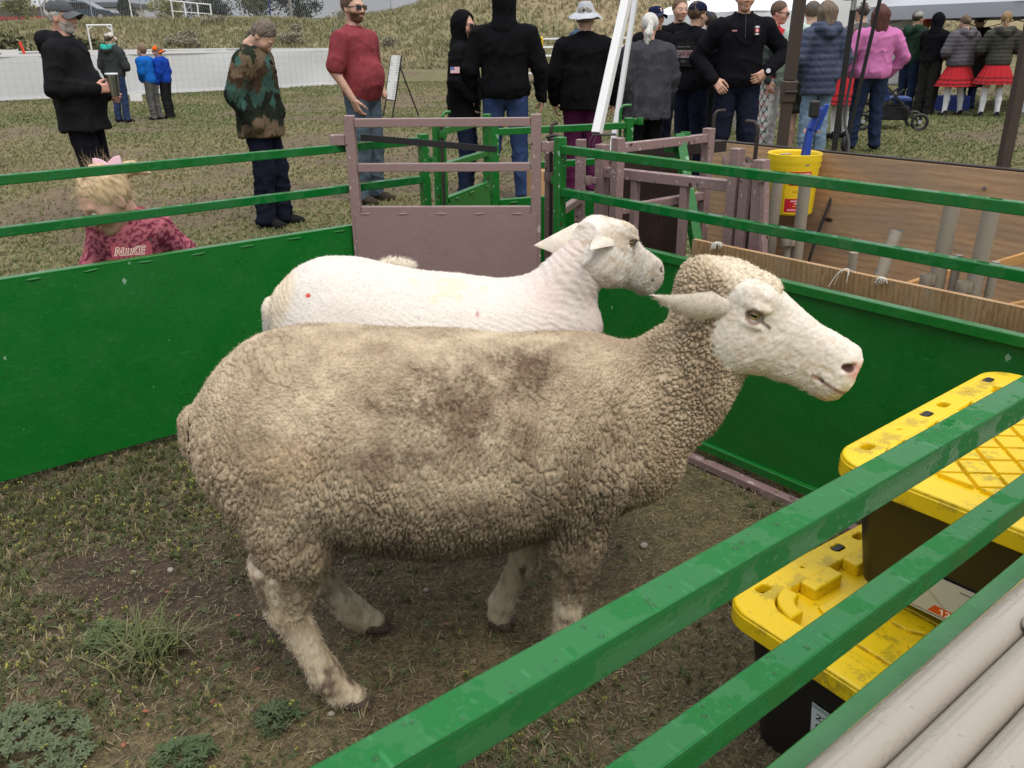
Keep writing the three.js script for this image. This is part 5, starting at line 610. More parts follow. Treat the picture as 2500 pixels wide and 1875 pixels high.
{ const a = person({ label: 'young person in navy cap and black fire jacket holding a white bowl, back to camera', p: [1.95, -9.45], yaw: 132, H: 1.78, b: 1.08, skin: SK.fair, hYaw: -8, hair: { c: [0.1, 0.06, 0.035], cut: -0.085 }, hat: { type: 'cap', c: [0.012, 0.015, 0.035], badge: 1 }, top: { c: [0.007, 0.007, 0.01], hem: 0.5, th: 0.032, collar: 0.5 }, bot: { c: [0.01, 0.014, 0.03], th: 0.02, flare: 1.2 }, aR: [0.16, 0.655, 0.0, 0.1, 0.62, 0.13], aL: [0.16, 0.655, 0.0, 0.1, 0.62, 0.13], cell: 0.014, hcell: 0.007 });
  patch(a.G, 'flag_patch', flagRevM, 0.085, 0.055, a.onSleeve(1, 1.27, 0.097), -Math.PI / 2 + 0.15);
  const ft = ctex(256, 256, (c) => { c.fillStyle = '#0c0c10'; c.fillRect(0, 0, 256, 256); c.fillStyle = '#8a8a90'; c.font = 'bold 24px sans-serif'; c.fillText('Amateur/other', 30, 60); c.font = 'bold 92px serif'; c.lineWidth = 7; c.strokeStyle = '#c9c9cc'; c.strokeText('FIRE', 22, 160); c.fillStyle = '#7d1722'; c.fillText('FIRE', 22, 160); c.fillStyle = '#75757a'; c.font = 'bold 26px sans-serif'; c.fillText('DEPT', 90, 214); }); 
  const bp = a.up(0.0, 0.72, -0.1); patch(a.G, 'back_print', std(0xffffff, 0.95, { map: ft }), 0.24, 0.24, [bp[0] - 0.0, bp[1], bp[2] + 0.012], Math.PI, 0);
  a.G.updateMatrixWorld(true); const w = V(...a.arms[0].w).add(V(-0.09, 0.02, 0.1)).applyMatrix4(a.G.matrixWorld); tag(mesh('bowl', lathe([[0.001, 0], [0.04, 0], [0.075, 0.045], [0.078, 0.046], [0.072, 0.04], [0.036, 0.006], [0.001, 0.005]], 28).translate(w.x, w.y, w.z), std(lin(0.75, 0.75, 0.75), 0.6)), 'white paper bowl held by the person in fire jacket', 'bowl'); }
{ const a = person({ label: 'tall person in black quarter zip jacket with chest badge, hands on hips, facing us', p: [2.28, -8.85], yaw: -4, H: 1.93, b: 1.12, skin: SK.fair, hair: { c: [0.1, 0.06, 0.03] }, aR: [0.2, 0.645, -0.04, 0.125, 0.545, 0.085], aL: [0.215, 0.665, -0.03, 0.115, 0.585, 0.085], hR: [0.5, -0.7, 0.6], hL: [-0.8, -0.5, 0.35], nR: [0.2, 0, -1], nL: [0, 0.2, -1], tR: [0.6, 0.4, 0], tL: [-0.3, -0.6, 0.2], curl: 0.75, top: { c: [0.007, 0.007, 0.01], hem: 0.5, th: 0.03, collar: 0.4, name: 'quarter_zip' }, bot: { c: [0.011, 0.014, 0.028], th: 0.022, flare: 1.3 }, fL: [0.075, 0.02], fR: [0.085, -0.02], cell: 0.013, hcell: 0.007 });
  const bt = ctex(64, 96, (c) => { c.fillStyle = '#101014'; c.fillRect(0, 0, 64, 96); c.fillStyle = '#dcdce0'; c.fillRect(12, 6, 40, 18); c.fillRect(14, 76, 36, 12); c.fillStyle = '#cf5560'; c.beginPath(); c.arc(32, 48, 21, 0, 7); c.fill(); c.fillStyle = '#e6d7d9'; c.fillRect(26, 34, 12, 28); });
  const p = a.up(0.055, 0.775, 0.075); patch(a.G, 'chest_badge', std(0xffffff, 0.85, { map: bt }), 0.06, 0.09, [p[0], p[1], p[2] + 0.042], 0.2, -0.12); patch(a.G, 'name_tape', std(lin(0.45, 0.2, 0.22), 0.8), 0.045, 0.012, [-p[0], p[1], p[2] + 0.045], -0.2, -0.12);
  mesh('zip', bar([0, a.H * 0.86, a.up(0, 0.86, 0.055)[2] + 0.01], [0, a.H * 0.74, a.up(0, 0.74, 0.09)[2] + 0.012], 0.006, 0.004), darkSteelM, a.G); const wv = a.arms[0].w; mesh('wrist_watch', at(new THREE.CylinderGeometry(0.022, 0.022, 0.012, 20), wv[0] + 0.01, wv[1] + 0.005, wv[2] + 0.045, 0, 1.3), std(lin(0.5, 0.5, 0.52), 0.2, { metalness: 0.8 }), a.G); }
person({ label: 'person in dark jacket with back turned, just behind the tall person', p: [2.75, -12.4], yaw: 150, H: 1.75, b: 1.15, hair: { c: [0.03, 0.02, 0.015] }, top: { c: C.black, hem: 0.48, th: 0.035, hood: 'down' }, bot: { c: C.black }, cell: 0.022, hcell: 0.012 });
{ const a = person({ label: 'dancer in white trousers with red and green lacing, red scarf and sunglasses', p: [3.32, -11.3], yaw: 55, H: 1.84, skin: SK.pink, hYaw: 5, hPitch: 8, hair: { c: [0.1, 0.06, 0.04] }, glasses: 1, top: { c: [0.05, 0.06, 0.055], hem: 0.5, th: 0.025, col: (x, y, z) => y > 1.45 ? [0.5, 0.03, 0.04] : [0.04, 0.05, 0.045] }, bot: { c: [0.66, 0.66, 0.68], th: 0.024, v: 0.05, col: (x, y, z) => { if (y > 0.96) return [0.5, 0.02, 0.025]; const u = (z + 0.02) * 14, v = y * 7.5; const d = x < 0 && Math.abs(Math.abs(z - 0.0) ) < 0.07 ? Math.min(Math.abs(((u + v + 90) % 1) - 0.5), Math.abs(((u - v + 90) % 1) - 0.5)) : 1; return d < 0.1 ? (((u + v + 90) % 1) - 0.5 < 0.1 && (v % 1) > 0.5 ? [0.45, 0.02, 0.04] : [0.02, 0.08, 0.06]) : [0.68, 0.68, 0.7]; } }, shoe: [0.6, 0.55, 0.55], cell: 0.014, hcell: 0.011 }); }
person({ label: 'person in pale mint hoodie and camouflage shorts', p: [3.66, -11.0], yaw: 160, H: 1.82, b: 1.15, skin: SK.fair, hair: { c: [0.12, 0.08, 0.05] }, hat: { type: 'cap', c: [0.1, 0.1, 0.1] }, top: { c: [0.44, 0.56, 0.49], hem: 0.49, th: 0.04, hood: 'down', name: 'hoodie', v: 0.08 }, bot: { to: 0.3, th: 0.035, name: 'shorts', flare: 1.4, col: (x, y, z) => { const n = noise(x * 16, y * 16, z * 16), k = 1 + 0.2 * noise(x * 90, y * 90, z * 90); return (n > 0.25 ? [0.09, 0.085, 0.06] : n > -0.15 ? [0.05, 0.055, 0.04] : [0.03, 0.03, 0.025]).map(v => v * k); } }, shoe: [0.03, 0.06, 0.04], cell: 0.018, hcell: 0.012 });
person({ label: 'person in long slate blue quilted puffer coat and light jeans', p: [3.66, -10.5], yaw: 186, H: 1.76, b: 0.97, y: 0.05, hPitch: 5, hair: { c: [0.14, 0.1, 0.07], type: 'long', len: -0.08 }, top: { c: [0.048, 0.062, 0.108], hem: 0.42, th: 0.036, quilt: 0.075, coat: 1, hood: 'down', shiny: 1, name: 'puffer_coat', v: 0.12 }, aL: [0.16, 0.65, -0.02, 0.1, 0.53, 0.05], aR: [0.16, 0.65, -0.02, 0.08, 0.53, -0.05], bot: { c: [0.16, 0.23, 0.32], th: 0.014 }, cell: 0.015, hcell: 0.01 });
person({ label: 'person in pink sweatshirt and dark jeans with long auburn hair, seen from behind', p: [4.48, -11.0], yaw: 176, y: 0.1, H: 1.68, b: 1.2, hair: { c: [0.075, 0.022, 0.014], type: 'long', len: 0.04 }, top: { c: [0.52, 0.17, 0.38], hem: 0.5, th: 0.035, name: 'sweatshirt', v: 0.07 }, aL: [0.19, 0.645, -0.01, 0.13, 0.53, 0.05, 1], aR: [0.19, 0.645, -0.01, 0.13, 0.53, 0.05, 1], bot: { c: [0.016, 0.026, 0.055], th: 0.016, flare: 1.2 }, fL: [0.08, 0.02], fR: [0.08, -0.02], cell: 0.014, hcell: 0.009 });
person({ label: 'person in grey tee shirt and pale cap half hidden behind the pink sweatshirt', p: [4.88, -12.6], yaw: 200, y: 0.1, H: 1.75, b: 1.1, hair: { c: [0.06, 0.04, 0.03] }, hat: { type: 'cap', c: [0.4, 0.4, 0.4], yaw: 20 }, top: { c: [0.1, 0.1, 0.1], hem: 0.5, th: 0.025, short: 0.85, name: 'tee_shirt' }, bot: { c: [0.04, 0.045, 0.06] }, cell: 0.02, hcell: 0.012 });
person({ label: 'dancer in red skirt and white stockings half hidden behind the pink sweatshirt', p: [4.6, -12.2], yaw: 190, y: 0.1, H: 1.45, hair: { c: [0.1, 0.06, 0.04] }, top: { c: C.black, hem: 0.52 }, skirt: { y0: 0.6, y1: 0.32, r: 0.2 }, cell: 0.02, hcell: 0.013, group: undefined });
person({ label: 'person in dark green jacket, black and white cap and jeans under the canopy edge', p: [7.35, -16.4], yaw: 120, y: 0.07, H: 1.75, skin: SK.tan, hair: { c: [0.04, 0.03, 0.02] }, hat: { type: 'cap', c: [0.3, 0.29, 0.27], yaw: 10 }, glasses: 1, top: { c: [0.018, 0.04, 0.028], hem: 0.48, th: 0.035, hood: 'down' }, bot: { c: C.jeanD, th: 0.018 }, cell: 0.022, hcell: 0.013 });
person({ label: 'person in black hooded top and black trousers with hood up, hand at mouth', p: [7.5, -15.9], yaw: 125, y: 0.07, H: 1.7, b: 1.05, aL: [0.14, 0.67, 0.06, 0.03, 0.78, 0.12], aR: [0.14, 0.64, 0.02, 0.08, 0.62, 0.1], top: { c: [0.006,0.006,0.008], hem: 0.5, th: 0.03, hood: 'up', name: 'hoodie' }, bot: { c: [0.02, 0.019, 0.018], th: 0.025, flare: 1.5 }, shoe: [0.02, 0.02, 0.02], cell: 0.02, hcell: 0.012 });
person({ label: 'dancer in red beret between the black hood and the grey puffer jacket', p: [8.0, -17.4], yaw: 150, y: 0.07, H: 1.66, hair: { c: [0.3, 0.08, 0.03] }, hat: { type: 'beret', c: [0.55, 0.02, 0.02] }, top: { c: C.black, hem: 0.5 }, bot: { c: C.black }, cell: 0.022, hcell: 0.013 });
person({ label: 'dancer in grey puffer jacket, red skirt and white stockings with a hair bun', p: [7.85, -15.6], yaw: 190, y: 0.07, H: 1.67, b: 1.1, hPitch: 14, hair: { c: [0.11, 0.07, 0.045], type: 'bun' }, top: { c: [0.085, 0.08, 0.095], hem: 0.5, th: 0.045, quilt: 0.065, hood: 'down', shiny: 1, name: 'puffer_jacket', w: 1.1, v: 0.1 }, aL: [0.17, 0.65, 0.0, 0.1, 0.6, 0.1], aR: [0.17, 0.65, 0.0, 0.1, 0.6, 0.1], skirt: { y0: 0.55, y1: 0.31, r: 0.205 }, fL: [0.09, 0.0], fR: [0.09, 0.0], cell: 0.017, hcell: 0.011 });
person({ label: 'person in dark cowboy hat and long dark coat under the canopy', p: [8.75, -16.9], yaw: 180, y: 0.07, H: 1.72, b: 1.2, hair: { c: [0.05, 0.04, 0.03] }, hat: { type: 'cowboy', c: [0.03, 0.025, 0.02] }, top: { c: [0.02, 0.018, 0.017], hem: 0.25, th: 0.05, coat: 1, flare: 0.03, name: 'long_coat' }, bot: { c: C.jean }, cell: 0.022, hcell: 0.013 });
person({ label: 'dancer in olive puffer jacket, red skirt and white stockings with a long blond braid', p: [8.3, -15.2], yaw: 168, y: 0.07, H: 1.7, b: 1.0, hYaw: -10, hair: { c: [0.26, 0.16, 0.08], type: 'braid' }, top: { c: [0.045, 0.046, 0.035], hem: 0.5, th: 0.04, quilt: 0.062, shiny: 1, hood: 'down', name: 'puffer_jacket', v: 0.1 }, aL: [0.17, 0.66, 0.02, 0.1, 0.64, 0.12], aR: [0.17, 0.66, 0.02, 0.1, 0.64, 0.12], skirt: { y0: 0.55, y1: 0.335, r: 0.185 }, fL: [0.075, 0], fR: [0.075, 0], cell: 0.017, hcell: 0.011 });
person({ label: 'person in dark top and pale washed jeans at the right edge under the canopy', p: [9.35, -15.9], yaw: 185, y: 0.07, H: 1.7, hair: { c: [0.08, 0.05, 0.03], type: 'long' }, top: { c: [0.02, 0.02, 0.022], hem: 0.52, th: 0.025 }, bot: { c: [0.38, 0.43, 0.48], th: 0.022, flare: 1.5, v: 0.1 }, cell: 0.022, hcell: 0.013 });

// ================= RIGHT OF THE PEN: MAUVE GATES AND THE PLYWOOD BIN =================
function woodTex(seed, a, b, c, dark, swap) {                                  // weathered board: grain along u, knots, worn spots
  const kn = []; const r = rng(seed); for (let i = 0; i < 7; i++) kn.push([r(), r(), 0.008 + 0.014 * r()]);
  return dtex(1024, 512, (u, v) => { if (swap) { const q = u; u = (v * 0.6) % 1; v = (q * 3.7) % 1; } let w = 0; let kd = 0; for (const k of kn) { const dx = (u - k[0]) * 2, dy = v - k[1], d = Math.hypot(dx, dy * 1.6); w += 0.05 * Math.exp(-d * 22) * Math.sign(dy || 1); kd = Math.max(kd, sst(k[2] * 1.6, k[2] * 0.7, d)); } const vv = v + w + 0.012 * pn(u, v, 5, seed) , g = Math.abs(Math.sin(vv * 95 + 4 * pn(u, v, 4, 2))) , f = 0.5 + 0.5 * pn(u, vv, 6, 3), fine = pn(u * 0.15 % 1, vv, 240, seed + 1) * 0.5 + pn(u, vv, 120, 4) * 0.3; let l = 0.5 + 0.22 * g + 0.3 * fine + 0.25 * (f - 0.5); let col = mixc(a, b, clamp(l, 0, 1)); col = mixc(col, c, clamp(0.5 * pn(u, v, 7, 6) + 0.25 * pn(u, v, 19, 7), 0, 0.6)); return mixc(col, dark, kd * 0.85); }, true);
}
const plyM = std(0xffffff, 0.85, { map: woodTex(3, [0.54, 0.41, 0.29], [0.84, 0.69, 0.53], [0.55, 0.5, 0.44], [0.16, 0.1, 0.07]) });
const plyDarkM = std(0xffffff, 0.8, { map: woodTex(9, [0.13, 0.09, 0.07], [0.26, 0.18, 0.13], [0.2, 0.17, 0.15], [0.05, 0.03, 0.02]) });
const plyWornM = std(0xffffff, 0.9, { map: (() => { const t = woodTex(15, [0.38, 0.26, 0.16], [0.8, 0.65, 0.47], [0.68, 0.62, 0.54], [0.14, 0.09, 0.05], 1); return t; })() });
const pineM = std(0xffffff, 0.75, { map: woodTex(21, [0.66, 0.47, 0.25], [0.8, 0.62, 0.38], [0.6, 0.45, 0.28], [0.35, 0.2, 0.1]) });
function board(name, label, cat, a, b, y0, y1, th, m, parent) { const L = Math.hypot(b[0] - a[0], b[1] - a[1]), g = new THREE.BoxGeometry(L, y1 - y0, th); at(g, (a[0] + b[0]) / 2, (y0 + y1) / 2, (a[1] + b[1]) / 2, Math.atan2(-(b[1] - a[1]), b[0] - a[0])); const o = mesh(name, g, m, parent); return o; }
{
  const B = thing('plywood_bin', 'weathered plywood bin behind the right hand green panel', 'bin', [0.63, 0, -2.826], TR), sz = (s, o) => [s, -o];
  mesh('back_board', new THREE.BoxGeometry(2.35, 0.87, 0.02).translate(0.29, 0.535, -1.2), plyM, B);
  mesh('edge_trim', bar([-0.884, 0.975, -1.212], [1.465, 0.975, -1.212], 0.03, 0.008), darkSteelM, B);
  mesh('front_board', new THREE.BoxGeometry(1.85, 0.555, 0.02).translate(0.785, 0.487, -0.17), plyWornM, B);
  mesh('floor_board', new THREE.BoxGeometry(2.3, 0.02, 1.0).translate(0.3, 0.2, -0.69), plyDarkM, B);
  mesh('side_board', bar([-0.66, 0.5, -1.18], [-0.2, 0.5, -0.62], 0.018, 0.84), plyDarkM, B); mesh('side_board', bar([1.44, 0.5, -1.18], [1.6, 0.5, -0.2], 0.018, 0.8), plyM, B);
  for (const [s, y] of [[0.42, 0.9], [0.6, 0.89], [-0.1, 0.86]]) { const g = new THREE.CylinderGeometry(0.007, 0.007, 0.006, 10); mesh('screw', at(g, s, y, -1.187, 0, Math.PI / 2), std(lin(0.4, 0.4, 0.4), 0.4, { metalness: 1 }), B); }
  const bt = (a, b, l) => tag(mesh('batten', bar(a, b, 0.02, 0.03, 0.002), pineM), l, 'batten'); bt([1.2, 0.575, -2.83], [1.56, 0.66, -2.91], 'short pale pine batten lying low inside the plywood bin'); bt([1.5, 0.73, -2.655], [1.9, 0.92, -2.5], 'pale pine batten rising to the right edge in the plywood bin'); bt([1.36, 0.53, -2.72], [1.85, 0.66, -2.62], 'pale pine batten at the bottom right of the plywood bin');
}
const wisp = (name, label, p, n, seed, s) => { const r = rng(seed), L = []; for (let i = 0; i < n; i++) { const a = r() * TP, l = s * (0.5 + r()); L.push(tube([[p[0], p[1], p[2]], [p[0] + Math.cos(a) * l * 0.5, p[1] - l * 0.3 * r(), p[2] + Math.sin(a) * l * 0.3], [p[0] + Math.cos(a) * l, p[1] - l * (0.3 + r()), p[2] + Math.sin(a) * l * 0.5]], 0.0012, 6, 4)); } tag(mesh(name, L, std(lin(0.7, 0.67, 0.6), 1)), label, 'wool'); };
wisp('wool_wisp', 'white wool wisp caught on the front board below the mauve posts', [0.735, 0.775, -2.94], 60, 3, 0.018); wisp('wool_wisp', 'thin wool strands caught on the front board beside the grey tilted pipe', [1.05, 0.775, -2.55], 9, 5, 0.05); wisp('wool_wisp', 'small wool tuft on the front board next to the thin strands', [1.12, 0.772, -2.46], 40, 7, 0.014);
// mauve gates stacked here
{
  let [p, t, l] = seg([0.385, -3.565], [0.835, -3.15]); const a = thing('stock_gate', 'chipped mauve gate with upright bars behind the right hand green panel', 'gate', p, t, chute);
  mesh('post', bar([0, 0, 0], [0, 1.045, 0], 0.045), mauveChipM, a); mesh('post', bar([l, 0, 0], [l, 0.975, 0], 0.045), mauveChipM, a); mesh('rail', bar([0.024, 0.935, 0], [l - 0.024, 0.935, 0], 0.04), mauveChipM, a); mesh('rail', bar([0.024, 0.12, 0], [l - 0.024, 0.12, 0], 0.035), mauveM, a);
  for (const x of [0.17, 0.4]) mesh('upright', bar([x, 0.14, 0], [x, 0.914, 0], 0.03), mauveM, a); sockets(a, mauveChipM, 0, [0.9, 0.3], 0.02, -0.04, 0.02);
  [p, t, l] = seg([0.43, -3.42], [0.86, -3.75]); const b = thing('stock_gate', 'mauve gate rail behind the chipped one, under the white canopy leg', 'gate', p, t, chute);
  for (const x of [0, l]) mesh('post', bar([x, 0, 0], [x, 1.085, 0], 0.04), mauveChipM, b); for (const y of [1.045, 0.8, 0.3]) mesh('rail', bar([0.021, y, 0], [l - 0.021, y, 0], 0.035), mauveChipM, b); mesh('locking_pin', pigtail(l + 0.03, 1.15, 0.0, 0.3), darkSteelM, b);
  tag(mesh('dark_rail', bar([0.44, 0.985, -3.64], [0.99, 0.985, -3.97], 0.02, 0.05), darkSteelM), 'dark brown steel rail between the mauve gates and the plywood', 'rail', chute);
  const c = thing('stock_gate', 'worn mauve gate posts standing together left of the yellow bucket', 'gate', [0.86, 0, -3.08], TR, chute);
  mesh('post', bar([-0.055, 0, 0], [-0.055, 1.075, 0], 0.042), mauveChipM, c); mesh('post', bar([0.0, 0, 0.0], [0.0, 1.0, 0.0], 0.042), mauveChipM, c); mesh('post', bar([0.12, 0, 0.02], [0.07, 1.05, 0.03], 0.044), mauveChipM, c); mesh('brace', bar([0.17, 0.3, 0.06], [0.1, 1.02, 0.045], 0.02, 0.03), mauveChipM, c); mesh('rail', bar([-0.05, 0.25, 0.03], [0.14, 0.25, 0.03], 0.03), mauveM, c);
  sockets(c, mauveChipM, -0.05, [1.03, 0.5], 0, -0.035, 0.02); sockets(c, mauveChipM, 0.07, [1.0, 0.45], 0.03, 0.03, 0.035); sockets(c, mauveChipM, 0.07, [1.02], 0.03, -0.035, 0.035); mesh('locking_pin', pigtail(0.02, 1.165, 0.0, 3.3, 0.055), darkSteelM, c);
  const gp = thing('latch_post', 'leaning green latch post with round sockets among the mauve gates', 'post', [0, 0, 0], 0, chute); mesh('post', bar([0.879, 0.0, -3.16], [0.712, 1.067, -3.663], 0.042), greenChipM, gp); for (const [dx, dz, y] of [[-0.04, 0.02, 1.02], [0.035, -0.03, 1.06], [-0.03, 0.03, 0.96]]) mesh('socket', ringG(0.712 + dx, y, -3.655 + dz, 0.021, 0.016, 0.035), greenChipM, gp);
  board('dark_board', '', '', [0.42, -3.77], [0.84, -3.98], 0.02, 0.95, 0.018, plyDarkM); tag(scene.children.at(-1), 'dark stained plywood sheet standing behind the chipped mauve gate', 'board');
  tag(mesh('bottom_bar', bar([0.385, 0.017, -3.085], [1.105, 0.017, -2.2], 0.04, 0.028), mauveChipM), 'mauve steel bar on the ground along the right hand green panel', 'bar');
}
// grey pipe posts inside the bin
const greyM = new THREE.MeshPhysicalMaterial({ map: chipTex('#8d8577', '#a8a094', '#6b655c', 120, 33), roughness: 0.55, bumpMap: paintNoise, bumpScale: 0.0006 });
{
  const pp = (label, a, b, r, rings, stub) => { const t = thing('pipe_post', label, 'pipe', [0, 0, 0], 0, 'grey pipe posts in the bin'); const g = rod(a, b, r, r, 24, true); mesh('pipe', [g, rod(a, b, r * 0.86, r * 0.86, 24, true)], Object.assign(greyM, { side: THREE.DoubleSide }), t); const A = V(...a), Bv = V(...b), at2 = y => A.clone().lerp(Bv, (y - a[1]) / (b[1] - a[1])); for (const [y, s] of rings) { const q = at2(y); for (const k of [0, 1]) mesh('ring_socket', ringG(q.x - 0.035 * s - k * 0.03 * s, y + 0.008 * k, q.z + 0.02 + 0.028 * k, 0.017, 0.012, 0.035), greyM, t); } if (stub) { const q = at2(0.45); mesh('stub', rod([q.x + stub * 0.05, 0.21, q.z + 0.01], [q.x + stub * 0.055, 0.78, q.z + 0.01], 0.014), greyM, t); } mesh('cap', at(new THREE.TorusGeometry(r * 0.93, r * 0.09, 6, 24), b[0], b[1], b[2], 0, Math.PI / 2), std(lin(0.06, 0.08, 0.13), 0.5), t); };
  pp('grey pipe post in front of the yellow bucket, left one', [1.014, 0.21, -3.226], [1.014, 0.935, -3.226], 0.0205, [[0.73, 1]], 0); pp('grey pipe post in front of the yellow bucket, right one', [1.09, 0.21, -3.141], [1.09, 0.94, -3.141], 0.022, [[0.735, 1]], -0.8);
  pp('tilted grey pipe post rising from the middle of the bin', [1.13, 0.25, -2.7], [1.321, 0.826, -2.848], 0.021, [], -1); pp('grey pipe post near the right edge, left of two', [1.40, 0.21, -2.69], [1.427, 0.95, -2.718], 0.025, [[0.7, 1]], 1); pp('grey pipe post nearest the right edge', [1.47, 0.21, -2.6], [1.503, 0.95, -2.624], 0.025, [[0.7, 1]], 1);
  tag(mesh('blue_strap', tube([[1.5, 0.7, -2.2], [1.47, 0.745, -2.14], [1.5, 0.76, -2.1], [1.55, 0.74, -2.08]], 0.014, 16, 8), std(lin(0.03, 0.2, 0.36), 0.6)), 'blue strap end at the right edge of the plywood bin', 'strap');
}
// yellow bucket with its clamp
{
  const t = thing('bucket', 'yellow plastic bucket with a red and yellow label hanging in the bin', 'bucket', [1.25, 0.715, -3.775]), ym = std(lin(0.80, 0.58, 0.015), 0.42);
  mesh('pail', lathe([[0.001, 0.003], [0.095, 0.0], [0.1, 0.006], [0.108, 0.2], [0.115, 0.212], [0.109, 0.22], [0.117, 0.232], [0.111, 0.245], [0.117, 0.258], [0.112, 0.262], [0.107, 0.25], [0.096, 0.012], [0.001, 0.01]], 48), ym, t);
  const lt = ctex(512, 512, (c) => { c.fillStyle = '#e9c21d'; c.fillRect(0, 0, 512, 512); c.fillStyle = '#c2202c'; c.beginPath(); c.roundRect(30, 20, 452, 80, 30); c.fill(); c.fillStyle = '#fff'; c.font = 'bold 58px serif'; c.fillText('¡PARTY SIZE!', 70, 80); c.fillStyle = '#c2202c'; c.fillRect(70, 120, 380, 60); c.fillStyle = '#3c2a12'; c.font = 'italic 40px serif'; c.fillText('Café Espresso', 140, 262); c.fillStyle = '#c2202c'; c.fillRect(20, 330, 472, 160); c.fillStyle = '#fff'; c.font = 'bold 24px sans-serif'; c.fillText('MADURADO TAMAÑO', 130, 366); c.fillText('FAMILIAR', 200, 394); c.fillStyle = '#f2c23a'; c.fillText('DARK ROAST', 180, 424); c.fillStyle = '#fff'; c.fillText('PESO NETO 36 OZ (2.25 LB)', 90, 470); });
  const lg = new THREE.CylinderGeometry(0.1105, 0.1035, 0.19, 24, 1, true, -0.62, 1.1); mesh('label', at(lg, 0, 0.105, 0, 0.05), std(0xffffff, 0.5, { map: lt, side: 2 }), t);
  mesh('handle', tube([[-0.1, 0.245, 0.03], [-0.085, 0.262, 0.07], [-0.05, 0.268, 0.1]], 0.003, 12, 6), std(lin(0.5, 0.5, 0.5), 0.3, { metalness: 1 }), t);
  const c = thing('clamp', 'blue and black quick clamp gripping the bucket rim', 'clamp', [1.28, -0.13, -3.69]); c.scale.setScalar(1.14); const bm = new THREE.MeshStandardMaterial({ color: lin(0.01, 0.05, 0.32), roughness: 0.4 });
  mesh('jaw', [bar([-0.012, 0.93, 0.012], [-0.005, 1.07, 0.0], 0.024, 0.018), bar([-0.012, 0.93, -0.03], [-0.002, 1.06, -0.02], 0.02, 0.014)], bm, c); mesh('handle', [bar([-0.008, 1.06, 0], [0.02, 1.14, 0.0], 0.03, 0.02, 0.006), bar([0.02, 1.05, -0.01], [0.05, 1.15, -0.01], 0.022, 0.016, 0.005)], bm, c); mesh('pad', rbox(0.035, 0.06, 0.026, 0.008).translate(-0.004, 1.135, 0.014), blackM, c); mesh('pivot', at(new THREE.CylinderGeometry(0.007, 0.007, 0.03, 12), 0.025, 1.055, 0.004, 0, Math.PI / 2), std(lin(0.6, 0.6, 0.6), 0.3, { metalness: 1 }), c);
}
// ================= TOTES =================
const dustTex = dtex(512, 512, (u, v) => { const n = 0.5 * pn(u, v, 9) + 0.3 * pn(u, v, 33, 2) + 0.25 * pn(u, v, 130, 5), s = sst(0.72, 0.95, Math.abs(pn(u, v * 0.3 % 1, 70, 3))); const d = clamp(sst(0.15, 0.6, n) * 0.45 + s * 0.25, 0, 1); return mixc([0.90, 0.76, 0.045], [0.52, 0.45, 0.2], d); }, true, 0.45);
const yellowM = new THREE.MeshPhysicalMaterial({ map: dustTex, roughness: 0.42, bumpMap: paintNoise, bumpScale: 0.0008, clearcoat: 0.15, clearcoatRoughness: 0.4 });
const toteBlackM = std(lin(0.010, 0.009, 0.008), 0.38);
function rrect(w, h, r) { const s = new THREE.Shape(), x = -w / 2, y = -h / 2; s.moveTo(x + r, y); s.lineTo(x + w - r, y); s.absarc(x + w - r, y + r, r, -Math.PI / 2, 0); s.lineTo(x + w, y + h - r); s.absarc(x + w - r, y + h - r, r, 0, Math.PI / 2); s.lineTo(x + r, y + h); s.absarc(x + r, y + h - r, r, Math.PI / 2, Math.PI); s.lineTo(x, y + r); s.absarc(x + r, y + r, r, Math.PI, Math.PI * 1.5); return s; }
function flatX(s, h, bev = 0.003, y = 0) { const g = new THREE.ExtrudeGeometry(s, { depth: h - 2 * bev, bevelEnabled: bev > 0, bevelThickness: bev, bevelSize: bev, bevelOffset: -bev, bevelSegments: 3, curveSegments: 8 }); g.rotateX(-Math.PI / 2); g.translate(0, y + bev, 0); return boxUV(g); }
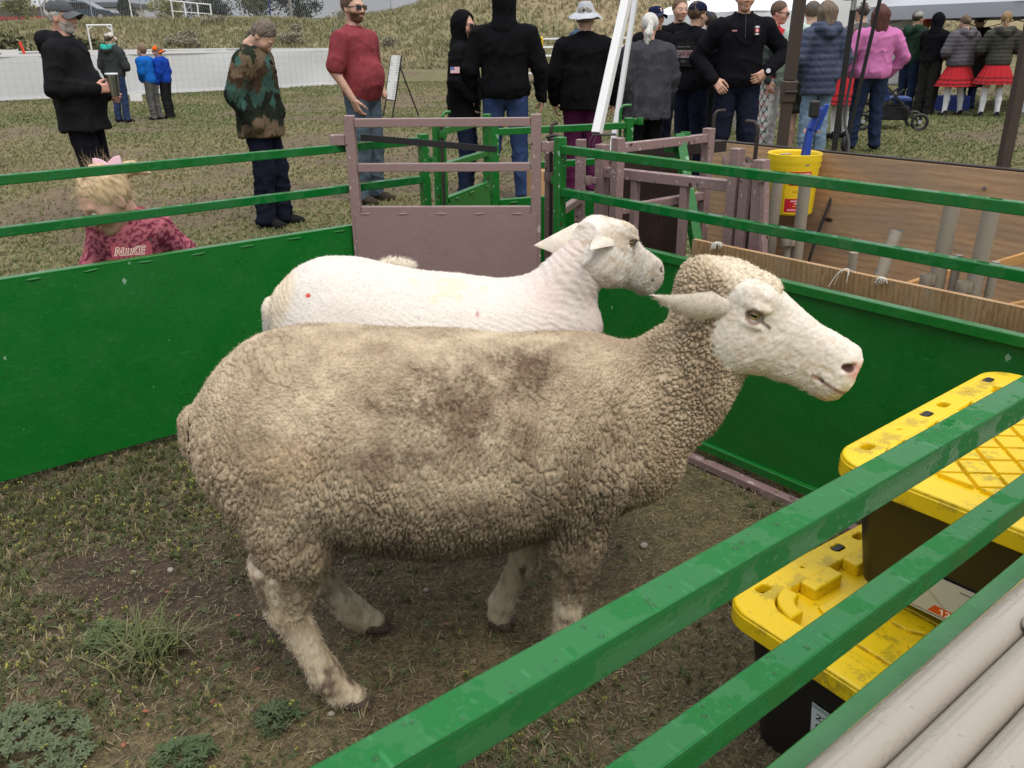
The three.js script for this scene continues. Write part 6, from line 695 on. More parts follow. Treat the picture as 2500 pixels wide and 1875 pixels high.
function tote(label, p, turn, L, W, Hh, style) {
  const t = thing('storage_tote', label, 'storage tote', p, turn, 'black totes with yellow lids'), b = flatX(rrect(L - 0.06, W - 0.06, 0.05), Hh - 0.03, 0.008), q = b.attributes.position;
  for (let i = 0; i < q.count; i++) { const k = lerp(0.86, 1, q.getY(i) / Hh); q.setX(i, q.getX(i) * k); q.setZ(i, q.getZ(i) * k); } b.computeVertexNormals(); mesh('body', b, toteBlackM, t); mesh('body_rim', flatX(rrect(L - 0.035, W - 0.035, 0.05), 0.02, 0.004, Hh - 0.045), toteBlackM, t);
  // lid: skirt and rim with slots, sunk middle, raised blocks
  const rim = rrect(L, W, 0.07), inner = rrect(L - 0.13, W - 0.13, 0.05); rim.holes.push(new THREE.Path(inner.getPoints(8).reverse()));
  const slot = (x, y, w, h) => { const s = rrect(w, h, Math.min(w, h) * 0.42); rim.holes.push(new THREE.Path(s.getPoints(5).map(v => new THREE.Vector2(v.x + x, v.y + y)).reverse())); };
  for (const s of [1, -1]) { const y = s * (W / 2 - 0.03); slot(-L * 0.37, y, 0.036, 0.02); slot(-L * 0.035, y, 0.036, 0.02); slot(L * 0.07, y, 0.036, 0.02); slot(L * 0.38, y, 0.036, 0.02); slot(-L * 0.2, y, 0.009, 0.007); slot(L * 0.23, y, 0.009, 0.007); slot(s * (L / 2 - 0.03), W * 0.3 * s, 0.02, 0.03); }
  const lid = mesh('lid', [flatX(rim, 0.026, 0.005, Hh - 0.026), flatX((() => { const s = rrect(L + 0.004, W + 0.004, 0.072); s.holes.push(new THREE.Path(rrect(L - 0.012, W - 0.012, 0.066).getPoints(8).reverse())); return s; })(), 0.036, 0.003, Hh - 0.044), flatX(rrect(L - 0.125, W - 0.125, 0.05), 0.008, 0.002, Hh - 0.032)], yellowM, t);
  mesh('latch_insert', [rbox(0.034, 0.012, 0.018, 0.004).translate(-L * 0.035, Hh - 0.006, -W / 2 + 0.03), rbox(0.034, 0.012, 0.018, 0.004).translate(L * 0.38, Hh - 0.006, -W / 2 + 0.03)], toteBlackM, lid);
  const blk = (x, z, w, d, h = 0.034) => { mesh('lid_block', at(flatX(rrect(w, d, 0.008), h, 0.005), x, Hh - 0.026, z), yellowM, lid); };
  for (const s of [1, -1]) { for (const x of [-0.21, -0.02, 0.2]) blk(L * x, s * (W / 2 - 0.085), L * 0.125, 0.04, 0.028 + 0.004); }
  for (const sx of [1, -1]) for (const sz of [1, -1]) { const s = new THREE.Shape(); s.absarc(0, 0, 0.075, 0, Math.PI / 2); s.absarc(0, 0, 0.04, Math.PI / 2, 0, true); const g = flatX(s, 0.034, 0.005); g.scale(sx, 1, -sz); if (sx * -sz < 0) { const ix = g.attributes.position; for (let i = 0; i < ix.count; i += 3) { for (const a of ['position', 'normal', 'uv']) { const A = g.attributes[a], n = A.itemSize; for (let k = 0; k < n; k++) { const v = A.array[(i + 1) * n + k]; A.array[(i + 1) * n + k] = A.array[(i + 2) * n + k]; A.array[(i + 2) * n + k] = v; } } } } g.computeVertexNormals(); mesh('corner_block', at(g, sx * (L / 2 - 0.135), Hh - 0.026, sz * (W / 2 - 0.135)), yellowM, lid); }
  blk(-L * 0.5 + 0.085, 0, 0.025, W * 0.42, 0.012); blk(L * 0.5 - 0.085, 0, 0.025, W * 0.42, 0.012);
  const iw = L - 0.24, id = W - 0.24;
  if (style === 'diamond') { const cl = (pts) => { const s = new THREE.Shape(pts.map(v => new THREE.Vector2(...v))); mesh('lid_pad', flatX(s, 0.014, 0.003, Hh - 0.028), yellowM, lid); }; const n = 6, m = 3, dx = iw / n, dz = id / m, g = 0.006; for (let i = 0; i <= n; i++) for (let j = 0; j <= m; j++) for (const o of [0, 1]) { const cx = -iw / 2 + (i + o * 0.5) * dx, cz = -id / 2 + (j + o * 0.5) * dz; if (o && (i === n || j === m)) continue; const P = [[cx - dx / 2 + g, cz], [cx, cz - dz / 2 + g], [cx + dx / 2 - g, cz], [cx, cz + dz / 2 - g]].map(([x, z]) => [clamp(x, -iw / 2, iw / 2), clamp(z, -id / 2, id / 2)]); const area = Math.abs(P.reduce((s2, v, k) => { const w = P[(k + 1) % 4]; return s2 + v[0] * w[1] - w[0] * v[1]; }, 0)); if (area > 0.0004) cl(P.filter((v, k) => Math.hypot(v[0] - P[(k + 3) % 4][0], v[1] - P[(k + 3) % 4][1]) > 0.003)); } }
  else { const nx = 3, dx = iw / nx; for (let i = 0; i < nx; i++) { const x0 = -iw / 2 + i * dx, cx = x0 + dx / 2, g = 0.014, r = id / 2; for (const P of [[[x0 + g, -r], [x0 + dx - g, -r], [cx, -g]], [[x0 + g, r], [cx, g], [x0 + dx - g, r]], [[x0, -r + g], [cx - g, 0], [x0, r - g]], [[x0 + dx, -r + g], [x0 + dx, r - g], [cx + g, 0]]]) { const c = [(P[0][0] + P[1][0] + P[2][0]) / 3, (P[0][1] + P[1][1] + P[2][1]) / 3], Q = P.flatMap((v, k) => { const a = P[(k + 2) % 3], b2 = P[(k + 1) % 3]; return [[lerp(v[0], a[0], 0.14), lerp(v[1], a[1], 0.14)], [lerp(v[0], b2[0], 0.14), lerp(v[1], b2[1], 0.14)]]; }).map(v => [lerp(c[0], v[0], 0.86), lerp(c[1], v[1], 0.86)]); mesh('lid_pad', flatX(new THREE.Shape(Q.map(v => new THREE.Vector2(...v))), 0.013, 0.003, Hh - 0.028), yellowM, lid); } } }
  return t;
}
{
  const c1 = Math.cos(R(35)), s1 = Math.sin(R(35)), corner = (cx, cz, L, W, a) => { const c = Math.cos(a), s = Math.sin(a); return [cx + c * L / 2 + s * W / 2, 0, cz - s * L / 2 + c * W / 2]; };
  const p1 = corner(0.428, -1.45, 0.78, 0.52, R(35)), t1 = tote('lower black storage tote with scuffed yellow lid standing on the grass', p1, R(35), 0.78, 0.52, 0.365, 'tri');
  const p2 = corner(0.632, -1.50, 0.74, 0.48, R(39)); p2[1] = 0.372; const t2 = tote('upper black storage tote with diamond patterned yellow lid', p2, R(39), 0.74, 0.48, 0.3, 'diamond');
  const l1 = ctex(256, 320, (c) => { c.fillStyle = '#d3d8dc'; c.fillRect(0, 0, 256, 320); c.fillStyle = '#22262a'; c.font = 'bold 46px sans-serif'; c.fillText('27 Gallon', 16, 74); c.font = 'bold 36px sans-serif'; c.fillText('Caja negra', 16, 122); c.fillRect(24, 150, 150, 5); c.fillRect(24, 172, 120, 5); c.fillRect(24, 194, 160, 5); c.fillRect(24, 216, 90, 5); c.strokeStyle = '#9aa'; c.lineWidth = 14; c.strokeRect(0, 0, 256, 14); });
  mesh('label', at(new THREE.BoxGeometry(0.15, 0.16, 0.002), -0.3335, 0.145, 0.03, -Math.PI / 2, 0.136), std(0xffffff, 0.5, { map: l1 }), t1);
  const l2 = ctex(512, 256, (c) => { c.fillStyle = '#c9cbc6'; c.fillRect(0, 0, 512, 256); c.strokeStyle = '#b3b6b0'; c.lineWidth = 18; c.beginPath(); c.moveTo(20, 180); c.lineTo(150, 20); c.moveTo(30, 30); c.lineTo(200, 180); c.stroke(); c.fillStyle = '#d9561f'; c.beginPath(); c.moveTo(150, 180); c.lineTo(490, 180); c.lineTo(490, 232); c.lineTo(120, 232); c.fill(); c.fillStyle = '#fff'; c.font = 'bold 50px sans-serif'; c.fillText('12gal', 170, 226); c.fillStyle = '#222'; c.fillRect(330, 110, 110, 44); c.fillStyle = '#eee'; c.font = 'bold 30px sans-serif'; c.fillText('USA', 340, 144); c.fillStyle = '#444'; c.fillRect(250, 28, 130, 7); c.fillRect(470, 60, 6, 90); c.fillStyle = '#222'; c.fillRect(0, 240, 512, 5); });
  mesh('label', at(new THREE.BoxGeometry(0.22, 0.1, 0.002), -0.305, 0.055, 0.035, -Math.PI / 2, 0.157), std(0xffffff, 0.5, { map: l2 }), t2);
}
// ---------- grey pipe rack lying along the near panel ----------
{
  const t = thing('pipe_rack', 'rack of thick grey pipes lying along the near green panel', 'pipe rack', [0.297, 0, -0.567], TL), rp = 0.0222, per = 0.0452;
  for (let k = 0; k < 5; k++) { const x = k * 0.0578 - 0.0, z = k * per; mesh('pipe', [rod([-0.75, 0.838, z], [1.75, 0.838, z], rp, rp, 40), new THREE.SphereGeometry(rp * 0.99, 16, 8).translate(1.75, 0.838, z)], greyPipeM(), t); if (k) for (const xx of [0.25, 0.62, 1.0, 1.4]) { const g = new THREE.SphereGeometry(1, 10, 8); g.scale(0.014, 0.008, 0.007); at(g, xx + 0.07 * k, 0.854, z - per / 2); mesh('weld_bead', g, greyPipeM(), t); } }
  for (const x of [-0.7, 1.7]) { mesh('cross_tube', bar([x, 0.8, -0.04], [x, 0.8, 0.22], 0.03), greyPipeM(), t); for (const z of [-0.02, 0.2]) mesh('leg', bar([x, 0, z], [x, 0.785, z], 0.03), greyPipeM(), t); }
}
function greyPipeM() { return greyPipeM.m ??= new THREE.MeshPhysicalMaterial({ map: chipTex('#9c948a', '#b4ada3', '#7a736a', 60, 41, 0.8, 0.25), roughness: 0.42, roughnessMap: wetRough, bumpMap: wetBump, bumpScale: 0.0004, specularIntensity: 0.9 }); }
// ================= CANOPY LEGS AND POLES NEAR THE PEN =================
{
  const wm = std(lin(0.78, 0.79, 0.8), 0.45), gm = std(lin(0.62, 0.64, 0.66), 0.45), br = std(lin(0.075, 0.055, 0.045), 0.5, { metalness: 0.4, bumpMap: paintNoise, bumpScale: 0.0008 });
  const a = thing('canopy_upright', 'white square canopy leg standing slanted on the mauve gate', 'canopy leg', [0.364, 1.075, -3.62], 0, 'white canopy legs'); mesh('tube', bar([0, 0.006, 0], [0.36, 1.42, -0.58], 0.036), wm, a); mesh('foot_plate', rbox(0.1, 0.006, 0.05, 0.002).translate(0.03, 0.003, 0.01), darkSteelM, a); mesh('cord', [tube([[-0.01, 0.01, 0.03], [-0.035, -0.02, 0.05], [-0.03, -0.06, 0.06], [0.02, -0.075, 0.05], [0.08, -0.05, 0.03]], 0.0022, 20, 5), tube([[0, 0.01, 0.03], [-0.02, -0.04, 0.055], [0.0, -0.07, 0.055], [0.06, -0.065, 0.04]], 0.002, 18, 5)], std(lin(0.03, 0.02, 0.012), 0.7), a);
  const b = thing('canopy_upright', 'thinner grey white canopy leg slanting behind the first', 'canopy leg', [0.66, 0, -6.3], 0, 'white canopy legs'); mesh('tube', bar([0, 0, 0], [0.5, 3.0, -0.9], 0.034), gm, b);
  const c = thing('canopy_post', 'dark brown steel canopy post with a thicker lower sleeve', 'canopy post', [1.333, 0, -4.26]); mesh('sleeve', bar([0, 0, 0], [0.008, 1.24, 0.01], 0.046, 0.046, 0.005), br, c); mesh('collar', bar([0.0078, 1.15, 0.009], [0.009, 1.25, 0.01], 0.062, 0.062, 0.008), br, c); mesh('upper_tube', bar([0.009, 1.251, 0.01], [0.026, 2.5, 0.03], 0.05, 0.05, 0.005), br, c); mesh('pin', rod([0.04, 1.2, 0.045], [-0.02, 1.2, 0.045], 0.006), darkSteelM, c);
  const d = thing('canopy_post', 'black speaker pole behind the bin, upright one with steel collar', 'pole', [1.534, 0, -4.095]); mesh('tube', rod([0, 0, 0], [0.006, 1.55, 0.005], 0.0135), blackM, d); mesh('collar', rod([0.006, 1.55, 0.005], [0.0065, 1.62, 0.005], 0.012), std(lin(0.5, 0.5, 0.5), 0.3, { metalness: 1 }), d); mesh('knob', [rod([-0.045, 1.6, 0.02], [0.0, 1.6, 0.01], 0.011), rod([0.0065, 1.62, 0.005], [0.007, 2.3, 0.006], 0.016)], blackM, d);
  const e = thing('canopy_post', 'thin black pole leaning right behind the bin', 'pole', [1.52, 0, -4.15]); mesh('tube', rod([0, 0, 0], [0.14, 2.3, 0.22], 0.0085), blackM, e); mesh('joint', solid([el([0.052, 0.975, 0.085], [0.016, 0.035, 0.016])], 0.005), blackM, e);
  const f = thing('canopy_post', 'dark brown canopy post at the right edge of the photo', 'canopy post', [1.965, 0, -3.405]); mesh('tube', bar([0, 0, 0], [-0.012, 2.4, 0.0], 0.04, 0.04, 0.004), br, f);
  tag(mesh('cable', tube([[1.56, 1.9, -4.0], [1.545, 1.4, -4.0], [1.515, 1.1, -3.95], [1.5, 0.98, -3.82], [1.43, 0.8, -3.75], [1.35, 0.55, -3.7], [1.3, 0.3, -3.66]], 0.0065, 60, 8), blackM), 'black cable hanging over the plywood back board into the bin', 'cable');
}

// ================= BACKGROUND =================
const netM = std(lin(0.66, 0.68, 0.70), 0.9, { side: 2 }), pvcM = std(lin(0.74, 0.75, 0.76), 0.5), wireM = std(lin(0.33, 0.34, 0.36), 0.6);
function netRun(label, a, b, h, posts) {
  const [p, t, l] = seg(a, b), o = thing('net_fence', label, 'net fence', p, t, 'white netting round the field ring'), g = new THREE.PlaneGeometry(l, h - 0.06, 80, 6), q = g.attributes.position; for (let i = 0; i < q.count; i++) q.setZ(i, 0.05 * noise(q.getX(i) * 0.9 + a[0], q.getY(i) * 1.3, 2)); g.computeVertexNormals(); g.translate(l / 2, h / 2, 0); const g2 = g.clone().translate(0, 0, -0.012); mesh('sheet', [g, g2], netM, o);
  mesh('top_band', bar([0, h, 0], [l, h, 0], 0.03, 0.06), pvcM, o); mesh('bottom_band', bar([0, 0.05, 0.03], [l, 0.05, 0.03], 0.02, 0.07), pvcM, o);
  const W = []; for (let y = 0.18; y < h - 0.1; y += 0.2) W.push(bar([0, y, 0.075], [l, y, 0.075], 0.004, 0.004, 0.001)); for (let x = 0.1; x < l; x += 0.2) W.push(bar([x, 0.03, 0.075], [x, h - 0.03, 0.075], 0.0035, 0.0035, 0.001)); const w = mesh('wire_grid', W, wireM, o); w.userData.kind = 'stuff';
  for (let i = 0; i <= posts; i++) mesh('post', rod([l * i / posts, 0, -0.03], [l * i / posts, h + 0.05, -0.03], 0.02), pvcM, o);
}
netRun('near white netting fence running across the field on the left', [-19.6, -20.2], [-4.75, -32.0], 1.17, 8); netRun('side run of white netting going back from the near fence corner', [-4.75, -32.0], [-12.6, -40.4], 1.17, 5); netRun('far white netting fence at the foot of the bank', [-12.6, -40.4], [-31, -33.5], 1.17, 8);
{
  const t = ctex(512, 256, (c) => { c.fillStyle = '#e4e5e6'; c.fillRect(0, 0, 512, 256); c.fillStyle = '#15161a'; c.beginPath(); c.moveTo(150, 190); c.quadraticCurveTo(200, 110, 300, 150); c.quadraticCurveTo(350, 120, 380, 160); c.lineTo(400, 200); c.lineTo(330, 190); c.lineTo(250, 205); c.lineTo(210, 185); c.fill(); c.font = 'bold 46px serif'; const s = 'BOULDER RIVER'; for (let i = 0; i < s.length; i++) { c.save(); const a = -1.15 + i * 0.19; c.translate(270 + Math.sin(a) * 190, 215 - Math.cos(a) * 170); c.rotate(a); c.fillText(s[i], -14, 0); c.restore(); } });
  const [p, tr] = seg([-19.6, -20.2], [-4.75, -32]); const b = thing('banner', 'white banner with black emblem and arched lettering on the netting at left', 'banner', [-20.75, 0.92, -36], 0.0); mesh('cloth', rbox(2.6, 0.7, 0.01, 0.002).translate(0, 0, 0.02), pvcM, b); mesh('print', new THREE.BoxGeometry(2.5, 0.68, 0.004).translate(0, 0, 0.03), std(0xffffff, 0.9, { map: t }), b); for (const x of [-1.28, 1.28]) mesh('post', rod([x, -0.92, 0], [x, 0.38, 0], 0.02), pvcM, b);
  const st = std(lin(0.75, 0.06, 0.02), 0.6); tag(mesh('marker_stake', rod([-17.95, 0, -34], [-18.25, 1.55, -34], 0.05), st), 'red orange marker stake leaning by the banner', 'stake'); tag(mesh('marker_stake', rod([-17.4, 0, -35], [-17.45, 1.5, -35], 0.05), st), 'orange marker stake half hidden behind the black jacket', 'stake');
  const gp = thing('goal_frame', 'white plastic pipe frame with braced corners in the field ring', 'frame', [-16.07, 0, -36], 0.05); for (const s of [-1, 1]) { mesh('upright', rod([0.46 * s, 0, 0], [0.46 * s, 2.12, 0], 0.032), pvcM, gp); mesh('brace', rod([0.46 * s, 1.93, 0], [0.27 * s, 2.1, 0], 0.024), pvcM, gp); } mesh('crossbar', rod([-0.49, 2.12, 0], [0.49, 2.12, 0], 0.032), pvcM, gp);
  tag(mesh('low_sign', at(rbox(0.3, 0.18, 0.03, 0.004), -9.9, 0.1, -23.6, 0.3), pvcM), 'low white sign board on the grass between the jeans and the child', 'sign');
}
// bleachers
{ const b = thing('bleachers', 'white aluminium bleachers out in the field', 'bleachers', [2.0, 0, -30.5], 0.06); for (let i = 0; i < 5; i++) { mesh('plank', bar([-1.9, 0.35 + i * 0.27, -i * 0.42], [2.6, 0.35 + i * 0.27, -i * 0.42], 0.26, 0.05), pvcM, b); if (i) mesh('foot_plank', bar([-1.9, 0.16 + i * 0.27 - 0.1, -i * 0.42 + 0.24], [2.6, 0.16 + i * 0.27 - 0.1, -i * 0.42 + 0.24], 0.2, 0.03), pvcM, b); } for (const x of [-1.4, 0.4, 2.1]) { mesh('frame', [bar([x, 0.0, 0.1], [x, 0.02, -1.9], 0.05), bar([x, 0.02, 0], [x, 1.4, -1.72], 0.05), bar([x, 0.02, -1.72], [x, 1.4, -1.72], 0.05), bar([x, 0.02, -0.85], [x, 0.75, -0.86], 0.05)], wireM, b); }
  const yp = thing('safety_post', 'yellow and white post in front of the bleachers', 'post', [1.02, 0, -27.5]); mesh('lower', rod([0, 0, 0], [0, 0.75, 0], 0.045), pvcM, yp); mesh('upper', [rod([0, 0.75, 0], [0, 1.45, 0], 0.05), new THREE.SphereGeometry(0.05, 12, 8).translate(0, 1.45, 0)], std(lin(0.75, 0.5, 0.01), 0.5), yp); }
// white tent and trailer behind the firefighters, grey canopy at right
function popup(label, p, turn, w, eave, peak, fab, low, legs = true) { const t = thing('canopy', label, 'canopy', p, turn), P = [], N = 14, h = w / 2; const roofY = (x, z) => { const m = Math.max(Math.abs(x), Math.abs(z)) / h; return lerp(peak, eave, Math.pow(m, 0.9)) + 0.05 * (1 - m) * noise(x * 2, 1, z * 2) - 0.06 * Math.sin(Math.PI * m) * (1 - Math.abs(Math.abs(x) - Math.abs(z)) / h) * 0; }; const g = new THREE.PlaneGeometry(w, w, N * 2, N * 2); g.rotateX(-Math.PI / 2); const q = g.attributes.position; for (let i = 0; i < q.count; i++) q.setY(i, roofY(q.getX(i), q.getZ(i))); g.computeVertexNormals(); const g2 = g.clone().translate(0, -0.012, 0); mesh('roof', [g, g2], fab, t); for (let s = 0; s < 4; s++) { const v = new THREE.PlaneGeometry(w, low, 40, 3), q2 = v.attributes.position; for (let i = 0; i < q2.count; i++) q2.setZ(i, 0.03 * noise(q2.getX(i) * 3 + s * 9, q2.getY(i) * 2, 1)); v.computeVertexNormals(); at(v, 0, eave - low / 2, 0); v.translate(0, 0, h + 0.004); v.rotateY(s * Math.PI / 2); mesh('valance', v, fab, t); } if (legs) for (const [x, z] of [[1, 1], [1, -1], [-1, 1], [-1, -1]]) { mesh('leg', bar([x * (h - 0.05), 0, z * (h - 0.05)], [x * (h - 0.05), eave - 0.02, z * (h - 0.05)], 0.03), blackM, t); mesh('truss', bar([x * (h - 0.05), eave - 0.35, z * (h - 0.05)], [x * 0.1, peak - 0.3, z * 0.1], 0.02), blackM, t); } for (const s of [0, 1, 2, 3]) { const r = [[-1, -1, 1, -1], [1, -1, 1, 1], [1, 1, -1, 1], [-1, 1, -1, -1]][s].map(v => v * (h - 0.05)); mesh('truss', bar([r[0], eave - 0.4, r[1]], [(r[0] + r[2]) / 2, eave - 0.04, (r[1] + r[3]) / 2], 0.018), blackM, t); mesh('truss', bar([r[2], eave - 0.4, r[3]], [(r[0] + r[2]) / 2, eave - 0.04, (r[1] + r[3]) / 2], 0.018), blackM, t); } return t; }
popup('grey pop up canopy over the stall at the right', [9.6, 0.07, -17.4], R(28), 3.7, 1.87, 2.6, std(lin(0.38, 0.4, 0.44), 0.9, { side: 2 }), 0.24);
popup('white pop up tent behind the firefighters', [5.7, 0.05, -20.2], R(24), 3.9, 1.85, 2.75, std(lin(0.76, 0.78, 0.82), 0.9, { side: 2 }), 0.35);
{ const v = thing('camper_trailer', 'white rounded camper trailer behind the pink sweatshirt', 'trailer', [7.3, 0.1, -18.9], R(-25)); const s = new THREE.Shape(); s.moveTo(-1.1, 0.45); s.lineTo(1.1, 0.45); s.quadraticCurveTo(1.25, 1.3, 0.9, 1.85); s.quadraticCurveTo(0.4, 2.25, -0.3, 2.1); s.quadraticCurveTo(-1.2, 1.9, -1.1, 0.45); const g = new THREE.ExtrudeGeometry(s, { depth: 1.4, bevelEnabled: true, bevelSize: 0.06, bevelThickness: 0.06, bevelSegments: 3 }); mesh('shell', g.translate(0, 0, -0.7), std(lin(0.75, 0.76, 0.75), 0.35), v); mesh('door', rbox(0.6, 1.1, 0.02, 0.05).translate(0.25, 1.1, 0.772), std(lin(0.6, 0.61, 0.6), 0.4), v); mesh('handle', rbox(0.03, 0.14, 0.03, 0.01).translate(0.48, 1.15, 0.79), blackM, v); for (const z of [-0.6, 0.6]) mesh('wheel', at(new THREE.CylinderGeometry(0.33, 0.33, 0.2, 28), 0, 0.33, z, 0, Math.PI / 2), blackM, v); }
// pushchair behind the pink sweatshirt
{ const t = thing('pushchair', 'black pushchair with blue seat beside the pink sweatshirt', 'pushchair', [5.9, 0.08, -13.6], R(75)); const fr = []; for (const s of [-0.26, 0.26]) { fr.push(bar([s, 0.12, 0.4], [s, 0.95, -0.45], 0.028), bar([s, 0.14, -0.4], [s, 0.6, 0.12], 0.028)); } fr.push(rod([-0.26, 0.95, -0.45], [0.26, 0.95, -0.45], 0.018)); mesh('frame', fr, blackM, t); mesh('seat', [at(rbox(0.46, 0.06, 0.4, 0.02), 0, 0.45, 0.05), at(rbox(0.46, 0.5, 0.06, 0.02), 0, 0.68, -0.16, 0, -0.3)], std(lin(0.02, 0.05, 0.18), 0.8), t); mesh('basket', rbox(0.44, 0.2, 0.5, 0.03).translate(0, 0.25, 0), std(lin(0.012, 0.012, 0.014), 0.9), t); for (const [x, z] of [[-0.28, 0.4], [0.28, 0.4], [-0.28, -0.4], [0.28, -0.4]]) { const w = mesh('wheel', at(new THREE.TorusGeometry(0.105, 0.024, 8, 24), x, 0.13, z, Math.PI / 2), blackM, t); mesh('hub', at(new THREE.CylinderGeometry(0.03, 0.03, 0.04, 12), x, 0.13, z, 0, 0, Math.PI / 2), wireM, w); } }
{ const t = thing('folding_table', 'folding table with food trays behind the firefighters', 'table', [3.05, 0, -13.8], 0.2); mesh('top', rbox(1.6, 0.04, 0.7, 0.01).translate(0, 0.76, 0), pvcM, t); for (const [x, z] of [[-0.7, -0.3], [0.7, -0.3], [-0.7, 0.3], [0.7, 0.3]]) mesh('leg', bar([x, 0, z], [x, 0.74, z], 0.025), wireM, t); tag(mesh('food_tray', rbox(0.35, 0.06, 0.25, 0.02).translate(2.85, 0.815, -13.7), std(lin(0.5, 0.5, 0.5), 0.3, { metalness: 1 })), 'foil food tray on the folding table', 'tray'); tag(mesh('blue_crate', [rbox(0.5, 0.3, 0.36, 0.02).translate(8.35, 0.22, -16.6)], std(lin(0.012, 0.03, 0.2), 0.6)), 'blue crate on the ground behind the red skirts', 'crate'); tag(mesh('paper_bag', at(rbox(0.2, 0.34, 0.12, 0.006), 0.27, 0.17, -7.8, 0.3), std(lin(0.45, 0.28, 0.13), 0.9)), 'brown paper bag on the grass behind the gate', 'bag'); }
// road on the bank, car, building, fences, signs
{
  const P = [], I = [], n = 60, C2 = []; for (let i = 0; i <= n; i++) { const x = -90 + 92 * i / n; for (const z of [-68.5, -72, -75.5]) P.push(x, HILL(x, z) + 0.1, z); } for (let i = 0; i < n; i++) for (let k = 0; k < 2; k++) { const a = i * 3 + k; I.push(a, a + 3, a + 1, a + 1, a + 3, a + 4); } const g = new THREE.BufferGeometry(); g.setAttribute('position', new THREE.Float32BufferAttribute(P, 3)); g.setIndex(I); g.computeVertexNormals(); mesh('road', g, std(lin(0.07, 0.07, 0.072), 0.95, { side: 2 })).userData.kind = 'structure';
  const gy = (x, z) => HILL(x, z) + 0.1;
  const car = thing('parked_car', 'dark blue sedan on the bank road behind the grey cap', 'car', [-32.6, gy(-32.6, -71), -71], 0.06), s = new THREE.Shape(); s.moveTo(-2.25, 0.32); s.lineTo(2.25, 0.32); s.quadraticCurveTo(2.32, 0.6, 2.15, 0.72); s.lineTo(1.25, 0.86); s.lineTo(0.45, 1.32); s.quadraticCurveTo(-0.3, 1.45, -1.05, 1.3); s.lineTo(-1.75, 0.95); s.lineTo(-2.2, 0.86); s.quadraticCurveTo(-2.32, 0.6, -2.25, 0.32);
  const cm = new THREE.MeshPhysicalMaterial({ color: lin(0.012, 0.035, 0.06), roughness: 0.3, clearcoat: 1 }); mesh('body', new THREE.ExtrudeGeometry(s, { depth: 1.55, bevelEnabled: true, bevelSize: 0.08, bevelThickness: 0.1, bevelSegments: 4 }).translate(0, 0, -0.775), cm, car);
  const w = new THREE.Shape(); w.moveTo(-1.5, 0.92); w.lineTo(1.05, 0.9); w.lineTo(0.42, 1.24); w.quadraticCurveTo(-0.3, 1.34, -0.98, 1.22); mesh('window', new THREE.ExtrudeGeometry(w, { depth: 1.79, bevelEnabled: false }).translate(0, 0, -0.895), lensM, car); for (const x of [-1.4, 1.45]) for (const z of [-0.78, 0.78]) { const wh = mesh('wheel', at(new THREE.CylinderGeometry(0.33, 0.33, 0.24, 28), x, 0.33, z, 0, Math.PI / 2), blackM, car); mesh('rim', at(new THREE.CylinderGeometry(0.21, 0.21, 0.26, 18), x, 0.33, z, 0, Math.PI / 2), std(lin(0.5, 0.5, 0.5), 0.3, { metalness: 0.8 }), wh); } for (const z of [-0.6, 0.6]) mesh('headlight', rbox(0.12, 0.12, 0.34, 0.04).translate(2.24, 0.66, z), std(lin(0.7, 0.7, 0.7), 0.15), car);
  // grey roofed hall with red band
  const b = thing('metal_hall', 'low grey metal roofed hall with a red band at the upper left', 'building', [-76.5, 2.9, -110], 0.04); mesh('wall', rbox(46, 2.6, 12, 0.05).translate(0, 1.3, 0), std(lin(0.2, 0.19, 0.18), 0.8), b); mesh('red_band', rbox(46.3, 0.35, 12.3, 0.05).translate(0, 1.35, 0), std(lin(0.42, 0.06, 0.05), 0.7), b); { const r = new THREE.Shape(); r.moveTo(-6.8, 2.5); r.lineTo(6.8, 2.5); r.lineTo(0, 6.2); const g2 = new THREE.ExtrudeGeometry(r, { depth: 47, bevelEnabled: false }); g2.rotateY(Math.PI / 2); g2.translate(-23.5, 0, 0); const rf = mesh('roof', g2, std(lin(0.36, 0.37, 0.39), 0.55), b); mesh('roof_vent', rod([20, 4, 3], [20, 8, 3], 0.12), wireM, rf); }
  const b2 = thing('white_house', 'small white house with dark roof behind the car', 'house', [-50.5, 2.9, -112], 0.1); mesh('wall', rbox(10, 2.4, 8, 0.05).translate(0, 1.2, 0), std(lin(0.66, 0.68, 0.7), 0.8), b2); mesh('roof', rbox(11, 0.6, 9, 0.1).translate(0, 2.75, 0), std(lin(0.09, 0.1, 0.13), 0.7), b2); for (const x of [-4.0, -2.4, 2.6]) { const f = mesh('window', rbox(0.95, 1.3, 0.06, 0.02).translate(x, 1.4, 4.02), std(lin(0.75, 0.75, 0.75), 0.6), b2); mesh('pane', rbox(0.75, 1.1, 0.06, 0.02).translate(x, 1.4, 4.03), lensM, f); }
  // chain link fence along the road
  const cf = thing('chain_link_fence', 'grey chain link fence along the top of the bank', 'fence', [0, 0, 0]); const CL = []; for (let i = 0; i <= 16; i++) { const x = -66 + i * 3.6, z = -66.4, y = HILL(x, z); mesh('post', rod([x, y - 0.1, z], [x, y + 1.55, z], 0.035), wireM, cf); if (i < 16) { const x2 = x + 3.6, y2 = HILL(x2, z); mesh('top_rail', rod([x, y + 1.5, z], [x2, y2 + 1.5, z], 0.025), wireM, cf); for (let k = 0; k < 24; k++) { const f0 = k / 24; CL.push(rod([lerp(x, x2, f0), lerp(y, y2, f0) + 0.05, z], [lerp(x, x2, f0 + 0.12), lerp(y, y2, f0 + 0.12) + 1.48, z], 0.006, 0.006, 3), rod([lerp(x, x2, f0 + 0.12), lerp(y, y2, f0) + 0.05, z], [lerp(x, x2, f0), lerp(y, y2, f0 + 0.12) + 1.48, z], 0.006, 0.006, 3)); } } } mesh('mesh_wire', CL, wireM, cf).userData.kind = 'stuff';
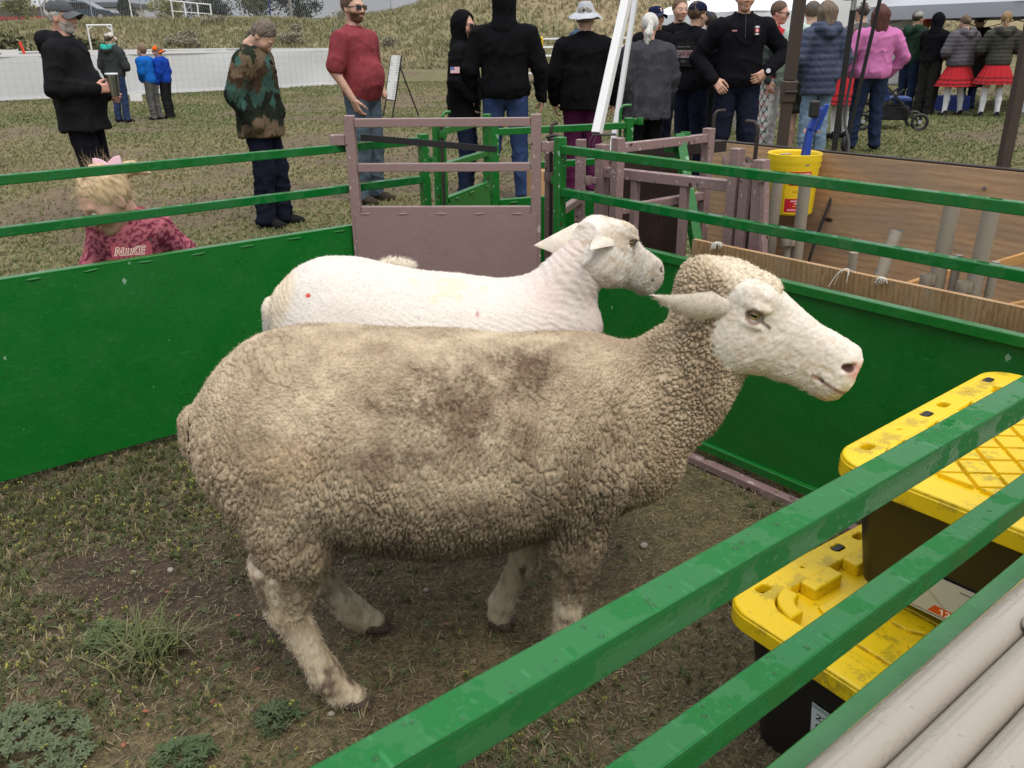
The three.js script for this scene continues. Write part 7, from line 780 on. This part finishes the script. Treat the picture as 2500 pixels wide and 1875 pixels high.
  const bs = thing('white_railing', 'white railing by the road above the patterned coat', 'railing', [-22.5, HILL(-22.5, -66), -65.5], -0.1); for (let i = 0; i < 4; i++) mesh('post', rod([i * 0.95 - 1.4, -0.1, 0], [i * 0.95 - 1.4, 1.45 - 0.1 * i, 0], 0.05), pvcM, bs); mesh('rail', [rod([-1.5, 1.42, 0], [1.5, 1.12, 0], 0.04), rod([-1.5, 0.75, 0], [1.5, 0.5, 0], 0.03)], pvcM, bs);
  const sg = thing('round_sign', 'round white road sign on a post along the bank road', 'sign', [-27.6, HILL(-27.6, -69), -67.5]); mesh('post', rod([0, -0.1, 0], [0, 2.3, 0], 0.05), pvcM, sg); const dt = ctex(128, 128, (c) => { c.fillStyle = '#e8e8e8'; c.fillRect(0, 0, 128, 128); c.fillStyle = '#444'; c.fillRect(56, 30, 16, 70); c.fillRect(36, 44, 56, 12); }); mesh('disc', at(new THREE.CylinderGeometry(0.42, 0.42, 0.04, 28), 0, 2.3, 0.04, 0, Math.PI / 2), std(0xffffff, 0.6, { map: dt }), sg);
  tag(mesh('sign_panel', [rbox(1.6, 0.7, 0.05, 0.02).translate(-18.6, HILL(-18.6, -72) + 2.5, -72), rod([-18.6, HILL(-18.6, -72) - 0.1, -72.05], [-18.6, HILL(-18.6, -72) + 2.2, -72.05], 0.06)], std(lin(0.02, 0.03, 0.2), 0.6)), 'dark blue sign panel on a post at the end of the road', 'sign');
  tag(mesh('utility_box', rbox(0.7, 0.95, 0.5, 0.03).translate(-38.5, HILL(-38.5, -60) + 0.45, -60), pvcM), 'pale utility cabinet on the bank at far left', 'cabinet'); tag(mesh('utility_pole', rod([-17.2, HILL(-17.2, -73), -73], [-17.2, HILL(-17.2, -73) + 7, -73], 0.14), std(lin(0.2, 0.17, 0.14), 0.9)), 'wooden utility pole beside the blue sign panel', 'pole');
}
// ================= TREES AND SHRUBS =================
const leafM = new THREE.MeshStandardMaterial({ vertexColors: true, roughness: 0.9, side: 2 }), barkM = std(lin(0.09, 0.07, 0.055), 0.95);
function leafCloud(n, rx, ry, rz, cy, size, cols, seed, shape) { const r = rng(seed), P = [], C2 = []; const cl = []; for (let i = 0; i < 16; i++) { const a = r() * TP, b = Math.acos(2 * r() - 1), k = 0.35 + 0.55 * r(); cl.push([Math.cos(a) * Math.sin(b) * k, Math.cos(b) * k, Math.sin(a) * Math.sin(b) * k, 0.25 + 0.25 * r()]); } for (let i = 0; i < n; i++) { const q = cl[r() * 16 | 0]; let x = q[0] + (r() + r() - 1) * q[3] * 1.4, y = q[1] + (r() + r() - 1) * q[3] * 1.4, z = q[2] + (r() + r() - 1) * q[3] * 1.4; if (shape === 'cone') { const t = r(); const rr = (1 - t) * Math.sqrt(r()) * (0.8 + 0.3 * r()), a = r() * TP; x = Math.cos(a) * rr; z = Math.sin(a) * rr; y = t * 2 - 1 - 0.1 * rr; } x *= rx; y = cy + y * ry; z *= rz; const s = size * (0.5 + r()), u = V(r() - 0.5, r() - 0.5, r() - 0.5).normalize(), v = V(r() - 0.5, r() - 0.5, r() - 0.5).cross(u).normalize(), c = mixc(cols[0], cols[1], r()); for (const [a, b] of [[-0.5, 0], [0.5, 0], [0, 1.3]]) { P.push(x + u.x * a * s + v.x * b * s, Math.max(0.02, y + u.y * a * s + v.y * b * s), z + u.z * a * s + v.z * b * s); C2.push(...c); } } const g = new THREE.BufferGeometry(); g.setAttribute('position', new THREE.Float32BufferAttribute(P, 3)); g.setAttribute('color', new THREE.Float32BufferAttribute(C2, 3)); g.computeVertexNormals(); return g; }
function tree(name, label, p, h, w, cols, seed, shape, group, n = 2600) { const t = thing(name, label, 'tree', p, seed, group); mesh('trunk', [rod([0, -0.1, 0], [0.05 * h * 0.2, h * 0.45, 0], 0.035 * h, 0.022 * h, 9), rod([0.01 * h, h * 0.35, 0], [0.12 * w, h * 0.7, 0.08 * w], 0.018 * h, 0.006 * h, 7), rod([0.01 * h, h * 0.4, 0], [-0.15 * w, h * 0.75, -0.05 * w], 0.016 * h, 0.006 * h, 7)], barkM, t); mesh('crown', leafCloud(n, w / 2, h * (shape ? 0.46 : 0.46), w / 2, h * (shape ? 0.53 : 0.52), h * 0.045, cols, seed, shape), leafM, t); return t; }
{
  const ev = [[0.018, 0.03, 0.022], [0.04, 0.06, 0.035]], yg = [[0.16, 0.17, 0.05], [0.28, 0.27, 0.09]], gr = [[0.05, 0.075, 0.035], [0.12, 0.14, 0.06]];
  const T = [[-34, -82, 3.6, 3.2, ev, 1, 'dark evergreen tree by the round sign, rightmost of the group'], [-37.5, -80, 3.2, 2.4, ev, 2, 'small dark evergreen tree behind the chain link fence'], [-41.5, -78, 4.0, 3.0, yg, 3, 'yellow green leafing tree right of the car'], [-31, -84, 3.4, 3.6, yg, 4, 'pale yellow green tree left of the round sign'], [-28, -86, 4.4, 4.6, ev, 5, 'dark broad evergreen right of the round sign'], [-24, -88, 5, 4.6, gr, 6, 'green tree behind the white railing'], [-20.5, -90, 5, 5, ev, 7, 'dark tree cluster beside the blue sign panel']];
  for (const [x, z, h, w, c, s, l] of T) tree('roadside_tree', l, [x, HILL(x, z), z], h * 0.78, w * 0.85, c, s * 13, c === ev && s < 3 ? 'cone' : '', 'trees beyond the bank road');
  const shrub = (label, x, z, h, w, cols, seed, group) => { const t = thing('shrub', label, 'shrub', [x, HILL(x, z), z], seed, group); mesh('stem', [0, 1, 2].map(i => rod([0, -0.05, 0], [Math.cos(i * 2.1) * w * 0.25, h * 0.5, Math.sin(i * 2.1) * w * 0.25], 0.02 * h, 0.008 * h, 6)), barkM, t); mesh('foliage', leafCloud(2200, w / 2, h * 0.5, w / 2, h * 0.45, 0.1 * h, cols, seed), leafM, t); };
  const ol = [[0.06, 0.07, 0.03], [0.16, 0.16, 0.075]]; shrub('large olive shrub at the left edge behind the banner', -24.5, -42, 2.2, 5, ol, 3, 'shrubs behind the netting'); shrub('olive shrub behind the black jacket', -20.2, -43, 1.9, 4.4, ol, 5, 'shrubs behind the netting'); shrub('greener shrub at the far left below the hall', -30, -47, 2.4, 5, gr, 8, 'shrubs behind the netting');
  const sage = [[0.2, 0.195, 0.14], [0.32, 0.3, 0.22]], r = rng(12); for (let i = 0; i < 16; i++) { const x = -26 + 46 * r(), z = -50 - 0.1 * x * -1 - 22 * r(); shrub('grey sagebrush clump on the dry grass slope', x, z, 0.4 + 0.45 * r(), 0.8 + 1.0 * r(), sage, 40 + i, 'sagebrush on the slope'); }
}
// ================= GRASS AND WEEDS =================
function inst(name, label, cat, g, m, list) { const im = new THREE.InstancedMesh(g, m, list.length), M = new THREE.Matrix4(), q = new THREE.Quaternion(), e = new THREE.Euler(), c = new THREE.Color(); list.forEach(([x, y, z, s, sy, ry, tx, tz, col], i) => { q.setFromEuler(e.set(tx, ry, tz, 'YXZ')); M.compose(V(x, y, z), q, V(s, s * sy, s)); im.setMatrixAt(i, M); im.setColorAt(i, c.setRGB(...col)); }); im.name = name; im.castShadow = im.receiveShadow = true; scene.add(im); return tag(im, label, cat, null, 'stuff'); }
function bladeSet(n, h, w, spread, bend, seed) { const r = rng(seed), P = [], I = []; for (let i = 0; i < n; i++) { const a = r() * TP, d = Math.sqrt(r()) * spread, x = Math.cos(a) * d, z = Math.sin(a) * d, b = r() * TP, hh = h * (0.5 + 0.7 * r()), bd = bend * (0.3 + r()) * hh, cx = Math.cos(b), cz = Math.sin(b), ww = w * (0.7 + 0.6 * r()), o = P.length / 3; for (const [t, k] of [[0, 1], [0.45, 0.85], [0.8, 0.5]]) { const q = bd * t * t; P.push(x + cx * q - cz * ww * k / 2, hh * t * (1 - 0.25 * bend * t), z + cz * q + cx * ww * k / 2, x + cx * q + cz * ww * k / 2, hh * t * (1 - 0.25 * bend * t), z + cz * q - cx * ww * k / 2); } P.push(x + cx * bd, hh * (1 - 0.25 * bend), z + cz * bd); I.push(o, o + 1, o + 2, o + 1, o + 3, o + 2, o + 2, o + 3, o + 4, o + 3, o + 5, o + 4, o + 4, o + 5, o + 6); } const g = new THREE.BufferGeometry(); g.setAttribute('position', new THREE.Float32BufferAttribute(P, 3)); g.setIndex(I); g.computeVertexNormals(); return g; }
const plantM = new THREE.MeshStandardMaterial({ color: 0xffffff, roughness: 0.9, side: 2 });
{
  const r = rng(303), near = (x, z) => true;
  // leaf rosettes and sprigs for the pen floor
  const leafG = (() => { const P = [], I = []; const rr = rng(6); for (let i = 0; i < 9; i++) { const a = i / 9 * TP + rr() * 0.5, l = 0.5 + 0.5 * rr(), up = 0.25 + 0.5 * rr(), o = P.length / 3, c = Math.cos(a), s = Math.sin(a); for (const [t, w] of [[0.05, 0.03], [0.45, 0.13], [0.8, 0.11], [1, 0]]) { const y = up * l * Math.sin(t * 2.2) * 0.6; if (w) P.push(c * l * t - s * w, y, s * l * t + c * w, c * l * t + s * w, y, s * l * t - c * w); else P.push(c * l, y, s * l); } I.push(o, o + 1, o + 2, o + 1, o + 3, o + 2, o + 2, o + 3, o + 4, o + 3, o + 5, o + 4, o + 4, o + 5, o + 6); } const g = new THREE.BufferGeometry(); g.setAttribute('position', new THREE.Float32BufferAttribute(P, 3)); g.setIndex(I); g.computeVertexNormals(); return g; })();
  const sprigG = (() => { const L = []; const rr = rng(16); for (let k = 0; k < 3; k++) { const a = rr() * TP, lx = Math.cos(a) * 0.35, lz = Math.sin(a) * 0.35; L.push(rod([0, 0, 0], [lx, 0.8 + 0.2 * rr(), lz], 0.02, 0.014, 3, true)); for (let i = 0; i < 12; i++) { const t = 0.2 + 0.65 * i / 12, b = rr() * TP, p = [lx * t, 0.85 * t, lz * t], q = new THREE.BufferGeometry(), d = 0.09 + 0.06 * rr(); q.setAttribute('position', new THREE.Float32BufferAttribute([p[0], p[1], p[2], p[0] + Math.cos(b) * d, p[1] + 0.07, p[2] + Math.sin(b) * d, p[0] + Math.cos(b + 0.8) * d, p[1] + 0.03, p[2] + Math.sin(b + 0.8) * d], 3)); q.computeVertexNormals(); L.push(q); } } return mergeG(L); })();
  const budG = (() => { const L = []; const rr = rng(26); for (let i = 0; i < 7; i++) { const g = new THREE.IcosahedronGeometry(0.05 + 0.02 * rr(), 0); g.translate((rr() - 0.5) * 0.28, rr() * 0.18, (rr() - 0.5) * 0.28); L.push(g); } return mergeG(L); })();
  const strawG = bladeSet(1, 1, 0.05, 0, 0.35, 4), tuftG = bladeSet(14, 1, 0.07, 0.3, 0.7, 5), tuftS = bladeSet(8, 1, 0.10, 0.35, 0.8, 15);
  const ros = [], spr = [], bud = [], str = [], tuf = [];
  const okay = (x, z) => { const u = x * 0.786 - z * 0.618, v = x * 0.618 + z * 0.786; return Math.abs(v + 0.36) > 0.04; };
  for (let i = 0; i < 210000; i++) { const x = -2.9 + 4.6 * r(), z = -0.45 - 3.4 * Math.pow(r(), 0.85), p = soilPatch(x, z), g = grown(x * 1.8 + 7, z * 1.8); if (!okay(x, z)) continue; const y = GH(x, z), u = r(), keep = (1 - 0.92 * p) * (0.08 + 0.8 * sst(0.25, 0.8, g)); const k = 0.7 + 0.6 * r();
    if (u < 0.66) { if (r() > 0.5 + 0.5 * (1 - p * 0.8)) continue; str.push([x, y + 0.003 + 0.006 * r(), z, 0.014 + 0.045 * r() * r(), 1, r() * TP, 1.25 + 0.4 * (r() - 0.5) + (r() < 0.15 ? -0.6 : 0), 0, r() < 0.72 ? [0.26 * k, 0.21 * k, 0.13 * k] : [0.13 * k, 0.10 * k, 0.065 * k]]); }
    else if (r() < keep) { const w = r(); if (w < 0.42) { const s = 0.016 + 0.026 * r(); spr.push([x, y, z, s, 1, r() * TP, 0.3 * (r() - 0.5), 0.3 * (r() - 0.5), [0.11 * k, 0.118 * k, 0.042 * k]]); if (r() < 0.2 + 0.25 * noise(x * 3, 4, z * 3)) bud.push([x + 0.2 * s * (r() - 0.5), y + s * 0.82, z + 0.2 * s * (r() - 0.5), s * 0.95, 1, r() * TP, 0, 0, [0.30 * k, 0.29 * k, 0.06 * k]]); } else if (w < 0.72) ros.push([x, y, z, 0.008 + 0.013 * r(), 1, r() * TP, 0, 0, [0.08 * k, 0.098 * k, 0.04 * k]]); else tuf.push([x, y, z, 0.018 + 0.024 * r(), 1, r() * TP, 0, 0, r() < 0.6 ? [0.09 * k, 0.115 * k, 0.035 * k] : [0.24 * k, 0.2 * k, 0.11 * k]]); } }
  inst('straw_litter', 'dry straw bits scattered over the pen floor', 'straw', strawG, plantM, str); inst('weed_sprigs', 'small green weed sprigs over the pen floor', 'weeds', sprigG, plantM, spr); inst('weed_flowers', 'tiny yellow flower heads on the weeds', 'flowers', budG, plantM, bud); inst('weed_leaves', 'low leafy weeds over the pen floor', 'weeds', leafG, plantM, ros); inst('short_grass', 'short grass tufts between the weeds in the pen', 'grass', tuftS, plantM, tuf);
  // named single plants in the foreground
  const tuft1 = thing('grass_tuft', 'dense green grass tuft in the pen at lower left', 'grass tuft', [-0.93, GH(-0.93, -1.72), -1.72]); const tm = n => new THREE.MeshStandardMaterial({ color: lin(...n), roughness: 0.8, side: 2 }); mesh('blades', bladeSet(170, 0.12, 0.0045, 0.07, 1.0, 33), tm([0.11, 0.13, 0.045]), tuft1); mesh('dry_blades', bladeSet(60, 0.09, 0.004, 0.1, 1.3, 35), tm([0.25, 0.22, 0.12]), tuft1);
  const bush = (label, x, z, R0, n, seed, col) => { const t = thing('leafy_weed', label, 'weed', [x, GH(x, z), z]), L = []; const rr = rng(seed); for (let i = 0; i < n; i++) { const g = leafG.clone(), a = rr() * TP, d = Math.sqrt(rr()) * R0, s = 0.011 + 0.014 * rr(); g.scale(s, s, s); g.rotateX((rr() - 0.5) * 1.2); g.rotateY(rr() * TP); g.translate(Math.cos(a) * d, 0.01 + 0.05 * (1 - d / R0) * rr(), Math.sin(a) * d); L.push(g.toNonIndexed()); } mesh('leaves', mergeG(L), tm(col), t); };
  bush('wide grey green leafy weed patch in the bottom left corner', -1.12, -1.34, 0.2, 520, 3, [0.09, 0.118, 0.055]); bush('dark green rosette weed beside the grass tuft', -1.06, -1.78, 0.06, 90, 5, [0.075, 0.10, 0.035]); bush('small dark green weed near the bottom edge left of the rail', -0.72, -1.38, 0.06, 90, 7, [0.06, 0.095, 0.035]); bush('dark weed clump by the near hind hoof', -0.55, -1.5, 0.05, 60, 9, [0.055, 0.085, 0.035]);
  // fallen bits and pebbles
  const lf = new THREE.SphereGeometry(1, 8, 5); lf.scale(1, 0.18, 0.6); const om = std(lin(0.26, 0.1, 0.055), 0.9); [[-0.86, -1.52], [-0.72, -1.56], [-0.98, -1.98], [-0.64, -1.66], [-0.87, -1.42], [-0.75, -1.87], [-1.2, -2.3], [-0.18, -1.83]].forEach(([x, z], i) => tag(mesh('fallen_leaf', lf.clone().scale(0.009, 0.012, 0.009).rotateY(i * 1.3).translate(x, GH(x, z) + 0.012, z), om), 'small orange brown chip lying on the pen floor', 'wood chip', 'orange chips on the pen floor'));
  const pm = std(lin(0.3, 0.27, 0.225), 0.95); [[-0.43, -1.52, 0.009], [-0.62, -1.53, 0.008], [-1.02, -2.1, 0.011], [-1.12, -2.08, 0.009], [0.4, -2.2, 0.014], [-0.1, -1.62, 0.008], [-0.25, -1.98, 0.009]].forEach(([x, z, s], i) => tag(mesh('pebble', new THREE.IcosahedronGeometry(1, 1).scale(s, s * 0.7, s * 0.85).rotateY(i).translate(x, GH(x, z) + s * 0.4, z), pm), 'pale pebble on the pen floor', 'pebble', 'pebbles on the pen floor'));
  // the field, then the slope
  const f1 = [], f2 = []; for (let i = 0; i < 230000; i++) { const d = 3.4 + 30 * Math.pow(r(), 1.7), a = (r() - 0.5) * 1.75, x = Math.sin(a) * d, z = -Math.cos(a) * d; if (z > -3.6 && inPen(x, z)) continue; const g = grown(x, z), gr = greenness(x, z); if (r() > 0.22 + 0.8 * sst(0.15, 0.6, g)) continue; const k = 0.7 + 0.6 * r(), s = (0.018 + 0.024 * r()) * (1 + 0.05 * d); f1.push([x, GH(x, z) - 0.003, z, s, 0.9, r() * TP, 0, 0, mixc([0.30 * k, 0.255 * k, 0.14 * k], [0.14 * k, 0.172 * k, 0.062 * k], clamp(gr + 0.15 + (r() - 0.5) * 0.6, 0, 1))]); }
  inst('field_grass', 'short patchy grass over the open field', 'grass', tuftS, plantM, f1);
  for (let i = 0; i < 70000; i++) { const x = -45 + 75 * r(), z = -46 - 42 * Math.pow(r(), 1.3); const h = HILL(x, z); if (h < 0.02 || (x < 3 && z < -66 && z > -78)) continue; const n = fbm(x * 0.11, 9, z * 0.2, 4), k = 0.88 + 0.3 * r(); f2.push([x, GH(x, z) - 0.02, z, 0.14 + 0.3 * r(), 0.85, r() * TP, 0, 0.15, mixc([0.40 * k, 0.345 * k, 0.22 * k], [0.25 * k, 0.245 * k, 0.13 * k], clamp(0.5 + 1.2 * n, 0, 1))]); }
  inst('slope_grass', 'tall dry grass over the slope and bank', 'grass', tuftG, plantM, f2);
}
renderer.render(scene, camera);
